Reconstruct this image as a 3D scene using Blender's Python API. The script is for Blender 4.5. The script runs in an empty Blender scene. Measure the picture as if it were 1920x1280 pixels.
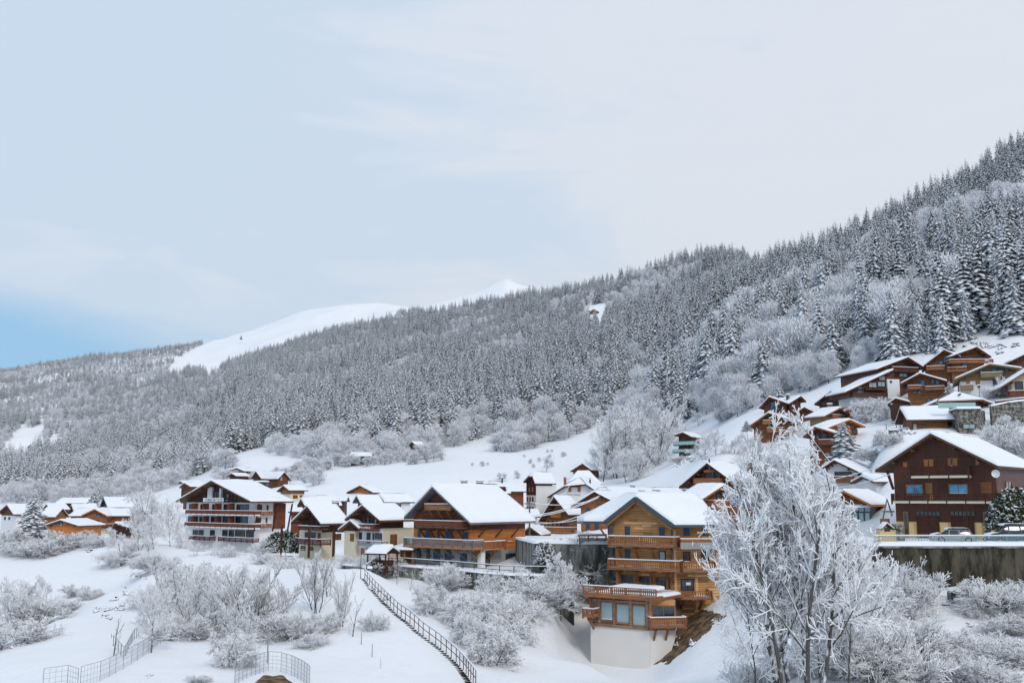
import bpy, math, random
import numpy as np
from mathutils import Vector, Matrix, noise as mnoise

SC = bpy.context.scene
COL = SC.collection
RND = random.Random(7)
NPR = np.random.default_rng(11)

# ------------------------------------------------------------------ camera
PITCH = math.radians(8.83)
FPX = 1920 * 35 / 36.0
SP, CP = math.sin(PITCH), math.cos(PITCH)
cam_d = bpy.data.cameras.new('camera'); cam_d.lens = 35; cam_d.sensor_width = 36
cam_d.clip_start = 0.5; cam_d.clip_end = 30000
cam = bpy.data.objects.new('camera', cam_d); COL.objects.link(cam)
cam.location = (0, 0, 0); cam.rotation_euler = (math.radians(90) + PITCH, 0, 0)
SC.camera = cam

# ------------------------------------------------------------------ world and sun
SUN_EL, SUN_AZ = math.radians(38), math.radians(160)      # azimuth clockwise from +Y (view direction)
w = bpy.data.worlds.new('World'); SC.world = w; w.use_nodes = True
nt = w.node_tree; nt.nodes.clear()
def N(tree, typ, **kw):
    n = tree.nodes.new(typ)
    for k, v in kw.items():
        if k.startswith('i_'):
            key = k[2:]; key = int(key) if key.isdigit() else key.replace('_', ' ')
            n.inputs[key].default_value = v
        else: setattr(n, k, v)
    return n
def mathn(tree, op, a, b=None, clamp=False):
    n = tree.nodes.new('ShaderNodeMath'); n.operation = op; n.use_clamp = clamp
    for i, v in enumerate((a, b)):
        if v is None: continue
        if hasattr(v, 'is_linked') or isinstance(v, bpy.types.NodeSocket): tree.links.new(v, n.inputs[i])
        else: n.inputs[i].default_value = v
    return n.outputs[0]
def srgb(r, g, b):
    f = lambda c: (c/255/12.92) if c/255 <= .04045 else ((c/255+.055)/1.055)**2.4
    return (f(r), f(g), f(b), 1)
def mixc(tree, fac, a, b, typ='MIX'):
    n = tree.nodes.new('ShaderNodeMix'); n.data_type = 'RGBA'; n.blend_type = typ
    for i, v in ((0, fac), (6, a), (7, b)):
        if isinstance(v, bpy.types.NodeSocket): tree.links.new(v, n.inputs[i])
        elif i == 0: n.inputs[0].default_value = v
        else: n.inputs[i].default_value = v if len(v) == 4 else (*v, 1)
    return n.outputs[2]
sky = N(nt, 'ShaderNodeTexSky', sky_type='NISHITA', sun_disc=False)
sky.sun_elevation = SUN_EL; sky.sun_rotation = SUN_AZ; sky.altitude = 1200
tc = N(nt, 'ShaderNodeTexCoord')
sep = N(nt, 'ShaderNodeSeparateXYZ'); nt.links.new(tc.outputs['Generated'], sep.inputs[0])
mp = N(nt, 'ShaderNodeMapping'); mp.inputs['Scale'].default_value = (1.1, 1.0, 4.2); mp.inputs['Rotation'].default_value = (0, .32, 0.2)
nt.links.new(tc.outputs['Generated'], mp.inputs[0])
nz = N(nt, 'ShaderNodeTexNoise', i_Scale=2.6, i_Detail=6.0, i_Roughness=.55, i_Distortion=.6)
nt.links.new(mp.outputs[0], nz.inputs['Vector'])
nz2 = N(nt, 'ShaderNodeTexNoise', i_Scale=7.0, i_Detail=5.0, i_Roughness=.6, i_Distortion=.4)
nt.links.new(mp.outputs[0], nz2.inputs['Vector'])
X, Z = sep.outputs[0], sep.outputs[2]
# cloud cover: thin veil, thinner to the left, open below a rising edge at the left horizon
cov = mathn(nt, 'ADD', mathn(nt, 'MULTIPLY', X, .5), .92)
cov = mathn(nt, 'ADD', cov, mathn(nt, 'MULTIPLY', mathn(nt, 'SUBTRACT', nz.outputs[0], .5), 1.5))
cov = mathn(nt, 'ADD', cov, mathn(nt, 'MULTIPLY', mathn(nt, 'SUBTRACT', nz2.outputs[0], .5), .35))
cov = mathn(nt, 'MINIMUM', mathn(nt, 'MAXIMUM', cov, .76), .97)
edge = mathn(nt, 'SUBTRACT', .150, mathn(nt, 'MULTIPLY', mathn(nt, 'ADD', X, .45), .2))
e = mathn(nt, 'SUBTRACT', Z, edge)
e = mathn(nt, 'ADD', e, mathn(nt, 'MULTIPLY', mathn(nt, 'SUBTRACT', nz2.outputs[0], .5), .035))
e = mathn(nt, 'MULTIPLY', e, 24, clamp=True)
cov = mathn(nt, 'MULTIPLY', cov, mathn(nt, 'ADD', mathn(nt, 'MULTIPLY', e, .9), .10))
skyc = mixc(nt, 1.0, sky.outputs[0], (.115, .115, .115, 1), 'MULTIPLY')
skyb = mixc(nt, .9, skyc, srgb(140, 196, 236))
zz = mathn(nt, 'MULTIPLY', Z, 1.6, clamp=True)
xr_ = mathn(nt, 'ADD', mathn(nt, 'MULTIPLY', X, 1.1), .5, clamp=True)
cw = mixc(nt, xr_, srgb(223, 233, 243), srgb(235, 237, 240))
cw = mixc(nt, mathn(nt, 'MULTIPLY', zz, .55), cw, srgb(212, 221, 237))
cw = mixc(nt, mathn(nt, 'MULTIPLY', nz2.outputs[0], .3), cw, srgb(208, 218, 235))
cc = mixc(nt, cov, skyb, cw)
bg = N(nt, 'ShaderNodeBackground', i_Strength=1.0)
nt.links.new(cc, bg.inputs[0])
wo = N(nt, 'ShaderNodeOutputWorld'); nt.links.new(bg.outputs[0], wo.inputs[0])
sl = bpy.data.lights.new('sun', 'SUN'); sl.energy = 1.35; sl.angle = math.radians(16); sl.color = (1, .94, .86)
so = bpy.data.objects.new('sun', sl); COL.objects.link(so)
sd = Vector((math.sin(SUN_AZ)*math.cos(SUN_EL), math.cos(SUN_AZ)*math.cos(SUN_EL), math.sin(SUN_EL)))
so.rotation_euler = sd.to_track_quat('Z', 'Y').to_euler()
vs = SC.view_settings; vs.view_transform = 'Standard'; vs.look = 'None'; vs.exposure = 0.05; vs.gamma = 1
vs.use_curve_mapping = False
cy = SC.cycles; cy.max_bounces = 5; cy.diffuse_bounces = 3; cy.glossy_bounces = 2; cy.transmission_bounces = 3
cy.volume_bounces = 0; cy.transparent_max_bounces = 6; cy.caustics_reflective = False; cy.caustics_refractive = False
cy.use_denoising = True

# ------------------------------------------------------------------ view geometry helpers
def ray(px, py):
    dx, dz = (px-960)/FPX, (640-py)/FPX
    return np.array([dx, CP - SP*dz, SP + CP*dz])
def P(px, py, Y):
    d = ray(px, py); return d * (Y/d[1])
def proj(x, y, z):
    yc = CP*y + SP*z; zc = -SP*y + CP*z
    return 960 + FPX*x/yc, 640 - FPX*zc/yc

# ------------------------------------------------------------------ materials
MATS = {}
def new_mat(name):
    m = bpy.data.materials.new(name); m.use_nodes = True
    t = m.node_tree; b = t.nodes['Principled BSDF']; MATS[name] = m
    return m, t, b
def plain(name, col, rough=.7, var=.12, scale=1.5, metal=0, bump=0, spec=.3, streak=1.):
    m, t, b = new_mat(name)
    tcn = N(t, 'ShaderNodeTexCoord'); nn = N(t, 'ShaderNodeTexNoise', i_Scale=scale, i_Detail=5.0, i_Roughness=.6)
    mpp = N(t, 'ShaderNodeMapping'); mpp.inputs['Scale'].default_value = (1, 1, streak); t.links.new(tcn.outputs['Object'], mpp.inputs[0]); t.links.new(mpp.outputs[0], nn.inputs['Vector'])
    if streak != 1: nn.inputs['Roughness'].default_value = .75; nn.inputs['Detail'].default_value = 9
    fac_ = nn.outputs[0]
    if var >= .3:
        mrr = N(t, 'ShaderNodeMapRange', interpolation_type='SMOOTHSTEP'); mrr.inputs[1].default_value = .38; mrr.inputs[2].default_value = .64; t.links.new(fac_, mrr.inputs[0]); fac_ = mrr.outputs[0]
    d = tuple(c*(1-min(var, .36)*2.2) for c in col[:3]); l = tuple(min(1, c*(1+var*1.4)) for c in col[:3])
    t.links.new(mixc(t, fac_, (*d, 1), (*l, 1)), b.inputs['Base Color'])
    b.inputs['Roughness'].default_value = rough; b.inputs['Metallic'].default_value = metal
    b.inputs['Specular IOR Level'].default_value = spec
    if bump:
        bp = N(t, 'ShaderNodeBump', i_Strength=.5, i_Distance=bump); t.links.new(nn.outputs[0], bp.inputs['Height'])
        t.links.new(bp.outputs[0], b.inputs['Normal'])
    return m
def wood(name, c1, c2, board=.19, rough=.7, vertical=False, dirt=.25):
    """boards along the UV u axis (metres), each with its own tone, grain and weathering"""
    m, t, b = new_mat(name)
    uv = N(t, 'ShaderNodeUVMap'); mpn = N(t, 'ShaderNodeMapping')
    if vertical: mpn.inputs['Rotation'].default_value = (0, 0, math.pi/2)
    t.links.new(uv.outputs[0], mpn.inputs[0])
    br = N(t, 'ShaderNodeTexBrick', i_Scale=1.0, i_Mortar_Size=.012, i_Brick_Width=3.1, i_Row_Height=board, i_Bias=0.0)
    br.offset = .37; br.inputs['Color1'].default_value = (*c1, 1); br.inputs['Color2'].default_value = (*c2, 1)
    br.inputs['Mortar'].default_value = tuple(c*.25 for c in c1) + (1,)
    t.links.new(mpn.outputs[0], br.inputs['Vector'])
    m2 = N(t, 'ShaderNodeMapping'); m2.inputs['Scale'].default_value = (.6, 7, 1); t.links.new(mpn.outputs[0], m2.inputs[0])
    g = N(t, 'ShaderNodeTexNoise', i_Scale=1.6, i_Detail=5.0, i_Roughness=.7); t.links.new(m2.outputs[0], g.inputs['Vector'])
    tcn = N(t, 'ShaderNodeTexCoord')
    g2 = N(t, 'ShaderNodeTexNoise', i_Scale=.45, i_Detail=4.0); t.links.new(tcn.outputs['Object'], g2.inputs['Vector'])
    f = mathn(t, 'ADD', mathn(t, 'MULTIPLY', g.outputs[0], .7), mathn(t, 'MULTIPLY', g2.outputs[0], .9))
    f = mathn(t, 'SUBTRACT', 1.25, mathn(t, 'MULTIPLY', mathn(t, 'SUBTRACT', f, .45), dirt*3.2))
    cb = N(t, 'ShaderNodeCombineXYZ')
    for i in range(3): t.links.new(f, cb.inputs[i])
    t.links.new(mixc(t, 1.0, br.outputs[0], cb.outputs[0], 'MULTIPLY'), b.inputs['Base Color'])
    b.inputs['Roughness'].default_value = rough; b.inputs['Specular IOR Level'].default_value = .25
    bp = N(t, 'ShaderNodeBump', i_Strength=.4, i_Distance=.02); t.links.new(g.outputs[0], bp.inputs['Height'])
    t.links.new(bp.outputs[0], b.inputs['Normal'])
    return m
def snowmat(name, col=(.84, .86, .895), bs=.6, sc=.9):
    m, t, b = new_mat(name)
    tcn = N(t, 'ShaderNodeTexCoord')
    n1 = N(t, 'ShaderNodeTexNoise', i_Scale=sc, i_Detail=8.0, i_Roughness=.62); t.links.new(tcn.outputs['Object'], n1.inputs['Vector'])
    n2 = N(t, 'ShaderNodeTexNoise', i_Scale=sc*9, i_Detail=4.0); t.links.new(tcn.outputs['Object'], n2.inputs['Vector'])
    t.links.new(mixc(t, n1.outputs[0], tuple(c*.94 for c in col)+(1,), tuple(min(.93, c*1.04) for c in col)+(1,)), b.inputs['Base Color'])
    b.inputs['Roughness'].default_value = .75; b.inputs['Specular IOR Level'].default_value = .2
    h = mathn(t, 'ADD', n1.outputs[0], mathn(t, 'MULTIPLY', n2.outputs[0], .25))
    bp = N(t, 'ShaderNodeBump', i_Strength=bs, i_Distance=.25); t.links.new(h, bp.inputs['Height'])
    t.links.new(bp.outputs[0], b.inputs['Normal'])
    return m
def snowy(name, under, snow=(.80, .84, .90), lo=-.1, hi=.45, nscale=1.4, namp=.7, var=.4, orand=.25):
    """bark or needles below, snow lying where the surface faces up, broken up by noise"""
    m, t, b = new_mat(name)
    geo = N(t, 'ShaderNodeNewGeometry'); sp = N(t, 'ShaderNodeSeparateXYZ'); t.links.new(geo.outputs['True Normal'], sp.inputs[0])
    tcn = N(t, 'ShaderNodeTexCoord'); nn = N(t, 'ShaderNodeTexNoise', i_Scale=nscale, i_Detail=3.0)
    t.links.new(tcn.outputs['Object'], nn.inputs['Vector'])
    oi = N(t, 'ShaderNodeObjectInfo')
    f = mathn(t, 'ADD', sp.outputs[2], mathn(t, 'MULTIPLY', mathn(t, 'SUBTRACT', nn.outputs[0], .5), namp*2))
    f = mathn(t, 'ADD', f, mathn(t, 'MULTIPLY', mathn(t, 'SUBTRACT', oi.outputs['Random'], .5), orand))
    mr = N(t, 'ShaderNodeMapRange', interpolation_type='SMOOTHSTEP'); mr.inputs[1].default_value = lo; mr.inputs[2].default_value = hi
    t.links.new(f, mr.inputs[0])
    u = mixc(t, oi.outputs['Random'], tuple(c*(1-var) for c in under)+(1,), tuple(c*(1+var) for c in under)+(1,))
    t.links.new(mixc(t, mr.outputs[0], u, (*snow, 1)), b.inputs['Base Color'])
    b.inputs['Roughness'].default_value = .85; b.inputs['Specular IOR Level'].default_value = .1
    return m
SNOW = snowmat('snow')
ROOFSNOW = snowmat('roof_snow', (.82, .85, .90), .25, .5)
W_DARK = wood('dark_brown_wood', (.055, .020, .012), (.085, .032, .018), vertical=True)
W_RED = wood('red_brown_wood', (.14, .045, .022), (.20, .065, .03))
W_ORANGE = wood('orange_wood', (.40, .145, .038), (.50, .19, .055), dirt=.12)
W_MID = wood('brown_wood', (.17, .068, .028), (.25, .105, .042))
W_HONEY = wood('honey_wood', (.43, .215, .08), (.58, .31, .12), board=.26, dirt=.3)
W_HONEY2 = wood('pale_honey_wood', (.60, .36, .16), (.68, .44, .21), board=.26, dirt=.2)
W_HONEY3 = wood('deep_honey_wood', (.27, .13, .052), (.36, .185, .075), board=.26, dirt=.3)
W_RAIL = wood('russet_wood', (.27, .11, .045), (.36, .15, .065))
W_BAND = wood('weathered_reddish_wood', (.28, .17, .13), (.40, .27, .21), board=.24, dirt=.4)
W_GREY = wood('grey_weathered_wood', (.19, .18, .19), (.26, .25, .26), dirt=.4)
W_TAN = wood('tan_wood', (.24, .17, .085), (.30, .22, .12))
W_SOFFIT = wood('soffit_wood', (.10, .05, .03), (.15, .075, .04), vertical=True)
P_WHITE = plain('white_plaster', (.74, .74, .75), .85, .04, .6)
P_CREAM = plain('cream_plaster', (.66, .60, .46), .85, .05, .6)
P_YELLOW = plain('yellow_plaster', (.62, .46, .22), .85, .05, .6)
P_GREY = plain('grey_render', (.30, .32, .31), .9, .12, .7)
P_BASE = plain('pale_render', (.72, .69, .66), .85, .04, .35)
CONC = plain('stained_concrete', (.20, .20, .185), .9, .40, .9, bump=.05, streak=.25)
STONE = plain('rubble_stone', (.19, .18, .165), .9, .35, 2.2, bump=.12)
plain('mossy_concrete', (.060, .053, .038), .9, .44, 1.1, bump=.08, streak=.3)
plain('teal_mesh', (.20, .32, .32), .5, .1, 2)
EARTH = plain('brown_earth', (.16, .105, .06), .95, .3, 1.2, bump=.2)
GLASS = plain('dark_glass', (.035, .045, .06), .08, .3, .4, spec=.7)
GLASSB = plain('sky_reflection_glass', (.07, .24, .42), .1, .3, .5, spec=.8)  # blue sky reflection painted into the base colour of the panes
GLASSP = plain('pale_blind_glass', (.30, .42, .46), .15, .1, .4, spec=.6)
SHUT_B = plain('slate_blue_paint', (.035, .07, .12), .5, .15, 2)
SHUT_R = plain('dark_red_paint', (.10, .03, .025), .6, .2, 2)
SHUT_O = plain('orange_brown_paint', (.40, .16, .05), .6, .15, 2)
SLATE = plain('slate_grey_metal', (.07, .085, .105), .45, .1, 2, metal=.3)
METAL = plain('dark_metal', (.05, .05, .055), .5, .2, 3, metal=.4)
GALV = plain('galvanised_metal', (.32, .34, .37), .5, .1, 3, metal=.4)
TEAL = plain('frosted_teal_panel', (.30, .48, .47), .3, .08, 1)
FROSTG = plain('frosted_glass_panel', (.55, .66, .70), .25, .06, 1)
BRICKR = plain('red_brick', (.30, .10, .07), .8, .2, 3)
WHITE = plain('white_paint', (.78, .79, .82), .5, .03, 2)
RED = plain('red_paint', (.45, .03, .03), .5, .1, 2)
HEDGE = snowy('hedge_leaves', (.035, .05, .018), lo=.25, hi=.7, nscale=2)
NEEDLE = snowy('snowy_needles', (.040, .052, .060), snow=(.80, .83, .88), lo=-.8, hi=.5, nscale=.8, namp=.6, orand=.9)
FROST = snowy('frosted_twigs', (.30, .30, .34), snow=(.86, .88, .92), lo=-1.2, hi=.15, nscale=.7, namp=.35, var=.25)
FROSTW = snowy('snow_laden_twigs', (.42, .41, .44), snow=(.90, .915, .94), lo=-1.25, hi=-.15, nscale=1.2, namp=.35, var=.15)
BARK = snowy('snowy_bark', (.085, .078, .072), lo=.05, hi=.5, nscale=2.5, namp=.8, var=.2)
BRUSH = snowy('snow_dusted_brush', (.11, .075, .06), snow=(.78, .81, .87), lo=-.15, hi=.3, nscale=1.2, namp=.5, var=.25)

# ------------------------------------------------------------------ object helpers
def mesh_np(name, V, Fq, mat=None, smooth=False, uv=None):
    """V (n,3), Fq (m,k) with k = 3 or 4"""
    me = bpy.data.meshes.new(name); V = np.asarray(V, np.float32); Fq = np.asarray(Fq, np.int32)
    m, k = Fq.shape
    me.vertices.add(len(V)); me.vertices.foreach_set('co', V.ravel())
    me.loops.add(m*k); me.loops.foreach_set('vertex_index', Fq.ravel())
    me.polygons.add(m); me.polygons.foreach_set('loop_start', np.arange(m, dtype=np.int32)*k)
    me.update(calc_edges=True)
    if smooth: me.polygons.foreach_set('use_smooth', np.ones(m, bool))
    if mat: me.materials.append(mat)
    return me
def link(name, me, parent=None, loc=(0, 0, 0)):
    o = bpy.data.objects.new(name, me); COL.objects.link(o); o.location = loc
    if parent is not None: o.parent = parent
    return o
def empty(name, loc, rz=0):
    o = bpy.data.objects.new(name, None); COL.objects.link(o); o.location = loc; o.rotation_euler = (0, 0, rz)
    o.empty_display_size = .5
    return o
def tag(o, label=None, cat=None, group=None, kind=None):
    if label: o['label'] = label
    if cat: o['category'] = cat
    if group: o['group'] = group
    if kind: o['kind'] = kind
    return o

# ------------------------------------------------------------------ terrain: thin-plate surface through surveyed points
ANCH = [
 # under and just before the camera
 *[(px, None, 10, -14.0) for px in (-900, 0, 960, 1900, 2900)],
 *[(px, None, 35, -13.2) for px in (-900, -200, 450, 960, 1500, 2100, 2900)],
 (-500,1290,68),(0,1282,66),(450,1290,62),(900,1282,72),(1200,1282,84),(1480,1322,60),(1700,1290,64),(1920,1262,66),(2400,1250,66),
 (-500,1210,95),(0,1212,92),(0,1230,99),(0,1190,114),(100,1165,104),(100,1182,113),(100,1146,127),(200,1112,122),(200,1124,130),(200,1090,143),(290,1066,138),(290,1068,147),(350,1040,155),(500,1240,76),(400,1200,88),(300,1160,104),
 (600,1200,87),(700,1150,97),(450,1110,118),(560,1068,134),(690,1066,120),(885,1262,76),(800,1180,92),
 (0,1130,134),(100,1085,152),(200,1030,168),(120,1035,175),(0,1050,170),(-500,1100,150),
 (1100,1245,97),(1225,1262,101),(1110,1240,108),(1170,1258,104),(1060,1225,107),(1200,1290,92),(1000,1195,102),(1300,1215,97),(1280,1200,104),(1345,1145,106),(1400,1180,92),(1040,1140,114),
 (960,1122,113),(870,1114,118),(780,1102,123),(715,1086,128),(1030,1128,111),
 (780,1058,136),(1000,1055,130),(1150,1025,130),(1260,1000,132),
 (1450,1100,95),(1560,1060,92),(1660,1096,87),(1750,1106,87),(1900,1110,87),(2200,1110,87),(1750,1190,76),(1900,1200,75),
 (1660,1014,112),(1800,1014,112),(1900,1010,112),(2300,1010,112),(1660,1024,99),(1800,1024,99),(1950,1024,99),
 # village floor
 (430,1036,190),(300,1020,190),(250,1000,235),(60,1000,245),(-400,1010,240),(100,975,300),(-400,960,330),(540,1038,165),(640,1052,150),
 (760,1058,142),(870,1060,136),(560,960,250),(700,950,250),(900,950,245),(1000,965,205),(1100,1000,165),(1090,965,235),(1250,960,190),
 (1350,945,185),(1450,930,175),(1600,985,128),(1620,930,150),(1520,900,175),
 # chalet hill on the right
 (1640,868,150),(1560,862,172),(1780,835,150),(1900,850,150),(2300,820,150),(1700,795,182),(1650,822,168),(1450,830,212),(1400,852,205),(1350,872,195),
 (1440,788,238),(1540,800,208),(1600,780,216),(1720,762,194),(1860,735,178),(1920,760,165),(2300,720,170),(1800,715,206),(1900,690,212),
 (1285,862,258),(1230,895,240),(1150,900,285),(1200,880,300),
 # meadow
 (800,905,275),(650,905,290),(650,888,325),(850,862,360),(950,838,420),(1100,868,335),(1050,840,380),(1000,885,305),(750,885,338),(1115,822,400),
 (500,912,330),(420,900,380),(600,885,370),(430,870,440),(350,925,330),
 # forest slopes
 (1250,830,320),(1250,730,440),(1250,620,640),(1250,560,1000),(1250,522,1350),
 (1400,790,250),(1400,700,340),(1400,600,460),(1400,535,700),(1400,494,1150),
 (1520,720,270),(1520,600,380),(1520,522,560),(1510,492,780),
 (1650,695,236),(1650,600,295),(1650,500,385),(1650,462,520),(1650,454,620),
 (1800,660,228),(1800,560,280),(1800,450,370),(1800,394,520),(1800,375,600),
 (1900,648,222),(1900,560,262),(1900,450,340),(1900,368,470),(1900,310,600),
 (2300,600,220),(2300,450,290),(2300,300,400),(2300,120,600),(2900,500,230),(2900,0,600),
 (1000,810,470),(1000,740,620),(1000,650,950),(1000,590,1400),(1000,566,1750),(880,592,1850),(940,582,1800),
 (750,855,420),(750,790,580),(750,700,950),(750,635,1500),(750,605,1950),
 (500,865,450),(500,800,640),(500,730,1000),(500,690,1550),(500,668,1950),(640,622,1950),(490,622,2450),(560,588,2800),(680,572,2800),(740,578,2800),
 (380,900,430),(380,830,650),(380,760,1020),(380,705,1600),(380,695,1950),(380,662,2250),(400,640,2600),(640,600,2350),
 (200,935,420),(200,870,650),(200,805,980),(200,735,1650),(200,672,2500),
 (0,950,400),(0,880,680),(0,810,1100),(0,745,1750),(0,702,2500),(-500,960,400),(-500,850,1100),(-500,740,2500),
]
for px, yy, Y in ((-500,2500,740),(0,2500,702),(200,2500,672),(400,2600,640),(560,2800,590),(720,2700,574),(1000,1750,556),(1250,1350,522),(1500,780,486),(1650,620,424),(1800,600,345),(1900,600,285),(2300,600,120),(2900,600,0)):
    ANCH.append((px, Y+110, yy*1.35)); ANCH.append((px, min(930, Y+250), yy*2.2))
    ANCH.append((px, 930, 9000))
VS = .42
def _uvz(a):
    px, py, Y = a[0], a[1], a[2]
    if py is None: return (px-960)/FPX, math.log(Y)*VS, a[3]/Y
    p = P(px, py, Y); return p[0]/Y, math.log(Y)*VS, p[2]/Y
A_ = np.array([_uvz(a) for a in ANCH])
def _k(r2): return np.where(r2 > 1e-12, .5*r2*np.log(np.maximum(r2, 1e-12)), 0)
_n = len(A_)
_K = _k(((A_[:, None, :2]-A_[None, :, :2])**2).sum(-1)) + np.eye(_n)*8e-6
_Pm = np.hstack([np.ones((_n, 1)), A_[:, :2]])
_L = np.zeros((_n+3, _n+3)); _L[:_n, :_n] = _K; _L[:_n, _n:] = _Pm; _L[_n:, :_n] = _Pm.T
_W = np.linalg.solve(_L, np.concatenate([A_[:, 2], np.zeros(3)]))
def tps(u, v):
    u = np.atleast_1d(u).astype(float); v = np.atleast_1d(v).astype(float); out = np.empty(u.size)
    for i in range(0, u.size, 20000):
        s = slice(i, i+20000); q = np.stack([u[s], v[s]], 1)
        r2 = ((q[:, None]-A_[None, :, :2])**2).sum(-1)
        out[s] = _k(r2)@_W[:_n] + _W[_n] + q@_W[_n+1:]
    return out
_gr = np.random.default_rng(3); _G = _gr.random((256, 256))
def vnoise(x, y):
    x = np.asarray(x, float); y = np.asarray(y, float)
    xi = np.floor(x).astype(int); yi = np.floor(y).astype(int); fx = x-xi; fy = y-yi
    fx = fx*fx*(3-2*fx); fy = fy*fy*(3-2*fy); g = lambda a, b: _G[a & 255, b & 255]
    return (g(xi, yi)*(1-fx)+g(xi+1, yi)*fx)*(1-fy)+(g(xi, yi+1)*(1-fx)+g(xi+1, yi+1)*fx)*fy - .5
def gz(x, y):
    """ground height"""
    x = np.atleast_1d(x).astype(float); y = np.atleast_1d(y).astype(float); yy = np.maximum(y, 10)
    u = np.clip(x/yy, -.98, .98)
    z = tps(u, np.log(yy)*VS)*yy
    far = np.clip((yy-260)/700, 0, 1)
    z = z + vnoise(x/90, y/90)*22*far + vnoise(x/37+9, y/37)*7*far
    near = np.clip((yy-15)/40, 0, 1)
    z = z + near*(vnoise(x/19, y/19)*.35 + vnoise(x/9, y/9)*.3 + vnoise(x/3.1, y/3.1)*.16 + vnoise(x/1.1, y/1.1)*.09)
    return z
def gz1(x, y): return float(gz(x, y)[0])
def hit(px, py, y0=40, y1=3500):
    """first point where the line of sight meets the ground"""
    d = ray(px, py); ys = np.exp(np.linspace(math.log(y0), math.log(y1), 500))
    zr = d[2]/d[1]*ys; g = gz(d[0]/d[1]*ys, ys); k = np.nonzero(g > zr)[0]
    if len(k) == 0: return None
    Y = ys[k[0]]; return np.array([d[0]/d[1]*Y, Y, gz1(d[0]/d[1]*Y, Y)])

nu, nv = 560, 620
us = np.linspace(-.98, .98, nu); lv = np.linspace(math.log(9), math.log(5600), nv)
UU, LV = np.meshgrid(us, lv); YY = np.exp(LV); XX = UU*YY
ZZ = gz(XX.ravel(), YY.ravel()).reshape(XX.shape)
V = np.stack([XX.ravel(), YY.ravel(), ZZ.ravel()], 1)
idx = np.arange(nu*nv).reshape(nv, nu)
Fq = np.stack([idx[:-1, :-1].ravel(), idx[:-1, 1:].ravel(), idx[1:, 1:].ravel(), idx[1:, :-1].ravel()], 1)
g = link('snowy_ground', mesh_np('snowy_ground', V, Fq, SNOW, True)); tag(g, kind='structure')
# the ground goes on behind and beside the camera
bx_ = np.array([(-5500,-2500,-15),(5500,-2500,-15),(5500,9.2,-15),(-5500,9.2,-15)], float)
tag(link('valley_floor', mesh_np('valley_floor', bx_, [[0,1,2,3]], SNOW)), kind='structure')
# far peak behind the wooded ridge
def peak():
    pts = []; nx, ny = 90, 40
    Yp = 4600
    prof = [(560,620),(700,600),(780,575),(880,550),(905,541),(925,530),(950,520),(975,531),(1000,538),(1060,560),(1200,600)]
    for j in range(ny):
        s = j/(ny-1)*2-1
        for i in range(nx):
            px = 560+640*i/(nx-1); py = np.interp(px, [p[0] for p in prof], [p[1] for p in prof])
            p = P(px, py, Yp); h = p[2]
            z = h - abs(s)**1.1*640 + vnoise(px/30, s*9)*60*abs(s) - (0 if abs(s) > .02 else 0)
            pts.append((p[0], Yp+s*950, z))
    idx = np.arange(nx*ny).reshape(ny, nx)
    Fq = np.stack([idx[:-1, :-1].ravel(), idx[:-1, 1:].ravel(), idx[1:, 1:].ravel(), idx[1:, :-1].ravel()], 1)
    tag(link('snowy_mountain_peak', mesh_np('snowy_mountain_peak', pts, Fq, SNOW, True)), kind='structure')
peak()
# ------------------------------------------------------------------ tree prototypes (meshes)
def prisms(P0, P1, R0, R1, n=3):
    """tapered n-sided sticks as one vertex/face array"""
    P0, P1 = np.asarray(P0, float), np.asarray(P1, float); R0 = np.asarray(R0, float); R1 = np.asarray(R1, float)
    d = P1-P0; L = np.linalg.norm(d, axis=1, keepdims=True); d = d/np.maximum(L, 1e-6)
    ref = np.where(np.abs(d[:, 2:3]) > .9, np.array([[1., 0, 0]]), np.array([[0, 0, 1.]]))
    a = np.cross(d, ref); a /= np.linalg.norm(a, axis=1, keepdims=True); b = np.cross(d, a)
    m = len(P0); V = np.empty((m, 2*n, 3))
    for k in range(n):
        c, s = math.cos(2*math.pi*k/n+.5), math.sin(2*math.pi*k/n+.5)
        o = a*c+b*s
        V[:, k] = P0+o*R0[:, None]; V[:, n+k] = P1+o*R1[:, None]
    base = (np.arange(m)*2*n)[:, None]
    F = []
    for k in range(n):
        k2 = (k+1) % n
        F.append(base+np.array([[k, k2, n+k2, n+k]]))
    return V.reshape(-1, 3), np.concatenate(F, 0)
OCT = np.array([[1,0,0],[-1,0,0],[0,1,0],[0,-1,0],[0,0,1],[0,0,-1]], float)
OCTF = np.array([[0,2,4],[2,1,4],[1,3,4],[3,0,4],[2,0,5],[1,2,5],[3,1,5],[0,3,5]])
def octs(C, X_, Y_, Z_):
    """flattened clumps: centre + three half-axes each"""
    m = len(C); V = np.empty((m, 6, 3))
    for i, o in enumerate(OCT): V[:, i] = C + X_*o[0] + Y_*o[1] + Z_*o[2]
    F = (np.arange(m)*6)[:, None, None] + OCTF[None]
    return V.reshape(-1, 3), F.reshape(-1, 3)
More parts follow.
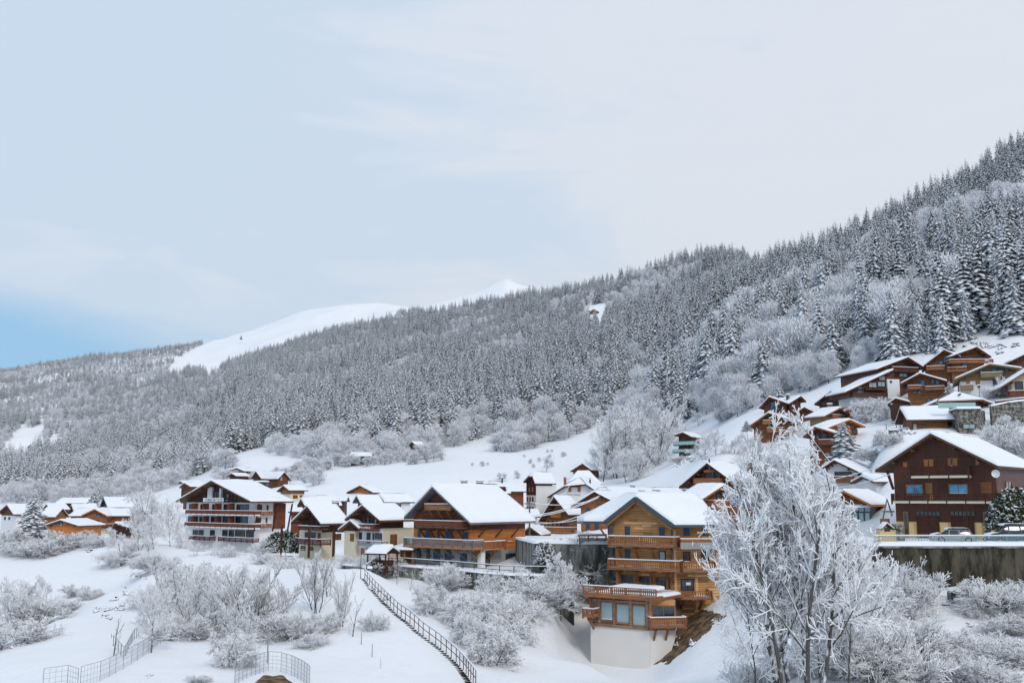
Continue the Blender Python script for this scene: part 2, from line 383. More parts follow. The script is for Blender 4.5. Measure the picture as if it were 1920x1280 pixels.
def spruce_mesh(seed, H=22, R=3.3, whorls=24, nb=8, seg=2, droop=.35, mat=None, name='spruce_crown'):
    r = random.Random(seed); C, X_, Y_, Z_ = [], [], [], []
    for i in range(whorls):
        f = i/(whorls-1); z = H*(.07+.91*f**.95); Rw = R*((1-f)**.68)*(1+.12*math.sin(i*1.7+seed))+.22
        n = max(3, int(nb*(1-.55*f)))
        a0 = r.random()*6.28
        for k in range(n):
            if r.random() < .06: continue
            a = a0+6.283*k/n+r.uniform(-.25, .25); Rb = Rw*r.uniform(.55, 1.2); dr = droop*r.uniform(.7, 1.35)
            dx, dy = math.cos(a), math.sin(a)
            for s in range(seg):
                t0, t1 = s/seg, (s+1.25)/seg; tm = (t0+t1)/2; hl = Rb*(t1-t0)/2
                zz = z - dr*Rb*(tm**1.6) + .1*r.random()
                slope = -dr*1.5*tm**.6
                C.append((dx*Rb*tm, dy*Rb*tm, zz)); X_.append((dx*hl, dy*hl, slope*hl))
                wv = (.36*Rb*(1-.45*tm)+.12)*r.uniform(.7, 1.2)
                Y_.append((-dy*wv, dx*wv, r.uniform(-.1, .1)*wv)); Z_.append((0, 0, (.17+.07*Rb)*r.uniform(.7, 1.2)))
    C.append((0, 0, H*.985)); X_.append((.12, 0, 0)); Y_.append((0, .12, 0)); Z_.append((0, 0, H*.045))
    V, F = octs(*[np.array(q, float) for q in (C, X_, Y_, Z_)])
    return mesh_np(name, V, F, mat or NEEDLE)
def trunk_mesh(h, r0, r1, mat, name='trunk', n=6):
    V, F = prisms([(0, 0, -1.2), (0, 0, h*.4)], [(0, 0, h*.4), (.0, 0, h)], [r0, r0*.75], [r0*.75, r1], n)
    return mesh_np(name, V, F, mat)
def _rotv(v, axis, ang):
    return Matrix.Rotation(ang, 3, axis) @ v
def grow(seed, H=10, spread=.55, levels=4, kids=(6, 5, 5, 4), up=.25, r0=.14, shrink=.52, nstem=1, twig=.02, lean=.08,
         start=.25, wob=.18, stemfork=.0, spreadbase=.3, sub=3, tipgrow=1.0, cone=0.):
    """returns segment lists for a branching tree, (thick, thin)"""
    r = random.Random(seed); T, S = [], []
    def branch(p, d, L, rad, lv):
        n = sub if lv < 2 else 2
        pts = [p]; dirs = []
        for i in range(n):
            d = (d + Vector((r.uniform(-wob, wob), r.uniform(-wob, wob), r.uniform(-wob, wob)+up*.3))).normalized()
            p = p + d*(L/n); pts.append(p); dirs.append(d)
        for i in range(n):
            ra = rad*(1-.75*i/n); rb = rad*(1-.75*(i+1)/n)
            (T if lv < 2 else S).append((tuple(pts[i]), tuple(pts[i+1]), max(ra, twig), max(rb, twig*.7)))
        if lv >= levels: return
        K = kids[min(lv, len(kids)-1)]; st = start if lv == 0 else .18
        for k in range(K):
            t = st+(1-st)*(k+r.uniform(.1, .9))/K; f = t*n; i = min(n-1, int(f)); q = pts[i].lerp(pts[i+1], f-i)
            ax = dirs[i].cross(Vector((0, 0, 1)) if abs(dirs[i].z) < .95 else Vector((1, 0, 0))).normalized()
            ax = _rotv(ax, dirs[i], r.uniform(0, 6.283))
            nd = _rotv(dirs[i], ax, spread*r.uniform(.7, 1.35)*(1.25-.5*t))
            nl = L*shrink*r.uniform(.7, 1.25)*(1.25-.55*t+(cone*(.5-t) if lv == 0 else 0))*(tipgrow if lv else 1)
            branch(q, nd, nl, max(twig, rad*.45*(1.15-t*.6)), lv+1)
    for s in range(nstem):
        a = 6.283*s/nstem+r.random(); b = spreadbase*r.uniform(.3, 1) if nstem > 1 else lean*r.random()
        d = Vector((math.cos(a)*b, math.sin(a)*b, 1)).normalized(); o = (.25 if spreadbase != .24 else 1.5)*(nstem > 1)
        branch(Vector((math.cos(a)*o, math.sin(a)*o, -.6)), d, H*.8*r.uniform(.8, 1.0), r0*r.uniform(.75, 1), 0)
    return T, S
def segs_mesh(name, S, mat, n=3):
    if not S: return None
    V, F = prisms([s[0] for s in S], [s[1] for s in S], [s[2] for s in S], [s[3] for s in S], n)
    return mesh_np(name, V, F, mat)
def decid_far_mesh(seed, H=13, R=4.2, nblade=900, L=1.0, wd=.11, mat=None, zlo=.22):
    """frosted crown of a distant broadleaf: limbs and many twig sprays through the volume, clumped"""
    r = np.random.default_rng(seed); K = 26
    th = r.random(K)*6.283; ph = r.random(K); rr = r.random(K)**.45
    cz = H*(zlo+(1-zlo-.10)*ph); env = np.sin(np.clip((ph*.92+.1), 0, 1)*math.pi)**.6
    cen = np.stack([np.cos(th)*rr*R*env*.85, np.sin(th)*rr*R*env*.85, cz], 1)
    k = r.integers(0, K, nblade); off = r.normal(size=(nblade, 3))*np.array([.26, .26, .2])*R*.85
    p0 = cen[k]+off
    base = np.array([0, 0, H*.12]); out = p0-base; out /= np.linalg.norm(out, axis=1, keepdims=True)
    d = out + r.normal(size=(nblade, 3))*.45 + np.array([0, 0, .15]); d /= np.linalg.norm(d, axis=1, keepdims=True)
    ll = L*r.uniform(.5, 1.4, nblade)[:, None]
    V, F = prisms(p0-d*ll*.5, p0+d*ll*.5, wd*r.uniform(.6, 1.3, nblade), wd*.35*np.ones(nblade), 3)
    S0, S1, ra, rb = [], [], [], []
    for c in cen[:14]:
        S0.append((0, 0, H*.15)); S1.append(tuple(c)); ra.append(.12); rb.append(.05)
    V2, F2 = prisms(S0, S1, ra, rb, 3)
    return mesh_np('broadleaf_crown', np.concatenate([V, V2]), np.concatenate([F, F2+len(V)]), mat or FROST)

SPR = [spruce_mesh(s, 22, R, 22, 8, 2) for s, R in ((1, 3.5), (2, 4.2), (3, 3.0), (4, 3.9), (5, 4.6))]
SPRN = [spruce_mesh(s, 22, R, 38, 11, 3, droop=.42) for s, R in ((11, 4.2), (12, 3.7), (13, 4.8), (14, 3.4))]
DEC = [decid_far_mesh(s, 13, 4.0, 1000) for s in (1, 2, 3)]
DECN = [decid_far_mesh(s, 13, 4.2, 3200, .8, .05) for s in (5, 6)]
TR_S = trunk_mesh(18, .24, .05, BARK); TR_D = trunk_mesh(8, .22, .07, BARK)

# ------------------------------------------------------------------ forest
def inpoly(x, y, poly):
    c = np.zeros(len(x), bool); n = len(poly)
    for i in range(n):
        x0, y0 = poly[i]; x1, y1 = poly[(i+1) % n]
        k = ((y0 > y) != (y1 > y)) & (x < (x1-x0)*(y-y0)/((y1-y0) or 1e-9)+x0); c ^= k
    return c
OPEN = [ # clearings, in the picture
 [(312,700),(330,672),(390,640),(440,600),(540,545),(700,500),(800,540),(790,580),(755,592),(700,604),(640,618),(560,642),(500,660),(455,674),(425,688),(390,712),(375,694),(350,694),(335,712)],
 [(1092,600),(1096,572),(1140,572),(1140,604),(1128,622),(1106,622)],
 [(8,862),(20,812),(76,796),(80,822),(66,858),(24,874)],[(84,850),(94,816),(114,812),(110,858)],
 [(385,895),(400,862),(500,836),(505,856),(440,880)],
 [(560,905),(640,886),(760,872),(860,838),(925,822),(960,850),(1020,838),(1110,810),(1115,850),(1120,905),(560,925)],
 [(1770,660),(1830,640),(1990,615),(1990,720),(1880,720),(1770,690)],
]
LOWER = [(-700,950),(-100,938),(0,946),(150,944),(260,932),(330,912),(400,880),(500,850),(600,868),(700,862),(790,850),(860,838),(925,818),(960,846),(1020,832),(1110,800),
         (1150,790),(1250,790),(1320,792),(1400,778),(1470,742),(1520,735),(1600,700),(1650,684),(1740,672),(1790,652),(1920,632),(2400,560)]
def forest():
    cand = []
    y = 205.0
    while y < 3000:
        sp = 5.8 + 2.3*min(1, max(0, (y-300)/1100)); ulim = .60
        xs = np.arange(-ulim*y, ulim*y, sp)
        cand.append(np.stack([xs+NPR.uniform(-.42, .42, len(xs))*sp, y+NPR.uniform(-.42, .42, len(xs))*sp], 1)); y += sp
    C = np.concatenate(cand); z = gz(C[:, 0], C[:, 1])
    px, py = proj(C[:, 0], C[:, 1], z)
    low = np.interp(px, [a[0] for a in LOWER], [a[1] for a in LOWER])
    keep = (py < low) & (C[:, 1] > 200) & (px > -160) & (px < 2080)
    for po in OPEN: keep &= ~inpoly(px, py, po)
    # beyond the crest, unseen
    tt = (z+17)/C[:, 1]; u = C[:, 0]/C[:, 1]; ub = ((u+.62)/.004).astype(int); order = np.argsort(C[:, 1])
    hor = np.full(400, -9.0); hidden = np.zeros(len(C), bool)
    gt = z/C[:, 1]
    for i in order:
        b = ub[i]
        if tt[i] < hor[b]: hidden[i] = True
        if gt[i] > hor[b]: hor[b] = gt[i]
    keep &= ~hidden
    x, y, z, px, py = C[keep, 0], C[keep, 1], z[keep], px[keep], py[keep]
    # kinds: broadleaf where the wood is pale, spruce where it is dark
    n1 = vnoise(x/48+4, y/48)*1.3+.8*vnoise(x/19, y/19+7)
    pr = np.full(len(x), .70)
    pr = np.where(px < 420, .4, pr); pr = np.where((px >= 420) & (px < 760), .82, pr)
    pr += np.where((px > 1450) & (py < 620), .15, 0)
    dl = np.interp(px, [a[0] for a in LOWER], [a[1] for a in LOWER])-py
    pr = np.where((dl < 34) & (px < 1420), .3, pr)
    crest = (px < 700) & (y > 2200); pr = np.where(crest, .8, pr)
    spr = NPR.random(len(x)) < np.clip(pr + n1*1.1, .03, .97)
    sc = NPR.uniform(.55, 1.15, len(x))*np.where(spr, 1., np.where(C[keep, 1] < 480, 1.25, .95) if False else 1.)*np.where(spr & (NPR.random(len(x)) < .2), .6, 1)
    sc = sc*np.where((px > 1400) & (py < 560), .88, 1)*np.where(spr, 1., np.where(y < 480, 1.25, .92))*np.where(px < 420, .78, 1)*np.where(spr & (y > 450), 1.08, 1)*np.where((y > 1900), .85, 1)
    sc = sc*np.where((dl < 26) & ~spr, .7, 1)
    return x, y, z, px, py, spr, sc
FX, FY, FZ, FPXx, FPYy, FS, FSC = forest()
print('forest trees', len(FX), int(FS.sum()))
SPOTS = [(0, 'the far left chalet'), (190, 'the slate-dark village house'), (395, 'the hotel'), (530, 'the chalet behind the hotel'), (675, 'the orange meadow chalet'), (772, 'the half-hidden barn'),
  (900, 'the big brown chalet'), (1025, 'the lone meadow tree'), (1092, 'the dark red cabin'), (1180, 'the pale group by the inn'), (1280, 'the teal-balconied chalet'), (1345, 'the loggia chalet'), (1400, 'the stacked balconies'), (1441, 'the arched-window chalet'),
  (1500, 'the huge tree top'), (1557, 'the small dark gable'), (1610, 'the sloping long roof'), (1655, 'the white stair tower'), (1703, 'the big dark chalet'), (1740, 'the square brown chalet'), (1770, 'the left twin gable'), (1832, 'the right twin gable'), (1870, 'the tan chalet'), (1915, 'the right edge chalets')]
def where_words(px, py, y, sc):
    n = min(SPOTS, key=lambda q: abs(q[0]-px))[1]
    low = np.interp(px, [a[0] for a in LOWER], [a[1] for a in LOWER]); d = low-py
    a = 'at the wood edge' if d < 22 else 'just inside the wood' if d < 55 else 'partway up the wood' if d < 110 else 'high up the wood'
    return f'{a}, above {n}'
PROTO = {}
def place_forest(sel, kindname, protos, near, trunk, lab, group):
    ids = np.nonzero(sel)[0]; size = FSC[ids]/FY[ids]; inside = (FPXx[ids] > -20) & (FPXx[ids] < 1940)
    order = ids[np.argsort(-(size*inside))]; ind, rest = order[:300], order[300:]
    first = []
    for j, i in enumerate(ind):
        me = near[j % len(near)] if FY[i] < 420 and j > 12 else protos[j % len(protos)]
        s = float(FSC[i]); o = empty(kindname, (FX[i], FY[i], FZ[i]-.4), RND.random()*6.28)
        o.scale = (s*RND.uniform(.88, 1.15), s*RND.uniform(.88, 1.15), s)
        tag(o, f"{'tall' if s > .98 else 'middling' if s > .78 else 'short'} {lab} {where_words(FPXx[i], FPYy[i], FY[i], s)}", 'tree', group+' in the wood')
        c = link('crown', me, o); link('trunk', trunk, o)
        first.append(c)
    # the rest: one object, geometry nodes instancing the same crowns
    pm = bpy.data.meshes.new(kindname+'_wood'); pts = np.stack([FX[rest], FY[rest], FZ[rest]-.5], 1)
    pm.vertices.add(len(pts)); pm.vertices.foreach_set('co', pts.astype(np.float32).ravel())
    for nm, typ, arr in (('tsc', 'FLOAT', FSC[rest]), ('trz', 'FLOAT', NPR.random(len(rest))*6.28), ('tk', 'INT', NPR.integers(0, len(protos), len(rest)))):
        at = pm.attributes.new(nm, typ, 'POINT'); at.data.foreach_set('value', arr.astype(np.float32 if typ == 'FLOAT' else np.int32))
    o = link(kindname+'_wood', pm)
    ng = bpy.data.node_groups.new(kindname+'_wood', 'GeometryNodeTree')
    ng.interface.new_socket('Geometry', in_out='INPUT', socket_type='NodeSocketGeometry')
    ng.interface.new_socket('Geometry', in_out='OUTPUT', socket_type='NodeSocketGeometry')
    gi = ng.nodes.new('NodeGroupInput'); go = ng.nodes.new('NodeGroupOutput'); jn = ng.nodes.new('GeometryNodeJoinGeometry')
    def att(nm, dt):
        n = ng.nodes.new('GeometryNodeInputNamedAttribute'); n.data_type = dt; n.inputs[0].default_value = nm; return n.outputs[0]
    sca, rz, tk = att('tsc', 'FLOAT'), att('trz', 'FLOAT'), att('tk', 'INT')
    cr = ng.nodes.new('ShaderNodeCombineXYZ'); ng.links.new(rz, cr.inputs[2])
    used = {}
    for k, me in enumerate(protos):
        src = next(c for c in first if c.data == me) if any(c.data == me for c in first) else None
        if src is None: continue
        oi = ng.nodes.new('GeometryNodeObjectInfo'); oi.inputs['Object'].default_value = src; oi.inputs['As Instance'].default_value = True
        cmp_ = ng.nodes.new('FunctionNodeCompare'); cmp_.data_type = 'INT'; cmp_.operation = 'EQUAL'
        ng.links.new(tk, cmp_.inputs[2]); cmp_.inputs[3].default_value = k
        ip = ng.nodes.new('GeometryNodeInstanceOnPoints')
        ng.links.new(gi.outputs[0], ip.inputs['Points']); ng.links.new(cmp_.outputs[0], ip.inputs['Selection'])
        ng.links.new(oi.outputs['Geometry'], ip.inputs['Instance']); ng.links.new(cr.outputs[0], ip.inputs['Rotation'])
        ng.links.new(sca, ip.inputs['Scale']); ng.links.new(ip.outputs[0], jn.inputs[0])
    ng.links.new(jn.outputs[0], go.inputs[0])
    md = o.modifiers.new('scatter', 'NODES'); md.node_group = ng
    return o
o = place_forest(FS, 'spruce', SPR, SPRN, TR_S, 'snow-dusted spruce', 'spruces')
tag(o, 'snow-dusted spruces covering the mountainside beyond the nearest ones', 'forest', kind='stuff')
o = place_forest(~FS, 'broadleaf_tree', DEC, DECN, TR_D, 'frosted broadleaf tree', 'frosted broadleaf trees')
tag(o, 'frosted bare broadleaf wood covering the mountainside beyond the nearest trees', 'forest', kind='stuff')
# ------------------------------------------------------------------ building kit
class Fr:
    """local frame: x along a facade, y into the building, z up (world height)"""
    def __init__(s, O, a):
        s.O = np.array([O[0], O[1], 0.]); s.a = a; s.R = np.array([math.cos(a), -math.sin(a), 0]); s.D = np.array([math.sin(a), math.cos(a), 0])
    def to(s, x, y, z): return s.O + s.R*x + s.D*y + np.array([0, 0, z])
class Pl:
    """a facade plane y = const of a frame; loc() turns a surveyed direction into a point on it"""
    def __init__(s, F, y=0.): s.F = F; s.y = y
    def loc(s, px, py, out=0.):
        d = ray(px, py); q = s.F.O + s.F.D*(s.y-out)
        t = q.dot(s.F.D)/d.dot(s.F.D); p = d*t
        return float((p-s.F.O).dot(s.F.R)), float(p[2])
class MB:
    def __init__(s): s.v = []; s.f = []; s.uv = []
    def quad(s, pts, uvs=None):
        b = len(s.v); s.v += [tuple(p) for p in pts]; s.f.append(tuple(range(b, b+len(pts))))
        s.uv += uvs if uvs else [(0, 0)]*len(pts)
    def build(s, name, mat, parent, root=None, smooth=False):
        root = root or parent
        o0 = np.array(ROOTLOC.get(root.name, tuple(root.location))) if root else np.zeros(3)
        me = bpy.data.meshes.new(name)
        me.from_pydata([tuple(np.array(p)-o0) for p in s.v], [], s.f)
        ul = me.uv_layers.new(name='UVMap'); ul.data.foreach_set('uv', np.array(s.uv, np.float32).ravel())
        if smooth: me.polygons.foreach_set('use_smooth', np.ones(len(me.polygons), bool))
        me.materials.append(mat)
        return link(name, me, parent)
ROOTLOC = {}
def box(mb, F, x0, x1, y0, y1, z0, z1):
    if x0 > x1: x0, x1 = x1, x0
    if y0 > y1: y0, y1 = y1, y0
    t = F.to; u = [(x0, z0), (x1, z0), (x1, z1), (x0, z1)]; w_ = [(y0, z0), (y1, z0), (y1, z1), (y0, z1)]; h = [(x0, y0), (x1, y0), (x1, y1), (x0, y1)]
    mb.quad([t(x0,y0,z0), t(x1,y0,z0), t(x1,y0,z1), t(x0,y0,z1)], u)
    mb.quad([t(x1,y1,z0), t(x0,y1,z0), t(x0,y1,z1), t(x1,y1,z1)], u)
    mb.quad([t(x1,y0,z0), t(x1,y1,z0), t(x1,y1,z1), t(x1,y0,z1)], w_)
    mb.quad([t(x0,y1,z0), t(x0,y0,z0), t(x0,y0,z1), t(x0,y1,z1)], w_)
    mb.quad([t(x0,y0,z1), t(x1,y0,z1), t(x1,y1,z1), t(x0,y1,z1)], h)
    mb.quad([t(x0,y1,z0), t(x1,y1,z0), t(x1,y0,z0), t(x0,y0,z0)], h)
def xprism(mb, F, pts, y0, y1):
    """polygon in (x,z), extruded along y"""
    t = F.to; n = len(pts)
    mb.quad([t(x, y0, z) for x, z in pts], [(x, z) for x, z in pts])
    mb.quad([t(x, y1, z) for x, z in reversed(pts)], [(x, z) for x, z in reversed(pts)])
    for i in range(n):
        (xa, za), (xb, zb) = pts[i], pts[(i+1) % n]
        mb.quad([t(xa, y1, za), t(xb, y1, zb), t(xb, y0, zb), t(xa, y0, za)], [(y1, za), (y1, zb), (y0, zb), (y0, za)])
def hprism(mb, F, pts, z0, z1):
    t = F.to; n = len(pts)
    mb.quad([t(x, y, z1) for x, y in pts], [(x, y) for x, y in pts]); mb.quad([t(x, y, z0) for x, y in reversed(pts)], [(x, y) for x, y in reversed(pts)])
    L = 0
    for i in range(n):
        (xa, ya), (xb, yb) = pts[i], pts[(i+1) % n]; l = math.hypot(xb-xa, yb-ya)
        mb.quad([t(xa, ya, z0), t(xb, yb, z0), t(xb, yb, z1), t(xa, ya, z1)], [(L, z0), (L+l, z0), (L+l, z1), (L, z1)]); L += l
def beam(mb, F, p, q, w=.14, h=.16):
    p, q = np.array(F.to(*p)), np.array(F.to(*q)); d = q-p; L = np.linalg.norm(d)
    if L < 1e-4: return
    d /= L; s = np.cross(d, [0, 0, 1]); n_ = np.linalg.norm(s)
    s = np.array([1., 0, 0]) if n_ < 1e-3 else s/n_; u = np.cross(s, d)
    c = [p+s*a*w/2+u*b*h/2 for a, b in ((-1,-1),(1,-1),(1,1),(-1,1))]; e = [x+d*L for x in c]
    for i in range(4):
        j = (i+1) % 4; mb.quad([c[i], c[j], e[j], e[i]], [(0, 0), (0, w), (L, w), (L, 0)])
    mb.quad(c[::-1], [(0, 0)]*4); mb.quad(e, [(0, 0)]*4)
def clip(poly, z, keep_below):
    out = []; n = len(poly)
    for i in range(n):
        a, b = poly[i], poly[(i+1) % n]; ia = (a[1] <= z) == keep_below or a[1] == z; ib = (b[1] <= z) == keep_below or b[1] == z
        if ia: out.append(a)
        if ia != ib:
            t = (z-a[1])/(b[1]-a[1]); out.append((a[0]+(b[0]-a[0])*t, z))
    return out
def snow_patch(mb, F, quad, th=.35, seed=0, nx=None, ny=None, edge=.45, over=.06):
    """a rounded, slightly uneven blanket lying on a four-sided roof plane (local points, eave0 eave1 ridge1 ridge0)"""
    q = [np.array(p, float) for p in quad]
    lx = max(np.linalg.norm(q[1]-q[0]), np.linalg.norm(q[2]-q[3])); ly = max(np.linalg.norm(q[3]-q[0]), np.linalg.norm(q[2]-q[1]))
    nx = nx or int(min(40, max(6, lx/.5))); ny = ny or int(min(30, max(6, ly/.5)))
    us = [0]+[min(1, .12/lx)]+list(np.linspace(min(.4, .5/lx), 1-min(.4, .5/lx), nx))+[1-min(1, .12/lx), 1]
    vs_ = [0]+[min(1, .12/ly)]+list(np.linspace(min(.4, .5/ly), 1-min(.4, .25/ly), ny))+[1]
    base = len(mb.v); W_ = len(us)
    c = sum(q)/4
    for j, v in enumerate(vs_):
        for i, u in enumerate(us):
            p = (q[0]*(1-u)+q[1]*u)*(1-v)+(q[3]*(1-u)+q[2]*u)*v
            ex = min(u, 1-u)*lx; ev = v*ly
            k = 0 if (i in (0, W_-1) or j == 0) else (.72+.28*min(1, min(ex, ev)/edge))
            n = mnoise.noise(Vector((p[0]*.3+seed*7.3, p[1]*.3+seed, seed*3.1)))*.4+mnoise.noise(Vector((p[0]*2.1, p[1]*2.1, seed)))*.10
            hh = th*k*(1+n)
            if k > 0 and (i in (1, W_-2) or j == 1): p = p+(p-c)/max(1e-3, np.linalg.norm(p-c))*over*(1+2*n)
            mb.v.append(tuple(F.to(p[0], p[1], p[2]+.03+hh))); 
    for j in range(len(vs_)-1):
        for i in range(W_-1):
            a = base+j*W_+i; mb.f.append((a, a+1, a+1+W_, a+W_)); mb.uv += [(0, 0)]*4
def slab(mb, F, quad, th=.2):
    a = [F.to(*p) for p in quad]; b = [F.to(p[0], p[1], p[2]-th) for p in quad]
    mb.quad(a, [(0, 0), (0, 3), (3, 3), (3, 0)]); mb.quad(b[::-1], [(p[0], p[1]) for p in quad[::-1]])
    for i in range(len(quad)):
        j = (i+1) % len(quad); L = float(np.linalg.norm(a[j]-a[i]))
        mb.quad([b[i], b[j], a[j], a[i]], [(0, 0), (L, 0), (L, th), (0, th)])
def roof(H, F, quads, fascia=None, th=.24, snow=.36, name='roof'):
    mb = MB()
    for q in quads: slab(mb, F, q, th)
    r = mb.build(name, fascia or W_SOFFIT, H.root)
    if snow:
        ms = MB()
        for i, q in enumerate(quads): snow_patch(ms, F, q, snow, seed=RND.random()*50)
        ms.build('snow_cover', ROOFSNOW, r, H.root, smooth=True)
    return r
def mesh_box(name, sx, sy, sz, mat):
    mb = MB(); box(mb, Fr((0, 0), 0), -sx/2, sx/2, -sy/2, sy/2, 0, sz)
    me = bpy.data.meshes.new(name); me.from_pydata(mb.v, [], mb.f); ul = me.uv_layers.new(name='UVMap')
    ul.data.foreach_set('uv', np.array(mb.uv, np.float32).ravel()); me.materials.append(mat); return me
BAL = {}
HOUSES = []
class House:
    def __init__(s, name, label, cat, at, Y, base, group=None):
        p = P(at[0], at[1], Y); b = P(at[0], base, Y)
        s.zb = b[2]; s.root = empty(name, (p[0], p[1], b[2])); tag(s.root, label, cat, group)
        ROOTLOC[s.root.name] = (p[0], p[1], b[2]); s.P0 = p; HOUSES.append(s)
    def part(s, name, mat, fn, parent=None, smooth=False):
        mb = MB(); fn(mb); return mb.build(name, mat, parent or s.root, s.root, smooth)
def glass_of(k): return {'g': GLASS, 'b': GLASSB, 'p': GLASSP}.get(k, GLASS)
def win(H, pl, x0, y0, x1, y1, kind='g', frame=None, fw=.09, sill=True):
    """kind g/b/p: glazed window, s*: closed shutter, d*: door leaf"""
    xa, za = pl.loc(x0, y0); xb, zb = pl.loc(x1, y1); _, zc = pl.loc(x1, y0); _, zd = pl.loc(x0, y1)
    z1, z0 = (za+zc)/2, (zb+zd)/2; F, y = pl.F, pl.y
    if xb < xa: xa, xb = xb, xa
    if kind[0] in 'gbp':
        frame = frame or W_DARK
        def fr(mb):
            box(mb, F, xa-fw, xa, y-.09, y+.05, z0-fw, z1+fw); box(mb, F, xb, xb+fw, y-.09, y+.05, z0-fw, z1+fw)
            box(mb, F, xa, xb, y-.09, y+.05, z1, z1+fw); box(mb, F, xa-.04, xb+.04, y-.14, y+.05, z0-fw, z0)
            if xb-xa > 1.1 and 'w' not in kind:
                m = (xa+xb)/2; box(mb, F, m-.03, m+.03, y-.06, y, z0, z1)
        f = H.part('window', frame, fr)
        H.part('pane', glass_of(kind[0]), lambda mb: box(mb, F, xa, xb, y-.03, y+.02, z0, z1), f)
        if sill and zb-z0 < 9 and 'n' not in kind and RND.random() < .6:
            H.part('snow', ROOFSNOW, lambda mb: box(mb, F, xa, xb, y-.13, y-.035, z0+.002, z0+.06), f)
    else:
        mat = {'sb': SHUT_B, 'sr': SHUT_R, 'so': SHUT_O, 'sd': METAL, 'sw': WHITE, 'sh': W_HONEY3, 'sm': W_MID}[kind[:2]]
        def sh(mb):
            n = max(1, int(round((xb-xa)/.75)))
            for i in range(n):
                a = xa+(xb-xa)*i/n; b = xa+(xb-xa)*(i+1)/n; box(mb, F, a+.015, b-.015, y-.07, y+.02, z0, z1)
            box(mb, F, xa-.05, xb+.05, y-.04, y+.02, z1, z1+.07)
        H.part('shutter' if z1-z0 < 1.75 else 'door', mat, sh)
def balcony(H, pl, xL, xR, pt, pb, dep=1.3, style='board', mat=None, snow=True, brk=0, slabm=None, indiv=False, post=1.7, ends=True, floor=True, pf=True):
    """pt, pb: rail top and slab bottom seen at the left end, or (left, right)"""
    pt = pt if isinstance(pt, tuple) else (pt, pt); pb = pb if isinstance(pb, tuple) else (pb, pb)
    xa, za = pl.loc(xL, pt[0], dep); xb, zb = pl.loc(xR, pt[1], dep); _, zc = pl.loc(xL, pb[0], dep); _, zd = pl.loc(xR, pb[1], dep)
    zt, z0 = (za+zb)/2, (zc+zd)/2; F = pl.F; yo, yi = pl.y-dep, pl.y; mat = mat or W_RAIL
    if xb < xa: xa, xb = xb, xa
    zs = z0+.2
    b = H.part('balcony', slabm or mat, lambda mb: box(mb, F, xa, xb, yo, yi-.002, z0, zs))
    if floor: H.part('snow', ROOFSNOW, lambda mb: box(mb, F, xa+.1, xb-.1, yo+.14, yi-.05, zs+.003, zs+.07), b)
    sides = [((xa, yo+.05), (xb, yo+.05))]
    if ends: sides += [((xa+.05, yo+.05), (xa+.05, yi)), ((xb-.05, yo+.05), (xb-.05, yi))]
    def rails(mb):
        for p, q in sides:
            beam(mb, F, (*p, zt-.05), (*q, zt-.05), .12, .09)
            if style in ('pales', 'bars', 'cross'): beam(mb, F, (*p, zs+.12), (*q, zs+.12), .06, .07)
            L = math.dist(p, q); n = max(1, int(L/post))
            for i in range(n+1):
                f = i/n; x, y = p[0]+(q[0]-p[0])*f, p[1]+(q[1]-p[1])*f
                box(mb, F, x-.06, x+.06, y-.06, y+.06, z0-.12 if style == 'pales' else z0, zt-.02)
    H.part('railing', mat, rails, b)
    if style in ('pales', 'bars'):
        wdt, sp, tk = (.105, .235, .035) if style == 'pales' else (.025, .14, .025)
        pos = []
        for p, q in sides:
            L = math.dist(p, q); n = int(L/sp)
            for i in range(1, n):
                f = i/n; pos.append((p[0]+(q[0]-p[0])*f, p[1]+(q[1]-p[1])*f, 0 if q[1]-p[1] == 0 else 1))
        hgt = zt-.1-(zs+.08)
        if indiv:
            key = (round(hgt, 2), mat.name)
            if key not in BAL: BAL[key] = mesh_box('baluster', wdt, tk, hgt, mat)
            r0 = np.array(ROOTLOC[H.root.name])
            for x, y, k in pos:
                o = link('baluster', BAL[key], b, tuple(F.to(x, y-.03 if not k else y, zs+.08)-r0)); o.rotation_euler = (0, 0, -F.a+(math.pi/2 if k else 0))
        else:
            def bl(mb):
                for x, y, k in pos:
                    if k: box(mb, F, x-tk/2, x+tk/2, y-wdt/2, y+wdt/2, zs+.08, zt-.1)
                    else: box(mb, F, x-wdt/2, x+wdt/2, y-.03-tk/2, y-.03+tk/2, zs+.08, zt-.1)
            tag(H.part('balusters', mat, bl, b), kind='stuff')
    elif style in ('board', 'glass'):
        m2 = mat if style == 'board' else TEAL
        def pn(mb):
            for p, q in sides:
                if p[1] == q[1]: box(mb, F, p[0]+.07, q[0]-.07, p[1]-.035, p[1]-.005, zs+.06, zt-.12)
                else: box(mb, F, p[0]-.02, p[0]+.01, p[1]+.07, q[1]-.01, zs+.06, zt-.12)
        H.part('railing_panel', m2, pn, b)
    if snow:
        def sn(mb):
            for k, (p, q) in enumerate(sides): beam(mb, F, (p[0]+(.07 if k else 0), p[1]+(.09 if k else 0), zt+.045), (q[0], q[1], zt+.045), .15, .09)
        H.part('rail_snow', ROOFSNOW, sn, b)
    for i in range(brk):
        x = xa+(xb-xa)*(i+.5)/brk
        H.part('bracket', mat, lambda mb: (beam(mb, F, (x, yo+.02, z0-.12), (x, yi, z0-.12), .18, .22), beam(mb, F, (x, yo+.2, z0-.2), (x, yi, z0-1.25), .17, .2)), b)
    return b, (xa, xb, yo, z0, zt)
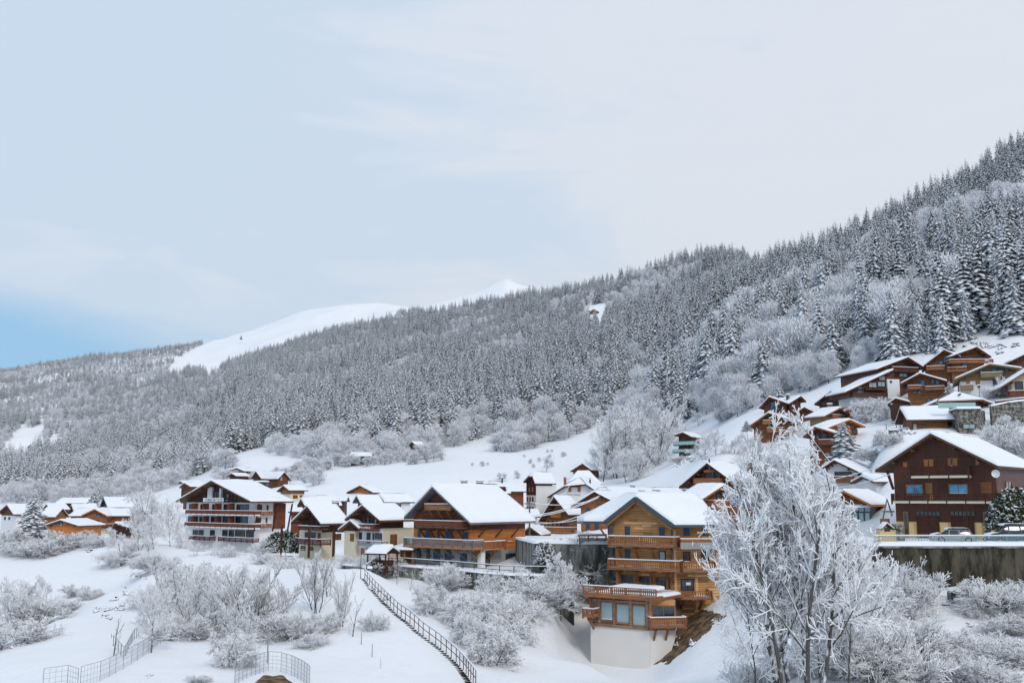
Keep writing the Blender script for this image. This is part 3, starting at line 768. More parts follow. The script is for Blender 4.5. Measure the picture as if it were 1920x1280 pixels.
def chimney(H, px0, px1, pyt, pyb, Y, mat=None, a=0., cap=True):
    p, q = P(px0, pyb, Y), P(px1, pyb, Y); zt = P(px0, pyt, Y)[2]; F = Fr(p, a); w_ = max(.35, q[0]-p[0])
    c = H.part('chimney', mat or CONC, lambda mb: (box(mb, F, 0, w_, 0, w_*.8, p[2]-1.2, zt), cap and box(mb, F, -.08, w_+.08, -.08, w_*.8+.08, zt+.12, zt+.2)))
    H.part('snow_cap', ROOFSNOW, lambda mb: snow_patch(mb, F, [(-.1, -.1, zt+.17), (w_+.1, -.1, zt+.17), (w_+.1, w_*.8+.1, zt+.17), (-.1, w_*.8+.1, zt+.17)], .3, 3, 3, 3), c, True)
def gable(H, A, L, R, Y, a, bk=None, depth=None, ins=(.8, .8), ov=1.1, ovb=.8, walls=(), snow=.29, fascia=None, jerk=None, purl=True, wallx=None, th=.24, extra_base=2.5):
    """a gabled block surveyed from its verge: apex A, eave tips L and R; depth from the far end of the visible eave"""
    a = math.radians(a); p = P(A[0], A[1], Y); F = Fr(p, a); pl0 = Pl(F, 0)
    xl, zl = pl0.loc(*L); xr, zr = pl0.loc(*R); za = p[2]
    if bk:
        SF = Fr(F.to(xr, 0, 0), a-math.pi/2) if a > 0 else Fr(F.to(xl, 0, 0), a+math.pi/2)
        depth = abs(Pl(SF, 0).loc(bk, (R if a > 0 else L)[1])[0])
        depth = min(26, max(5, depth))
    quads = [[(xl, depth, zl), (xl, 0, zl), (0, 0, za), (0, depth, za)], [(xr, 0, zr), (xr, depth, zr), (0, depth, za), (0, 0, za)]]
    if jerk:   # clipped gable: a small hip over the front
        fz = jerk; xj0, xj1 = xl*fz, xr*fz; zj0, zj1 = za+(zl-za)*fz, za+(zr-za)*fz; yj = abs(xr-xl)*fz*.45
        quads = [[(xl, depth, zl), (xl, 0, zl), (xj0, 0, zj0), (0, yj, za)], [(xl, depth, zl), (xl, depth, zl), (0, yj, za), (0, depth, za)],
                 [(xr, 0, zr), (xr, depth, zr), (0, depth, za), (0, yj, za)], [(xr, 0, zr), (xr, 0, zr), (0, yj, za), (xj1, 0, zj1)],
                 [(xj0, -.25, zj0-.05), (xj1, -.25, zj1-.05), (0, yj, za), (0, yj, za)]]
    roof(H, F, quads, fascia, th, snow)
    zroof = lambda x: (za+(zl-za)*x/xl if x < 0 else za+(zr-za)*x/xr)-th-.01
    y0, y1 = ov, depth-ovb; x0, x1 = xl+ins[0], xr-ins[1]
    if wallx: x0, x1 = Pl(F, y0).loc(wallx[0], L[1])[0], Pl(F, y0).loc(wallx[1], R[1])[0]
    zb = H.zb-extra_base
    if jerk:
        zz = min(zj0, zj1)-th-.02; prof = [(x0, zb), (x1, zb), (x1, zroof(x1)), (xj1, zz), (xj0, zz), (x0, zroof(x0))]
    else: prof = [(x0, zb), (x1, zb), (x1, zroof(x1)), (0, za-th-.01), (x0, zroof(x0))]
    pw = Pl(F, y0); zs = []
    walls = walls or ((None, W_MID),)
    cuts = [pw.loc(A[0], w_[0])[1] if w_[0] else zb-1 for w_ in walls]
    top = 1e9
    for i, (w_, c) in enumerate(zip(walls, cuts)):
        po = prof
        if top < 1e8: po = clip(po, top, True)
        if c > zb: po = clip(po, c, False)
        if len(po) >= 3: H.part('gable_wall' if i == 0 and len(walls) > 1 else 'wall', w_[1], lambda mb: xprism(mb, F, po, y0+.004*i, y1-.004*i))
        top = c
    if purl:
        for t in (0., .34, .68, -.34, -.68):
            x = xr*t if t > 0 else -xl*t; z = zroof(x)-.12
            H.part('purlin', W_SOFFIT, lambda mb: box(mb, F, x-.1, x+.1, .12, y0, z-.22, z-.002))
    H.F = F; H.x0, H.x1, H.y0, H.y1 = x0, x1, y0, y1; H.xl, H.xr, H.zl, H.zr, H.za, H.depth = xl, xr, zl, zr, za, depth
    front = Pl(F, y0)
    side = Pl(Fr(F.to(x1, 0, 0), a-math.pi/2), 0) if a > 0 else Pl(Fr(F.to(x0, 0, 0), a+math.pi/2), 0)
    return front, side
def longhouse(H, pxL, pxR, pyr, pye, Y, a=0., dep=6., wallm=None, snow=.36, ins=.6, hipL=0., hipR=0., fascia=None, rl=None):
    """ridge runs along the facade; front eave at pye, ridge at pyr"""
    a = math.radians(a); p = P(pxL, pye, Y); F = Fr(p, a); pl0 = Pl(F, 0); x1, ze = pl0.loc(pxR, pye); ze = p[2]
    zr = Pl(F, dep/2).loc(pxL, pyr)[1]
    m = dep/2
    q = [[(0, 0, ze), (x1, 0, ze), (x1-hipR, m, zr), (hipL, m, zr)], [(x1, dep, ze), (0, dep, ze), (hipL, m, zr), (x1-hipR, m, zr)]]
    if hipL: q.append([(0, dep, ze), (0, 0, ze), (hipL, m, zr), (hipL, m, zr)])
    if hipR: q.append([(x1, 0, ze), (x1, dep, ze), (x1-hipR, m, zr), (x1-hipR, m, zr)])
    roof(H, F, q, fascia, .22, snow)
    zb = H.zb-2.5
    if not hipL and not hipR:
        def wl(mb):
            SF = Fr(F.to(ins, 0, 0), F.a+math.pi/2)      # x' = -D, y' = R
            yt = lambda y: ze+(zr-ze)*min(y, dep-y)/m-.24
            xprism(mb, SF, [(-ins, zb), (-ins, yt(ins)), (-m, zr-.24), (-(dep-ins), yt(dep-ins)), (-(dep-ins), zb)], 0, x1-2*ins)
        H.part('wall', wallm or W_MID, wl)
    else: H.part('wall', wallm or W_MID, lambda mb: box(mb, F, ins, x1-ins, ins, dep-ins, zb, ze-.1))
    H.F = F
    return Pl(F, ins)
# ------------------------------------------------------------------ buildings
def village():
    # --- tall honey-coloured chalet in the foreground -------------------------------------------------
    H = House('chalet', 'tall new honey-wood chalet stepping down the slope on a pale rendered base, three long balconies', 'chalet', (1192, 931.5), 110, 1200)
    FB = Fr(P(1264, 984, 108.6), 0.0); PB = Pl(FB, 1.0)
    a = math.radians(30); pA = P(1192, 931.5, 110.4); FA = Fr(pA, a); PA = Pl(FA, 1.25)
    v0 = Pl(FA, 0); xl, zl = v0.loc(1133.7, 977.3); xr, zr = v0.loc(1263, 983.8); za = pA[2]
    W = lambda x, y, z: np.array(FA.to(x, y, z))
    toB = lambda p: (float((p-FB.O).dot(FB.R)), float((p-FB.O).dot(FB.D)), float(p[2]))
    A0, L0, R0 = toB(W(0, 0, za)), toB(W(xl, 0, zl)), toB(W(xr, 0, zr))
    eR = toB(P(1351, 985, 109)); rR = toB(P(1307, 934.5, 115.5)); rL = toB(P(1172, 930.5, 118)); eL = toB(P(1093, 976, 113))
    zR_ = za+.05; rR = (rR[0], rR[1], za); rL = (rL[0], rL[1], za); eR = (eR[0], R0[1]+.3, R0[2]); eL = (eL[0], L0[1]+.8, L0[2])
    mid = (A0[0]+1.2, rR[1], za)
    bkz = R0[2]
    qs = [[R0, eR, rR, A0], [eL, L0, A0, rL], [eR, (eR[0]+.4, rR[1]+6, bkz), rR, rR], [(eL[0], rL[1]+5, bkz), eL, rL, rL],
          [(eR[0]+.4, rR[1]+6, bkz), (eL[0], rL[1]+5, bkz), rL, rR], [A0, rR, rL, rL]]
    roof(H, FB, qs, SLATE, .26, .4)
    # barge boards on the gable verge
    H.part('barge_board', SLATE, lambda mb: (beam(mb, FA, (xl, -.05, zl-.12), (0, -.05, za-.12), .1, .42), beam(mb, FA, (xr, -.05, zr-.12), (0, -.05, za-.12), .1, .42)))
    H.part('barge_board', W_HONEY3, lambda mb: (beam(mb, FA, (xl+.25, .05, zl-.42), (0, .05, za-.44), .1, .25), beam(mb, FA, (xr-.25, .05, zr-.42), (0, .05, za-.44), .1, .25)))
    xa = PA.loc(1140, 981)[0]; xb = PA.loc(1263, 985)[0]; zr_ = lambda x: (za+(zl-za)*x/xl if x < 0 else za+(zr-za)*x/xr)-.3
    zt = PA.loc(1200, 1108)[1]
    z3 = PA.loc(1200, 1027)[1]
    xa2 = PA.loc(1154, 1040)[0]
    H.part('gable_wall', W_HONEY, lambda mb: xprism(mb, FA, [(xa, z3), (xb, z3), (xb, zr_(xb)), (0, za-.3), (xa, zr_(xa))], 1.25, 9))
    H.part('wall', W_HONEY, lambda mb: box(mb, FA, xa2, xb, 1.254, 9, zt-9, z3-.002))
    yB = 1.0; xB1 = PB.loc(1346, 1000)[0]; zlow = PB.loc(1300, 1150)[1]
    H.part('wall', W_HONEY, lambda mb: box(mb, FB, -.1, xB1, yB, 8, zlow-2, R0[2]-.25))
    # cladding boards, one by one, on the gable and the front
    bm = {}
    for k, m in enumerate((W_HONEY, W_HONEY2, W_HONEY3)):
        for Lk in (1.1, 1.7, 2.3): bm[(k, Lk)] = mesh_box('board', Lk-.02, .05, .27, m)
    r0 = np.array(ROOTLOC[H.root.name])
    def boards(F, y, x0, x1, z0, z1, lim=None, holes=()):
        z = z0; n = 0
        while z < z1-.27:
            x = x0+RND.uniform(0, .4)
            while x < x1-1.1:
                Lk = RND.choice((1.1, 1.7, 2.3)); xc = x+Lk/2
                if x+Lk > x1: break
                ok = all(not (x < h[1] and x+Lk > h[0] and z < h[3] and z+.28 > h[2]) for h in holes)
                if ok and lim: ok = z+.3 < min(lim(x), lim(x+Lk))
                if ok and RND.random() < .8:
                    o = link('board', bm[(RND.choice((0, 0, 1, 1, 2)), Lk)], H.root, tuple(F.to(xc, y-.012-RND.random()*.02, z)-r0)); o.rotation_euler = (0, 0, -F.a); n += 1
                x += Lk
            z += .285
        return n
    holes = []
    def hw(pl, x0, y0, x1, y1, k, **kw):
        u0, w1 = pl.loc(x0, y0); u1, w0 = pl.loc(x1, y1); holes.append((u0-.1, u1+.1, w0-.1, w1+.1, pl)); win(H, pl, x0, y0, x1, y1, k, **kw)
    PAw = Pl(FA, 1.25); 
    hw(PAw, 1141, 985, 1150, 1003, 'g', frame=W_HONEY3); hw(PAw, 1171.6, 987, 1181.8, 1004, 'sb'); hw(PAw, 1235.8, 989, 1246.4, 1006, 'sb')
    hw(PAw, 1171.6, 1031, 1181.8, 1047, 'sb'); hw(PAw, 1237, 1034, 1247, 1050, 'p')
    hw(PAw, 1164, 1078, 1188, 1099, 'g', frame=W_HONEY3); hw(PAw, 1198.5, 1080.5, 1222.5, 1102, 'g', frame=W_HONEY3); hw(PAw, 1231, 1083, 1257, 1105, 'g', frame=W_HONEY3)
    hw(PB, 1281, 987, 1293, 1004, 'sb'); hw(PB, 1316.5, 987, 1328.5, 1004, 'sb'); hw(PB, 1282, 1035, 1293, 1052, 'g'); hw(PB, 1316.5, 1033.6, 1328.6, 1052, 'g'); hw(PB, 1278, 1086, 1299.6, 1106, 'g')
    hA = [h[:4] for h in holes if h[4] is PAw]; hB = [h[:4] for h in holes if h[4] is PB]
    n = boards(FA, 1.25, xa, xb, z3, za, zr_, hA) + boards(FA, 1.254, xa2, xb, zt-.3, z3-.1, None, hA) + boards(FB, yB, .2, xB1, zlow-1, R0[2]-.3, None, hB)
    print('boards', n)
    for px in (1163, 1191, 1221, 1252): # posts between the tall windows
        x = PA.loc(px, 1090)[0]; H.part('post', W_HONEY3, lambda mb: box(mb, FA, x-.13, x+.13, 1.1, 1.26, zt, z3-2.6))
    x = PB.loc(1306, 1090)[0]
    H.part('corner_post', W_HONEY2, lambda mb: box(mb, FB, .02, .3, yB-.12, yB+.1, zlow-1, R0[2]-.4)); H.part('corner_post', W_HONEY2, lambda mb: box(mb, FB, x-.15, x+.15, yB-.1, yB+.1, zlow-1, PB.loc(1300, 1075)[1]))
    for t in (.25, .6, .95):   # struts under the roof edge
        for sgn in (-1, 1):
            x = (xl if sgn < 0 else xr)*t; H.part('purlin', W_HONEY3, lambda mb: box(mb, FA, x-.1, x+.1, .1, 1.3, zr_(x)-.3, zr_(x)-.02))
    H.part('strut', W_HONEY3, lambda mb: beam(mb, FA, (xa-.9, 1.3, zr_(xa)-.5), (xa, 1.3, zr_(xa)-1.7), .14, .16))
    H.part('downpipe', SLATE, lambda mb: box(mb, FB, -.22, -.12, yB-.2, yB-.1, PB.loc(1264, 1065)[1], R0[2]-.2))
    # balconies
    balcony(H, PA, 1141, 1266, (1003.5, 1007), (1023, 1027), 1.3, 'pales', W_RAIL, brk=4, indiv=True)
    balcony(H, PA, 1139.6, 1272, (1046, 1053), (1066, 1073), 1.35, 'pales', W_RAIL, brk=4, indiv=True)
    b, e = balcony(H, PB, 1276, 1352, 1010, 1029, 1.5, 'board', W_RAIL, floor=True, slabm=WHITE)
    H.part('rendered_apron', P_GREY, lambda mb: box(mb, FB, e[0], e[1]+.2, e[2]-.05, e[2]+.02, e[3], e[4]-.35))
    balcony(H, PB, 1279, 1341, 1053, 1072, 1.3, 'pales', W_RAIL, indiv=True, snow=False)
    balcony(H, PB, 1231, 1335, 1107.5, 1124, 2.6, 'pales', W_RAIL, indiv=True, brk=3, snow=False)
    # terrace over the lower annex
    a2 = math.radians(36); FC = Fr(P(1230, 1107.5, 102.0), a2); PC = Pl(FC, 0.)
    x0, _ = PC.loc(1093, 1092.6); zt_ = PC.loc(1230, 1107.5)[1]; zs = PC.loc(1230, 1127)[1]
    H.part('terrace', W_RAIL, lambda mb: box(mb, FC, x0, 0, 0, 9.0, zs, zs+.22))
    PT = Pl(FC, 1.6)
    balcony(H, PT, 1093, 1229.5, (1093, 1107.5), (1110, 1127), 1.6, 'pales', W_RAIL, indiv=True, floor=False, ends=False)
    tb = H.part('snow', ROOFSNOW, lambda mb: snow_patch(mb, FC, [(x0+.3, .3, zs+.2), (-.3, .3, zs+.2), (-.3, 6.2, zs+.2), (x0+.3, 6.2, zs+.2)], .28, 4), None, True)
    # annex: timber frame with three large panes over a pale rendered base
    PD = Pl(FC, .9); xw0 = PD.loc(1110, 1170)[0]; xw1 = PD.loc(1217.5, 1180)[0]; zm = PD.loc(1217.5, 1181)[1]; zb = PD.loc(1217, 1252)[1]
    H.part('annex_wall', W_BAND, lambda mb: box(mb, FC, xw0, xw1, .9, 8, zm, zs-.01))
    H.part('rendered_base', P_BASE, lambda mb: box(mb, FC, xw0-.15, xw1+.05, .85, 9, zb-1.2, zm-.003))
    for q in ((1128, 1129, 1149, 1160), (1157, 1133, 1180, 1166), (1187, 1136, 1210, 1171)): win(H, PD, *q, 'pw', frame=W_HONEY3, fw=.16)
    zc0, zc1 = zm+.02, zs-.03
    for px in (1111, 1125, 1153, 1183.5, 1214.5):
        x = PD.loc(px, 1150)[0]; H.part('post', W_BAND, lambda mb: box(mb, FC, x-.14, x+.14, .72, .905, zc0, zc1))
    H.part('sill_beam', W_BAND, lambda mb: box(mb, FC, xw0, xw1, .70, .902, zm-.02, zm+.28)); H.part('head_beam', W_BAND, lambda mb: box(mb, FC, xw0, xw1, .70, .9, zs-.45, zs-.2))
    PS = Pl(Fr(FC.to(xw1, .9, 0), a2-math.pi/2-math.radians(14)), 0.)
    # right return of the annex, frontal
    FR_ = Fr(FC.to(xw1, .9, 0), math.radians(-6)); PR = Pl(FR_, 0.); xe = PR.loc(1267, 1170)[0]; zm2 = zm
    H.part('annex_wall', W_HONEY, lambda mb: box(mb, FR_, .02, xe, .003, 6, zm2+.002, zs-.02))
    H.part('rendered_base', P_BASE, lambda mb: xprism(mb, FR_, [(.05, zb-1.3), (1.2, zb-1.2), (xe, PR.loc(1267, 1192)[1]), (xe, zm2-.004), (.05, zm2-.004)], -.001, 6))
    win(H, PR, 1224, 1136, 1264, 1157, 'g', frame=W_HONEY3)
    balcony(H, PR, 1219, 1286, 1157, 1177, 1.1, 'pales', W_RAIL, indiv=True, brk=3)
    balcony(H, Pl(FC, .6), 1092, 1112, (1139, 1142), (1156, 1158), 1.2, 'pales', W_RAIL, indiv=True, brk=1)
    H.part('strut', W_RAIL, lambda mb: beam(mb, FC, (x0+.5, .5, zs-.1), (xw0+.1, .9, zs-2.4), .18, .2))
    H.part('hot_tub_cover', ROOFSNOW, lambda mb: snow_patch(mb, FC, [(-6.5, 1.8, zs+.8), (-1.3, 1.8, zs+.8), (-1.3, 4.4, zs+.8), (-6.5, 4.4, zs+.8)], .35, 8), None, True)
    l = H.part('table_lamp', METAL, lambda mb: (beam(mb, FB, (PB.loc(1290, 1100)[0], .9, PB.loc(1290, 1105)[1]), (PB.loc(1290, 1100)[0], .9, PB.loc(1290, 1095)[1]), .05, .05)))
    H.part('lamp_shade', WHITE, lambda mb: box(mb, FB, PB.loc(1286, 1095)[0], PB.loc(1294.5, 1095)[0], .86, .94, PB.loc(1290, 1096)[1], PB.loc(1290, 1091)[1]), l)
    # --- the big brown and orange chalet --------------------------------------------------------------
    H = House('chalet', 'large chalet with dark red-brown gable, orange boarded storey, long deck and grey ground floor', 'chalet', (810, 912), 133, 1057)
    f, s = gable(H, (810, 912), (757, 969.5), (882, 980), 133, 42, bk=1005, ins=(1.3, .9), ov=1.5, walls=((991, W_RED), (1029, W_ORANGE), (None, P_GREY)), fascia=W_GREY, wallx=(776, 884), snow=.42)
    balcony(H, f, 796, 845, (944, 945), (955, 957), 1.2, 'board', W_RAIL, brk=3)
    balcony(H, f, 777, 866, (974.5, 977), (990, 993), 1.3, 'board', W_RED, slabm=W_DARK, brk=5)
    for q in ((783.5, 994.5, 788.5, 1007), (799, 995, 810.6, 1009), (820, 996, 824.6, 1009), (836, 997, 848.5, 1011), (867, 998.6, 878, 1012)): win(H, f, *q, 'sb')
    balcony(H, f, 757, 886, (1006.5, 1014), (1024, 1031), 2.0, 'pales', W_GREY, brk=6, slabm=W_ORANGE, indiv=False)
    balcony(H, s, 884, 948, (1014, 1015.5), (1031, 1031), 1.6, 'pales', W_RAIL, brk=2, slabm=W_ORANGE)
    for q in ((782.4, 1028, 790, 1045), (800, 1030, 806, 1048), (813, 1031, 825.5, 1052), (834, 1032, 846.5, 1055), (863, 1038, 875.7, 1053)): win(H, f, *q, 'sb')
    H.part('side_boarding', W_ORANGE, lambda mb: (lambda p, q: box(mb, s.F, p[0], q[0], -.06, 0, q[1], p[1]))(s.loc(887, 995), s.loc(975, 1016)))
    win(H, s, 951, 1001, 959, 1014, 'g', frame=W_ORANGE); win(H, s, 949, 1038, 971, 1056, 'g', frame=METAL); win(H, s, 903, 1038, 917, 1058, 'g', frame=METAL)
    H.part('pillar', WHITE, lambda mb: (lambda p, q: box(mb, s.F, p[0], q[0], -1.2, -.6, q[1]-1, p[1]))(s.loc(889, 1031), s.loc(897, 1058)))
    for k in (896, 928, 958):
        H.part('strut', W_DARK, lambda mb: (lambda p: beam(mb, s.F, (p[0], 0, p[1]-1.6), (p[0]+.6, -1.1, p[1]-.2), .14, .16))(s.loc(k, 984)))
    chimney(H, 940, 957, 927, 934, 142, STONE)
    # --- white and cream chalet with red balcony ------------------------------------------------------
    H = House('chalet', 'white and cream chalet with a dark timber gable and a small red-brown lettered balcony', 'chalet', (678.8, 946.5), 142, 1046)
    f, s = gable(H, (678.8, 946.5), (646, 973), (712, 975.3), 142, 45, bk=776, ins=(1.2, .8), ov=1.4, walls=((989, W_DARK), (None, P_WHITE)), wallx=(664, 716))
    b, e = balcony(H, f, 670, 700, (981.6, 983), (994, 996), 1.1, 'board', W_RED)
    txt(H, Pl(f.F, f.y-1.1-.02), 671.5, 694, 989.5, "L'Arcelline", 3.6, WHITE, b)
    for q, k in (((672, 998, 678.6, 1012), 'sd'), ((688, 999, 694.6, 1022), 'sd'), ((699, 1000, 702, 1012), 'sd'), ((705, 1000, 715, 1012), 'g'), ((680, 968, 684, 981), 'g'), ((688, 970, 692, 982), 'g'), ((703, 973, 706, 985), 'p'), ((677, 1028, 683, 1042), 'so'), ((687, 1028, 696, 1038), 'so'), ((703, 1030, 713, 1036), 'g')): win(H, f, *q, k)
    balcony(H, f, 671, 716, (1013, 1014), (1023, 1024), 1.0, 'bars', GALV)
    H.part('side_rendering', P_CREAM, lambda mb: (lambda p, q: box(mb, s.F, p[0], q[0], -.05, 0, q[1], p[1]))(s.loc(718, 990), s.loc(776, 1040)))
    win(H, s, 731, 1001, 744, 1024, 'sm')
    chimney(H, 740, 751, 944, 958, 149, CONC)
    # its low wing on the left
    fw, sw = gable(H, (656, 976), (632, 994.5), (672, 990), 144, 45, depth=7, ins=(1, .2), ov=.6, walls=((995, W_DARK), (None, P_CREAM)), purl=False, wallx=(646, 666))
    win(H, fw, 657, 1001, 664, 1014, 'sm'); H.part('post', W_DARK, lambda mb: (lambda p: box(mb, fw.F, p[0]-.15, p[0]+.15, -1, -.7, H.zb, p[1]))(fw.loc(642, 993)))
    # --- brown chalet with deep porch -----------------------------------------------------------------
    H = House('chalet', 'cream chalet with a deep dark open gable, beside the round clipped hedge', 'chalet', (575.5, 948.6), 150, 1042)
    f, s = gable(H, (575.5, 948.6), (545, 979), (601.5, 981.6), 150, 45, bk=658, ins=(1.6, .6), ov=2.0, walls=((992, W_DARK), (None, P_CREAM)), wallx=(562, 603))
    balcony(H, f, 560, 600, (985.5, 986), (993, 994), 1.6, 'board', W_DARK)
    balcony(H, f, 557, 601, (1009, 1010), (1020, 1021), 1.8, 'pales', SHUT_R)
    for q, k in (((580.7, 998.6, 591, 1009), 'g'), ((572, 998, 577, 1015), 'sd'), ((596, 999, 601, 1014), 'sm'), ((565, 1024, 572, 1030), 'g'), ((580, 1026, 587, 1030), 'g')): win(H, f, *q, k)
    win(H, s, 626.5, 1000.7, 639.5, 1012, 'sm')
    H.part('side_boarding', W_DARK, lambda mb: (lambda p, q: box(mb, s.F, p[0], q[0], -.05, 0, q[1], p[1]))(s.loc(604, 984), s.loc(657, 996)))
    for px in (551, 603): H.part('post', W_DARK, lambda mb: (lambda p: box(mb, f.F, p[0]-.12, p[0]+.12, -2.1+f.y-f.y, -1.85, H.zb, p[1]))(Pl(f.F, f.y-1.9).loc(px, 985)))
    chimney(H, 622, 634, 941, 950, 158, STONE)
    # --- hotel ----------------------------------------------------------------------------------------
    H = House('hotel', 'four-storey white hotel with rows of dark red balconies under a broad snowy gable', 'hotel', (395.5, 900.7), 188, 1037)
    f, s = gable(H, (395.5, 900.7), (329.4, 939), (471, 940), 188, 40, bk=551, ins=(2.2, .6), ov=2.2, walls=((941.5, W_DARK), (None, P_WHITE)), wallx=(350, 478))
    W4 = [(356, 367), (377, 388), (399, 411), (420.5, 437), (444.7, 466)]
    for k, (u, v) in enumerate(W4): win(H, f, u, 945.5, v, 957.5, 'g'); win(H, f, u-2, 968.5, v-2, 981, 'g')
    for u, v in ((362.7, 370), (373.5, 381), (395, 402), (418, 426), (430, 438), (442, 459), (463, 475)): win(H, f, u, 994, v, 1006, 'g')
    for px in (371, 391.5, 415, 439.5):
        for (t, bq) in ((943, 964), (967, 988)):
            H.part('partition', W_RED, lambda mb: (lambda p, q: box(mb, f.F, p[0]-.1, p[0]+.1, f.y-1.35, f.y, q[1], p[1]))(f.loc(px, t), f.loc(px, bq)))
    for y_ in (965, 989): balcony(H, f, 348 if y_ < 970 else 346, 477, (y_-9.3, y_-8), (y_, y_+1), 1.4, 'board', W_RED, slabm=WHITE)
    balcony(H, f, 354, 393, (1003.5, 1004.5), (1011, 1012), 1.3, 'pales', SHUT_R); balcony(H, f, 409, 474, (1006, 1008), (1014, 1016), 1.3, 'pales', SHUT_R)
    for (u, v, w_, x_) in ((400.7, 922, 406, 933), (408, 922, 414, 933), (424, 926, 429, 938), (437, 933, 443, 941)): win(H, f, u, v, w_, x_, 'g')
    H.part('pillar', WHITE, lambda mb: (lambda p, q: box(mb, f.F, p[0], q[0], f.y-.4, f.y, q[1], p[1]))(f.loc(393, 913), f.loc(400, 933)))
    H.part('pillar', WHITE, lambda mb: (lambda p, q: box(mb, f.F, p[0], q[0], f.y-.4, f.y, q[1], p[1]))(f.loc(415, 915), f.loc(417, 933)))
    PS_ = Pl(f.F, f.y-1.5)
    def sg(mb):
        p, q = PS_.loc(382, 933), PS_.loc(419, 940.5); box(mb, PS_.F, p[0], q[0], PS_.y-.1, PS_.y, q[1], p[1])
    sgn = H.part('sign_board', WHITE, sg); txt(H, Pl(f.F, PS_.y-.12), 384, 417, 939.4, "L'OREE DU CLOS", 5.2, MATS['grey_lettering'], sgn)
    for q in ((482, 946.5, 491, 959.7), (500, 947, 503, 960), (481, 970.5, 489, 983), (498, 971, 501, 984)): win(H, s, *q, 'sr')
    H.part('side_boarding', W_RED, lambda mb: (lambda p, q: box(mb, s.F, p[0], q[0], -.25, 0, q[1], p[1]))(s.loc(513, 943), s.loc(533, 990)))
    balcony(H, s, 479, 511, (957.5, 957.5), (965, 965), 1.0, 'pales', W_RAIL); balcony(H, s, 479, 509, (981, 981), (989, 989), 1.0, 'pales', W_RAIL)
    for px in (478, 512, 540): H.part('post', W_DARK, lambda mb: (lambda p, q: beam(mb, s.F, (p[0], -1.3, p[1]), (p[0], -.1, q[1]), .22, .22))(s.loc(px, 944), s.loc(px, 995)))
    chimney(H, 477, 499, 905, 917, 198, SLATE)
    # --- dark brown chalet at the right edge ----------------------------------------------------------
    H = House('chalet', 'dark brown chalet above two brown garage doors, railed balconies and a satellite dish', 'chalet', (1744.5, 812.4), 108, 1010)
    f, s = gable(H, (1744.5, 812.4), (1640.4, 881), (1870.6, 873), 108, 40, depth=18, ins=(1.6, 1.0), ov=1.5, walls=((978, MATS['chestnut_panels']), (None, P_YELLOW)), wallx=(1675, 1866), snow=.4)
    balcony(H, f, 1705, 1815, (875, 873.5), (896, 895), 1.2, 'pales', W_DARK, slabm=P_CREAM, snow=False)
    balcony(H, f, 1671, 1884, (925, 924), (943.5, 943), 1.5, 'pales', W_DARK, slabm=P_CREAM, snow=False)
    for q, k in (((1732, 862, 1741, 874), 'so'), ((1741.5, 862, 1751, 874), 'so'), ((1777, 860, 1782, 873), 'so'), ((1782.5, 860, 1786, 873), 'g'), ((1787, 860, 1796, 873), 'so'), ((1700, 909, 1730, 927), 'b'), ((1735, 906, 1750, 938), 'sh'), ((1780, 908, 1814, 925), 'b'), ((1693, 867, 1701, 875), 'so'), ((1829, 863, 1837, 871), 'so'), ((1838, 905, 1860, 925), 'sm')):
        win(H, f, *q, k, frame=W_HONEY3)
    for (u, v) in ((1718, 1763), (1782, 1829)):
        g_ = H.part('garage_door', W_DARK, lambda mb: (lambda p, q: (box(mb, f.F, p[0], q[0], f.y-.05, f.y, q[1], p[1]), [box(mb, f.F, p[0], q[0], f.y-.07, f.y-.04, z, z+.04) for z in np.linspace(q[1], p[1]-.5, 5)]))(f.loc(u, 967), f.loc(v, 1012)))
        H.part('glazed_strip', GLASS, lambda mb: (lambda p, q: [box(mb, f.F, p[0]+(q[0]-p[0])*i/6+.05, p[0]+(q[0]-p[0])*(i+1)/6-.05, f.y-.09, f.y-.06, q[1], p[1]) for i in range(6)])(f.loc(u, 958), f.loc(v, 966)), g_)
    for u, v in ((1695, 1704), (1845, 1857)): win(H, f, u, 960, v, 1003, 'gn', frame=W_HONEY3)
    for u, v in ((1706, 1717), (1765, 1781), (1832, 1844), (1859, 1871)): H.part('pillar', P_YELLOW, lambda mb: (lambda p, q: box(mb, f.F, p[0], q[0], f.y-.35, f.y, q[1], p[1]))(f.loc(u, 979), f.loc(v, 1015)))
    d_ = f.loc(1873, 888); H.part('satellite_dish', WHITE, lambda mb: dish(mb, f.F, (d_[0], f.y-1.2, d_[1]), .42))
    H.part('strut', W_DARK, lambda mb: (lambda p, q: beam(mb, f.F, (p[0], .8, p[1]), (q[0], f.y, q[1]), .2, .24))(f.loc(1668, 884), f.loc(1675, 917)))
    win(H, s, 1885, 903, 1897, 920, 'g', frame=W_HONEY3)
    # --- gables between the two foreground chalets ------------------------------------------------------
    H = House('chalet', 'red-brown chalet with an open loggia in its gable, behind the big frosted tree', 'chalet', (1325.3, 868), 152, 938)
    f, s = gable(H, (1325.3, 868), (1272.8, 912.5), (1374, 903), 152, 36, bk=1425, ins=(1.2, .9), ov=1.6, walls=((None, W_RED),), fascia=W_DARK)
    balcony(H, f, 1300, 1352, (896.5, 895), (907, 906), 1.3, 'board', W_RAIL, snow=False)
    for q in ((1307, 884, 1317, 896), (1324, 883, 1338, 896), (1343, 884, 1350, 896)): win(H, f, *q, 'gn', frame=W_RAIL)
    H.part('tie_beam', W_RAIL, lambda mb: (lambda p, q: (box(mb, f.F, p[0], q[0], .3, .5, p[1]-.3, p[1]), box(mb, f.F, (p[0]+q[0])/2-.1, (p[0]+q[0])/2+.1, .3, .5, p[1], p[1]+1.7)))(Pl(f.F, .4).loc(1320, 881), Pl(f.F, .4).loc(1341, 881)))
    chimney(H, 1401, 1411, 862, 870, 160, STONE)
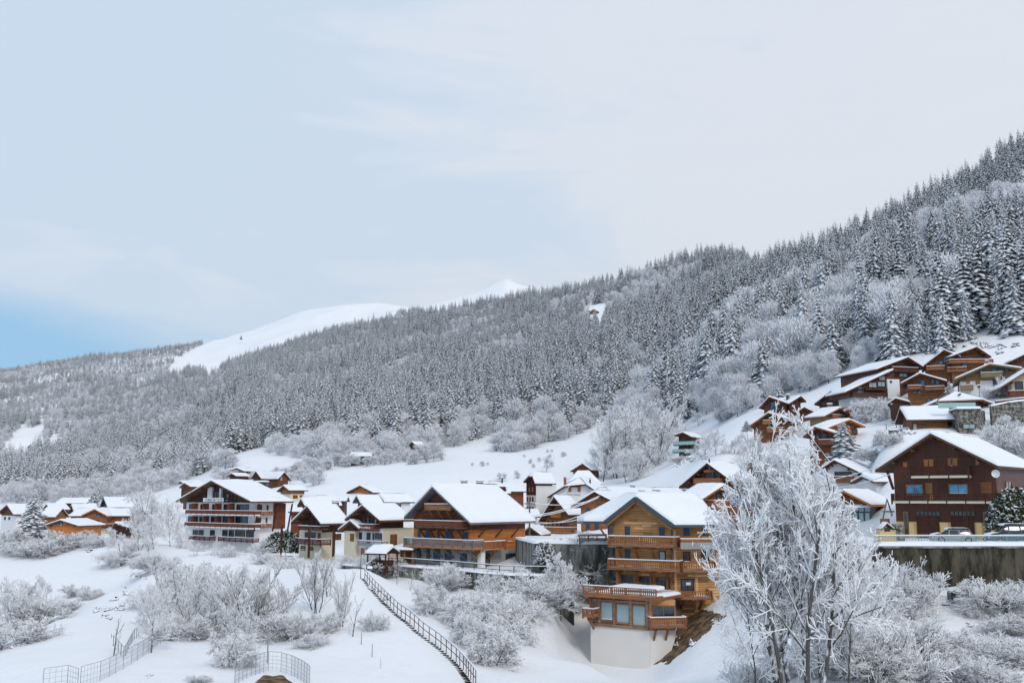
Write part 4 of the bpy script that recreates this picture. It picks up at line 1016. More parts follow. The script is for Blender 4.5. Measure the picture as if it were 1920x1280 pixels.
    H = House('chalet', 'orange-brown chalet with stepped snowy roofs just right of the honey-wood chalet', 'chalet', (1358, 909), 138, 975)
    f, s = gable(H, (1358, 909), (1307.5, 941.6), (1405, 938), 138, -38, bk=1272, ins=(.9, .9), ov=1.3, walls=((None, W_MID),), fascia=W_RAIL)
    balcony(H, f, 1338, 1362, (937.5, 937.5), (956, 956), 1.3, 'board', W_RAIL)
    win(H, f, 1343, 924, 1352, 934, 'g')
    H = House('chalet', 'white chalet with a window-box balcony and tall chimney, above the glazed house', 'chalet', (1563.8, 862.3), 150, 925)
    f, s = gable(H, (1563.8, 862.3), (1543, 876), (1636.6, 897), 150, 36, bk=1690, ins=(.7, .7), ov=1.1, walls=((None, P_WHITE),), fascia=W_DARK, wallx=(1552, 1608))
    balcony(H, f, 1564, 1597, (892, 893), (904, 905), .9, 'board', W_MID)
    win(H, f, 1566, 885, 1596, 893, 'gn'); H.part('side_boarding', SLATE, lambda mb: (lambda p, q: box(mb, s.F, p[0], q[0], -.05, 0, q[1], p[1]))(s.loc(1609, 880), s.loc(1640, 905)))
    chimney(H, 1599, 1605, 858, 874, 155, P_WHITE)
    H = House('house', 'low house with an orange boarded gable over a grey glazed wall', 'house', (1581, 919.4), 127, 986)
    f, s = gable(H, (1581, 919.4), (1553, 934), (1634.4, 946), 127, 36, bk=1680, ins=(.5, .7), ov=1.0, walls=((948, W_MID), (None, SLATE)), fascia=W_ORANGE)
    for i in range(6):
        u = 1565+i*11.3; win(H, f, u, 951, u+10, 959, 'pn', frame=SLATE, fw=.05); win(H, f, u, 961, u+10, 981, 'pn', frame=SLATE, fw=.05)
    H.part('awning_snow', ROOFSNOW, lambda mb: (lambda p, q: snow_patch(mb, f.F, [(p[0], f.y-.7, p[1]), (q[0], f.y-.7, p[1]), (q[0], f.y, p[1]+.2), (p[0], f.y, p[1]+.2)], .25, 3))(f.loc(1580, 951), f.loc(1636, 951)), None, True)
    # --- hillside chalets -------------------------------------------------------------------------------
    H = House('chalet', 'low wood chalet with a rough stone tower, below the hillside road', 'chalet', (1750, 770), 160, 850)
    pl = longhouse(H, 1700, 1792, 765, 787, 160, math.radians(0)*0+8, 8, W_MID, ins=1.0, fascia=W_DARK)
    for q, k in (((1712, 795, 1719, 806), 'p'), ((1730, 797, 1736, 806), 'g'), ((1714, 816, 1719, 826), 'p'), ((1724, 813, 1730, 824), 'p'), ((1735, 810, 1752, 822), 'p')): win(H, pl, *q, k, frame=W_RED)
    FT = Fr(P(1796, 767, 157), math.radians(8)); PT_ = Pl(FT, 0); xq = PT_.loc(1832, 767)[0]; zt = P(1796, 767, 157)[2]
    H.part('stone_tower', STONE, lambda mb: hprism(mb, FT, [(0, 0), (xq, 0), (xq+2.4, 4), (xq+1, 8), (0, 8)], zt-9, zt))
    H.part('snow', ROOFSNOW, lambda mb: snow_patch(mb, FT, [(-.3, -.3, zt), (xq+.5, -.3, zt), (xq+2.6, 8, zt), (-.3, 8, zt)], .35, 5), None, True)
    win(H, PT_, 1806, 795, 1828, 803, 'p', frame=W_RED)
    chimney(H, 1796, 1812, 803, 822, 150, STONE) if False else None
    H.part('glass_parapet', TEAL, lambda mb: box(mb, FT, -2.6, xq+.2, 1.2, 1.26, zt+.3, zt+1.15))
    H = House('chalet', 'wide low chalet with a broad hipped snow roof behind the stone tower', 'chalet', (1801, 733), 168, 790)
    f, s = gable(H, (1801, 733), (1730.5, 763), (1867, 758), 168, 10, depth=12, ins=(1.5, 1.5), ov=1.6, walls=((None, W_RED),), jerk=.62, fascia=W_MID)
    win(H, f, 1760, 752, 1780, 759, 'gn'); win(H, f, 1815, 750, 1835, 758, 'gn')
    H = House('chalet', 'big dark brown chalet with a long balcony, uppermost left of the hillside group', 'chalet', (1703.4, 669), 208, 782)
    f, s = gable(H, (1703.4, 669), (1643.4, 692), (1736, 690), 208, -16, depth=15, ins=(1, 1.2), ov=1.6, walls=((None, MATS['chestnut_panels']),), fascia=W_RED)
    balcony(H, f, 1673, 1722, (688, 688), (697.5, 697), 1.4, 'board', W_DARK)
    win(H, f, 1686, 700, 1700, 706, 'p'); win(H, f, 1664, 700, 1669, 706, 'pw', frame=WHITE)
    PL2 = Pl(Fr(P(1671, 694, 205), math.radians(-8)), 0)
    a_, b_ = PL2.loc(1671, 694), PL2.loc(1580, 736); c_ = PL2.loc(1662, 757); h_ = PL2.loc(1662, 744)
    roof(H, PL2.F, [[(b_[0], 8, b_[1]), (b_[0], -.9, b_[1]), (a_[0], -.9, a_[1]), (a_[0], 8, a_[1])]], W_RED)
    H.part('wall', MATS['chestnut_panels'], lambda mb: xprism(mb, PL2.F, [(b_[0]+1, h_[1]), (a_[0]+.6, h_[1]), (a_[0]+.6, a_[1]-.4), (b_[0]+1, b_[1]+.1)], 0, 8))
    H.part('rendered_base', P_WHITE, lambda mb: box(mb, PL2.F, b_[0]+3, a_[0]+2, .01, 8, c_[1]-3, h_[1]-.01))
    H.part('stair_tower', P_WHITE, lambda mb: (lambda p, q: box(mb, PL2.F, p[0], q[0], -.5, 2, q[1], p[1]))(PL2.loc(1661, 711), PL2.loc(1686, 748)))
    H.part('round_window', GLASS, lambda mb: (lambda p: box(mb, PL2.F, p[0]-.25, p[0]+.25, -.55, -.5, p[1]-.25, p[1]+.25))(PL2.loc(1668, 716)))
    for q, k in (((1629, 717, 1643, 725), 'p'), ((1646, 716, 1659, 724), 'p'), ((1648, 705, 1659, 712), 'p'), ((1608, 725, 1616, 729), 'b'), ((1608, 733, 1620, 740), 'b')): win(H, PL2, *q, k)
    balcony(H, PL2, 1624, 1663, (728, 727), (732, 731), 1.0, 'board', W_DARK, snow=False); balcony(H, PL2, 1600, 1663, (736, 735), (744, 743), 1.0, 'board', MATS['chestnut_panels'], snow=False)
    balcony(H, PL2, 1588, 1632, (764, 761), (771, 768), 2.4, 'board', W_RAIL, brk=2)
    H = House('chalet', 'small dark gabled chalet tucked against the left side of the big dark brown one', 'chalet', (1557.4, 733), 215, 782)
    f, s = gable(H, (1557.4, 733), (1526.4, 757), (1599.8, 748), 215, 32, depth=10, walls=((None, MATS['chestnut_panels']),), ov=1.3, fascia=W_RED)
    win(H, f, 1562, 747, 1567, 752, 'b'); win(H, f, 1570, 747, 1576, 752, 'b'); balcony(H, f, 1540, 1575, (753, 752), (759, 758), 1.1, 'board', W_DARK, snow=False)
    H = House('chalet', 'light orange gabled chalet below the small dark gabled one', 'chalet', (1575.7, 764), 203, 795)
    f, s = gable(H, (1575.7, 764), (1545, 780), (1604, 780), 203, -34, bk=1512, walls=((None, W_TAN),), ov=1.3, fascia=W_RAIL)
    balcony(H, f, 1561, 1580, (777, 777), (783, 783), 1.1, 'board', W_RAIL); chimney(H, 1553, 1561, 759, 764, 207, STONE)
    H = House('chalet', 'dark chalet with a tall arched sky-blue window, highest on the left of the hillside group', 'chalet', (1441.7, 743.5), 232, 782)
    f, s = gable(H, (1441.7, 743.5), (1423, 764), (1474, 755), 232, 30, bk=1492, walls=((None, MATS['chestnut_panels']),), ov=1.4, fascia=W_RED)
    win(H, f, 1445, 754, 1453, 765, 'bw'); win(H, f, 1445, 767, 1453, 772, 'bw'); 
    gable(H, (1502, 742), (1480, 756), (1512, 752), 233, -20, depth=9, walls=((None, MATS['chestnut_panels']),), ov=1.2, fascia=W_RED)
    chimney(H, 1475, 1481, 741, 747, 235, STONE)
    H = House('chalet', 'light orange-brown chalet with two stacked balconies below the one with the arched window', 'chalet', (1440.5, 773), 212, 816)
    f, s = gable(H, (1440.5, 773), (1402, 800), (1482, 787), 212, 30, depth=12, walls=((None, W_MID),), ov=1.7, fascia=W_RAIL)
    balcony(H, f, 1430, 1453, (787, 787), (795, 795), 1.2, 'board', W_RAIL); balcony(H, f, 1438, 1468, (801, 801), (810, 810), 1.4, 'board', W_RAIL)
    win(H, f, 1440, 796, 1446, 803, 'p'); win(H, f, 1449, 796, 1458, 803, 'g')
    H = House('chalet', 'orange gabled chalet standing behind the garden spruce', 'chalet', (1594, 786), 182, 842)
    f, s = gable(H, (1594, 786), (1548, 803), (1623, 799), 182, -30, bk=1530, walls=((None, W_RAIL),), ov=1.4, fascia=W_ORANGE)
    win(H, f, 1598, 805, 1607, 812, 'g'); balcony(H, f, 1592, 1614, (818, 818), (826, 826), 1.1, 'board', W_RED)
    H = House('chalet', 'red-brown chalet half hidden by the top of the big frosted tree', 'chalet', (1527.6, 799.7), 176, 868)
    f, s = gable(H, (1527.6, 799.7), (1505, 818), (1569, 812), 176, 34, bk=1585, walls=((None, W_RED),), ov=1.3, fascia=W_RAIL)
    balcony(H, f, 1534, 1560, (824, 823), (834, 833), 1.2, 'board', W_RED); win(H, f, 1530, 812, 1536, 820, 'g'); win(H, f, 1541, 813, 1550, 822, 'g')
    H = House('chalet', 'small chalet with two pale teal balconies at the foot of the spruce slope', 'chalet', (1280, 810), 262, 856)
    f, s = gable(H, (1280, 810), (1263, 815.5), (1297, 818.5), 262, 34, bk=1319, walls=((848, MATS['chestnut_panels']), (None, STONE)), ov=1.3, fascia=W_MID)
    balcony(H, f, 1262, 1302, (826, 828), (834, 836), 1.6, 'glass', TEAL, slabm=METAL, snow=False); balcony(H, f, 1261, 1296, (841, 842), (848, 849), 1.6, 'glass', TEAL, slabm=METAL, snow=False)
    H = House('chalet', 'chalet with twin gables and large sky-blue windows, top of the hillside group', 'chalet', (1770, 655.3), 205, 716)
    f, s = gable(H, (1770, 655.3), (1732, 685), (1802, 669), 205, 20, depth=14, walls=((None, W_MID),), ov=1.7, fascia=W_RED)
    for q in ((1761, 677, 1768, 682), (1769, 669, 1777, 680), (1779, 664, 1787, 669), (1779, 671, 1787, 677), (1790, 668, 1797, 674)): win(H, f, *q, 'bn')
    win(H, f, 1793, 684, 1799, 690, 'b')
    balcony(H, f, 1737, 1771, (686, 685), (693, 692), 1.5, 'pales', W_RAIL); balcony(H, f, 1776, 1812, (689, 687), (697, 695), 1.5, 'pales', W_RAIL)
    f, s = gable(H, (1832, 649.7), (1782, 668), (1859, 668), 203, 4, depth=13, walls=((None, W_MID),), ov=1.9, fascia=W_RED)
    win(H, f, 1803, 680, 1813, 687, 'b'); balcony(H, f, 1780, 1862, (674, 672), (680, 679), 1.7, 'pales', W_RAIL)
    H = House('chalet', 'tan chalet with white lower storey, second balcony below its shallow gable', 'chalet', (1856, 681.5), 180, 738)
    f, s = gable(H, (1856, 681.5), (1790, 710), (1917, 690), 180, 22, depth=15, walls=((713, W_TAN), (None, P_WHITE)), ov=1.7, fascia=W_TAN, wallx=(1800, 1905))
    balcony(H, f, 1839, 1879, (699, 696), (708, 705), 1.3, 'board', W_TAN); balcony(H, f, 1801, 1824, (722, 720), (731, 730), 1.4, 'board', W_TAN)
    for q, k in (((1837, 694, 1843, 703), 'b'), ((1860, 692, 1869, 698), 'b'), ((1871, 691, 1878, 697), 'b'), ((1884, 687, 1890, 696), 'b'), ((1811, 714, 1819, 722), 'so'), ((1829, 712, 1838, 721), 'so'), ((1862, 712, 1870, 722), 'g')): win(H, f, *q, k)
    H = House('chalet', 'square brown chalet with sky-blue gable windows and small balconies on every side', 'chalet', (1725, 699.4), 192, 756)
    f, s = gable(H, (1725, 699.4), (1688, 719), (1776, 714), 192, 24, depth=12, walls=((None, W_MID),), ov=1.5, fascia=W_RED, wallx=(1701, 1770))
    for q, k in (((1726, 713, 1734, 723), 'b'), ((1746, 711, 1752, 720), 'b'), ((1754, 712, 1761, 719), 'b'), ((1738, 748, 1745, 755), 'b'), ((1749, 747, 1756, 754), 'b'), ((1714, 730, 1718, 736), 'g'), ((1722, 730, 1726, 736), 'g')): win(H, f, *q, k)
    balcony(H, f, 1702, 1727, (722, 722), (729, 729), 1.2, 'pales', W_RAIL); balcony(H, f, 1735, 1770, (724, 723), (731, 730), 1.2, 'pales', W_RAIL)
    H = House('chalet', 'orange-soffited chalet with a white wall, cut by the right edge of the view', 'chalet', (1955, 676), 165, 750)
    f, s = gable(H, (1955, 676), (1873, 727), (2030, 712), 165, 14, depth=13, walls=((None, P_CREAM),), ov=2.2, fascia=W_RAIL, wallx=(1897, 2010))
    win(H, f, 1904, 716, 1918, 735, 'g'); balcony(H, f, 1893, 1960, (732, 731), (742, 741), 1.3, 'board', W_RED)
    H = House('chalet', 'dark chalet behind the tan one at the right edge', 'chalet', (1940, 655), 200, 705)
    gable(H, (1940, 655), (1894, 677), (1985, 677), 200, 14, depth=12, walls=((None, MATS['chestnut_panels']),), ov=1.4, fascia=W_RED)
    H = House('garage', 'low snow-roofed garage below the square brown chalet', 'garage', (1679, 746), 186, 758)
    gable(H, (1679, 746), (1664, 757), (1706, 753), 186, 24, depth=8, ins=(.4, .4), ov=.5, walls=((None, W_DARK),), purl=False, snow=.3)
    # --- old village ------------------------------------------------------------------------------------
    H = House('inn', 'white inn with a clipped gable, orange shutters and painted name', 'inn', (1082, 896), 225, 965)
    f, s = gable(H, (1082, 896), (1026, 931), (1120, 922), 225, 16, depth=15, ins=(.8, .8), ov=1.2, walls=((None, P_WHITE),), jerk=.42, fascia=W_DARK, purl=False)
    for q in ((1065.8, 911, 1071.5, 921.7), (1083, 912, 1089, 922)): win(H, f, *q, 'so')
    txt(H, Pl(f.F, f.y-.03), 1064, 1088.5, 928.5, 'Bonne Auberge', 3.6, MATS['ochre_lettering'], H.root)
    H.part('side_wing', P_CREAM, lambda mb: (lambda p, q: box(mb, f.F, p[0], q[0], 3, 12, q[1], p[1]))(f.loc(1022, 930), f.loc(1046, 962)))
    chimney(H, 1057, 1062, 895, 902, 232, BRICKR); chimney(H, 1105, 1108, 898, 908, 228, CONC)
    H = House('house', 'tall old house with a dark timber end and white lower floors, left of the inn', 'house', (996, 887), 236, 966)
    f, s = gable(H, (996, 887), (981, 903), (1003, 906), 236, 52, bk=1043, ins=(.3, .5), ov=.7, walls=((928, W_DARK), (None, P_WHITE)), jerk=.3, purl=False)
    H.part('side_rendering', P_WHITE, lambda mb: (lambda p, q: box(mb, s.F, p[0], q[0], -.05, 0, q[1], p[1]))(s.loc(1005, 910), s.loc(1043, 960)))
    for q in ((991.5, 914, 994, 922), (997.5, 913.5, 1000, 921.5)): win(H, f, *q, 'so')
    for x in (988, 993, 998): win(H, f, x, 932, x+2.5, 940, 'sr'); win(H, f, x, 950, x+2.5, 957, 'sr')
    H = House('house', 'white house with a hipped snow roof behind the inn', 'house', (1090, 888), 245, 960)
    longhouse(H, 1062, 1128, 885, 908, 245, 0, 9, P_WHITE, hipL=3, hipR=2.6)
    H = House('cabin', 'small dark red cabin above the inn roofs', 'cabin', (1092, 868.6), 290, 892)
    gable(H, (1092, 868.6), (1069, 883), (1109, 881), 290, 24, depth=9, ins=(.6, .6), ov=.9, walls=((None, W_RED),))
    H = House('chalet', 'steep-roofed chalet with an orange balcony behind the concrete terrace wall', 'chalet', (1038.3, 931), 165, 1012)
    f, s = gable(H, (1038.3, 931), (1006.4, 982), (1066, 965), 165, 36, bk=1096, ins=(1.2, .6), ov=1.6, walls=((None, W_MID),), fascia=W_DARK, wallx=(1020, 1066))
    balcony(H, f, 1017, 1073, (987, 989), (998, 1000), 1.4, 'board', W_RAIL, brk=5, slabm=W_ORANGE)
    for x in (1026, 1034, 1042, 1050): win(H, f, x, 975, x+5, 986, 'gn', frame=W_ORANGE)
    H.part('boarded_bay', W_ORANGE, lambda mb: (lambda p, q: box(mb, f.F, p[0], q[0], f.y-.4, f.y, q[1], p[1]))(f.loc(1035, 960), f.loc(1054, 970)))
    H = House('chalet', 'russet chalet with dark eaves between the steep-roofed one and the honey-wood chalet', 'chalet', (1114, 921.7), 150, 1012)
    f, s = gable(H, (1114, 921.7), (1069.5, 949.6), (1146, 938), 150, 20, depth=10, ins=(2.4, 1), ov=1.3, walls=((None, W_RAIL),), fascia=W_DARK, wallx=(1089, 1146))
    for q in ((1099, 952, 1106, 962), (1115, 951, 1124, 956), (1099, 982, 1106, 995), (1115, 982, 1123, 995)): win(H, f, *q, 'sb')
    balcony(H, f, 1102, 1140, (996, 996), (1008, 1008), 1.1, 'board', W_RAIL)
    H = House('shed', 'small dark gabled shed beside the utility pole', 'shed', (992.5, 987), 150, 1012)
    gable(H, (992.5, 987), (975.8, 1002), (1015, 1003), 150, 16, depth=6, ins=(.5, .5), ov=.5, walls=((None, W_DARK),), purl=False)
    def simple_gable(lab, A, L, R, Y, a, base, bk=None, depth=None, walls=((None, W_MID),), cat='house', wins=(), swins=(), nm='house', **kw):
        H = House(nm, lab, cat, A, Y, base)
        f, s = gable(H, A, L, R, Y, a, bk=bk, depth=depth or 10, walls=walls, **({'ins': (.6, .6), 'ov': .9} | kw))
        for q in wins: win(H, f, *q[:4], q[4])
        for q in swins: win(H, s, *q[:4], q[4])
        return H
    simple_gable('house with a long snow roof directly behind the cream chalet by the hedge', (564, 935), (557, 948), (571, 947.5), 188, 62, 968, bk=642, purl=False, walls=((None, SHUT_R),))
    simple_gable('house under a square snow roof, left of two similar roofs behind the red-balconied chalet', (668, 929), (661, 941), (676, 943.5), 200, 58, 962, bk=716, purl=False, fascia=SLATE)
    simple_gable('house under the right of two similar snow roofs behind the red-balconied chalet', (711, 927.5), (704, 936), (720, 941), 205, 58, 965, bk=778, purl=False, fascia=SLATE, walls=((None, P_WHITE),))
    simple_gable('orange-gabled chalet low in the snow meadow, right of centre-left', (674.5, 910), (649.5, 922.6), (700, 923), 268, 34, 934, bk=718, walls=((None, W_ORANGE),), cat='chalet', nm='chalet', wins=((671, 917, 677, 922, 'so'),))
    simple_gable('chalet with an orange upper floor and cream ground floor behind the hotel roof', (531, 909.8), (518.4, 920.6), (541.8, 918.8), 270, 48, 938, bk=578, walls=((926, W_RAIL), (None, P_CREAM)), cat='chalet', nm='chalet', swins=((549, 928, 558, 934, 'sm'), (562, 928, 567, 932, 'sm')))
    simple_gable('long-roofed chalet with a gable end to the right, on the slope above the hotel', (533.5, 884.5), (521.4, 897.5), (545.8, 899), 330, -42, 912, bk=484, walls=((None, W_RED),), cat='chalet', nm='chalet', wins=((526, 893, 529, 900, 'p'),))
    simple_gable('small dark gable at the left end of the long-roofed chalet above the hotel', (479.5, 883), (470, 896), (490, 897), 322, 10, 912, depth=7, walls=((None, W_DARK),), nm='barn', cat='barn')
    simple_gable('dark hay barn highest above the hotel roof', (444, 877), (431, 881), (457.5, 883), 380, 26, 892, depth=9, walls=((None, W_DARK),), nm='barn', cat='barn')
    simple_gable('little dark barn below the highest one above the hotel', (434, 887), (426, 892), (443, 892), 350, 30, 900, depth=7, walls=((None, W_DARK),), nm='barn', cat='barn')
    simple_gable('low roof beside the hotel left corner with a dark gable', (345, 905), (336, 913), (357, 912), 235, 50, 934, bk=372, walls=((None, W_RED),), purl=False)
    simple_gable('upper small roof seen just left of the hotel roof', (338, 902), (333, 905), (343, 905.5), 262, 58, 925, bk=366, walls=((None, W_DARK),), purl=False, snow=.3)
    simple_gable('white and dark timber chalet at the far left edge of the village', (12.5, 946), (-6, 962), (25, 964), 245, 44, 1000, bk=50, walls=((966, W_RED), (None, P_WHITE)), cat='chalet', nm='chalet', wins=((8, 969, 11, 974, 'sr'), (16, 969, 19, 974, 'sr')))
    simple_gable('slate-dark steep gabled house, tallest roof in the left of the village', (194, 933), (184.5, 951.8), (201.5, 950.8), 292, 56, 985, bk=254, walls=((None, SHUT_B),), purl=False, fascia=METAL)
    simple_gable('dark gabled house left of the slate-dark one', (133.5, 945.6), (126, 961), (138, 959.5), 275, 58, 985, bk=186, walls=((None, SHUT_B),), purl=False)
    simple_gable('pink-gabled little house in the left of the village', (86.5, 945), (80.5, 953), (95, 955), 270, 50, 980, bk=106, walls=((None, SHUT_R),), purl=False)
    simple_gable('small orange chalet with a shallow roof, lowest in the left of the village', (112.6, 974.5), (82, 985), (147.5, 985.5), 222, 16, 999, depth=9, walls=((None, W_ORANGE),), cat='chalet', nm='chalet', wins=((105, 980, 110, 984, 'p'), (113, 980, 117, 984, 'p')))
    simple_gable('little dark cabin at the right end of the orange village houses', (215, 980), (207.5, 991), (240, 988.5), 212, 34, 1006, depth=6, walls=((None, W_DARK),), purl=False, nm='cabin', cat='cabin')
    H = House('house', 'long low roof at the back of the left village', 'house', (134, 940), 330, 970); longhouse(H, 104, 163, 934.5, 943, 330, 0, 9, W_DARK)
    H = House('house', 'low orange-walled house left of the wide orange chalet', 'house', (90, 955), 258, 988); longhouse(H, 72, 104, 953, 969, 258, 0, 8, W_RAIL)
    H = House('chalet', 'wide orange chalet with a central gable and balcony in the left of the village', 'chalet', (190, 955), 240, 998)
    longhouse(H, 129, 254, 954.5, 967, 240, -3, 10, W_RAIL, ins=1.0)
    f, s = gable(H, (177, 953.7), (152, 965.5), (202, 967), 238.5, 4, depth=7, ins=(.6, .6), ov=.8, walls=((990, W_RAIL), (None, P_CREAM)), fascia=W_ORANGE)
    balcony(H, f, 150, 209, (981.5, 981.5), (987.5, 987.5), 1.1, 'board', W_RED)
    for q in ((173, 975, 178, 981), (181, 975, 186, 981), (182, 961, 188, 967)): win(H, f, *q, 'g')
    H = House('house', 'long flat snow roof with dark chimneys behind the honey-wood chalet', 'house', (1220, 925), 178, 975); longhouse(H, 1143, 1312, 917, 932, 178, 0, 12, W_DARK)
    chimney(H, 1182, 1191, 911, 919, 186, METAL); chimney(H, 1225, 1238, 920, 929, 181, W_MID, cap=False); chimney(H, 1281, 1294, 918, 927, 181, SLATE, cap=False); chimney(H, 1199, 1209, 921, 928, 181, METAL, cap=False)
    H = House('house', 'low house with a dark red gable strip behind the big brown chalet roof', 'house', (940, 906), 232, 940); longhouse(H, 915, 968, 904.5, 912, 232, 0, 8, W_RED)
    chimney(H, 940, 943, 897, 907, 234, METAL); chimney(H, 864, 876, 903, 912, 150, METAL); chimney(H, 893, 906, 904, 913, 150, METAL)
    for lab, x0, x1, yr, ye, b_, Yq, m in (('dark red house under a snow roof just right of the hotel', 540, 580, 949, 959, 985, 212, W_RED), ('house with a plain snow roof above the cream porch chalet', 588, 650, 931, 939, 965, 226, W_DARK),
        ('low house left of the steep-roofed chalet by the utility pole', 984, 1014, 957, 968, 1000, 185, P_WHITE), ('low dark house behind the right end of the big brown chalet roof', 950, 987, 914, 921, 945, 226, W_RED), ('small white annex between the window-box chalet and the dark brown one', 1638, 1674, 893, 903, 925, 138, P_WHITE),
        ('house roof behind the steep-roofed chalet and the russet one', 1126, 1180, 917, 925, 950, 205, W_MID)):
        H = House('house', lab, 'house', ((x0+x1)/2, ye), Yq, b_); longhouse(H, x0, x1, yr, ye, Yq, -4, 8, m)
    simple_gable('brown gabled house right behind the loggia chalet', (1418, 873), (1386, 889), (1442, 888), 160, 30, 935, depth=9, walls=((None, W_RED),), cat='chalet', nm='chalet')
    simple_gable('small brown gable between the arched-window chalet and the light orange one', (1508, 763), (1494, 772), (1524, 771), 222, 20, 795, depth=8, walls=((None, W_RED),), cat='chalet', nm='chalet')
    H = House('hut', 'tiny hut roof in the bushes at the left edge of the meadow', 'hut', (675, 852), 400, 862); longhouse(H, 655, 697, 849, 855, 400, 0, 6, W_DARK)
    H = House('barn', 'snow-roofed barn half hidden by frosted trees at the top left of the meadow', 'barn', (772, 828), 430, 842)
    gable(H, (772, 828), (766, 835), (782, 836), 430, 55, bk=800, ins=(.4, .4), ov=.6, walls=((None, W_DARK),), purl=False)
    YC = hit(1113, 590)[1]*.995; YL = hit(55, 840)[1]*.995
    H = House('cabin', 'lone brown cabin in a small clearing high in the forest', 'cabin', (1113, 579.5), YC, 588)
    gable(H, (1113, 579.5), (1104, 585), (1123, 584.5), YC, 20, depth=9, ins=(.5, .5), ov=.7, walls=((None, W_MID),), purl=False)
    H = House('cabin', 'tiny red-brown cabin in the clearing at the far left', 'cabin', (55, 835), YL, 840)
    gable(H, (55, 834.5), (51, 837), (60, 837), YL, 30, depth=6, ins=(.3, .3), ov=.4, walls=((None, W_RED),), purl=False, snow=.3)
    # low shelters on the street
    H = House('carport', 'open brown timber carport with a flat snowy roof beside the big brown chalet', 'carport', (748, 1030), 136, 1048)
    F = Fr(P(723, 1030, 136), math.radians(20)); x1 = Pl(F, 0).loc(774, 1031)[0]; z = P(723, 1030, 136)[2]
    roof(H, F, [[(0, 0, z), (x1, 0, z), (x1, 4.5, z+.3), (0, 4.5, z+.3)]], W_DARK, .18, .3)
    H.part('back_wall', W_MID, lambda mb: box(mb, F, .3, x1-.2, 3.8, 4, z-2.6, z-.1))
    for i in range(4): H.part('post', W_RAIL, lambda mb: box(mb, F, .2+(x1-.5)*i/3, .38+(x1-.5)*i/3, .3, .5, z-2.7, z-.19))
    H.part('slat_screen', W_MID, lambda mb: [box(mb, F, .3, x1*.7, .36, .42, z-2.3+i*.38, z-2.1+i*.38) for i in range(4)])
    H = House('shelter', 'small snow-capped shelter on dark posts at the top of the stair path', 'shelter', (692, 1036), 128, 1058)
    F = Fr(P(684, 1037, 128), math.radians(25)); x1 = Pl(F, 0).loc(724, 1034)[0]; z = P(684, 1037, 128)[2]
    roof(H, F, [[(0, 0, z), (x1, 0, z), (x1, 1.7, z+.7), (0, 1.7, z+.7)], [(x1, 3.4, z), (0, 3.4, z), (0, 1.7, z+.7), (x1, 1.7, z+.7)]], W_DARK, .15, .38)
    for x, y in ((.2, .2), (x1-.3, .2), (.2, 3), (x1-.3, 3)): H.part('post', W_DARK, lambda mb: box(mb, F, x, x+.14, y, y+.14, z-2.6, z-.1))
    H.part('wood_pile', W_DARK, lambda mb: box(mb, F, .5, x1-.5, 1, 2.6, z-2.4, z-.9))
dish_n = 14
def dish(mb, F, c, r):
    for i in range(dish_n):
        a, b = 2*math.pi*i/dish_n, 2*math.pi*(i+1)/dish_n
        mb.quad([F.to(c[0], c[1]+.12, c[2]), F.to(c[0]+r*math.cos(a), c[1]-.05, c[2]+r*math.sin(a)), F.to(c[0]+r*math.cos(b), c[1]-.05, c[2]+r*math.sin(b))])
    beam(mb, F, (c[0], c[1]+.1, c[2]), (c[0], c[1]+1.2, c[2]-.2), .07, .07); beam(mb, F, (c[0], c[1]+.1, c[2]-.3), (c[0]+.1, c[1]-.5, c[2]), .04, .04)
MATS['grey_lettering'] = plain('grey_lettering', (.16, .15, .16), .6, .05, 2)
MATS['ochre_lettering'] = plain('ochre_lettering', (.42, .30, .14), .7, .1, 2)
wood('chestnut_panels', (.080, .029, .017), (.108, .038, .021), board=1.2, vertical=True, dirt=.3, rough=.5)
def txt(H, pl, px0, px1, pyb, s, hpx, mat, parent):
    p, q = pl.loc(px0, pyb), pl.loc(px1, pyb)
    cu = bpy.data.curves.new('lettering', 'FONT'); cu.body = s; cu.size = 1; cu.extrude = .02
    o = bpy.data.objects.new('lettering', cu); COL.objects.link(o); dg = bpy.context.evaluated_depsgraph_get()
    me = bpy.data.meshes.new_from_object(o.evaluated_get(dg)); bpy.data.objects.remove(o)
    V = np.array([v.co[:] for v in me.vertices]); w_ = V[:, 0].max()-V[:, 0].min(); Y = np.linalg.norm(pl.F.to(p[0], pl.y, p[1]))
    sx = abs(q[0]-p[0])/w_; sz = hpx*Y/FPX/.72
    r0 = np.array(ROOTLOC[H.root.name])
    W_ = np.array([pl.F.to(min(p[0], q[0])+(v[0]-V[:, 0].min())*sx, pl.y-v[2], p[1]+v[1]*sz)-r0 for v in V])
    me.vertices.foreach_set('co', W_.astype(np.float32).ravel()); me.update(); me.materials.clear(); me.materials.append(mat)
    return link('lettering', me, parent)
village()
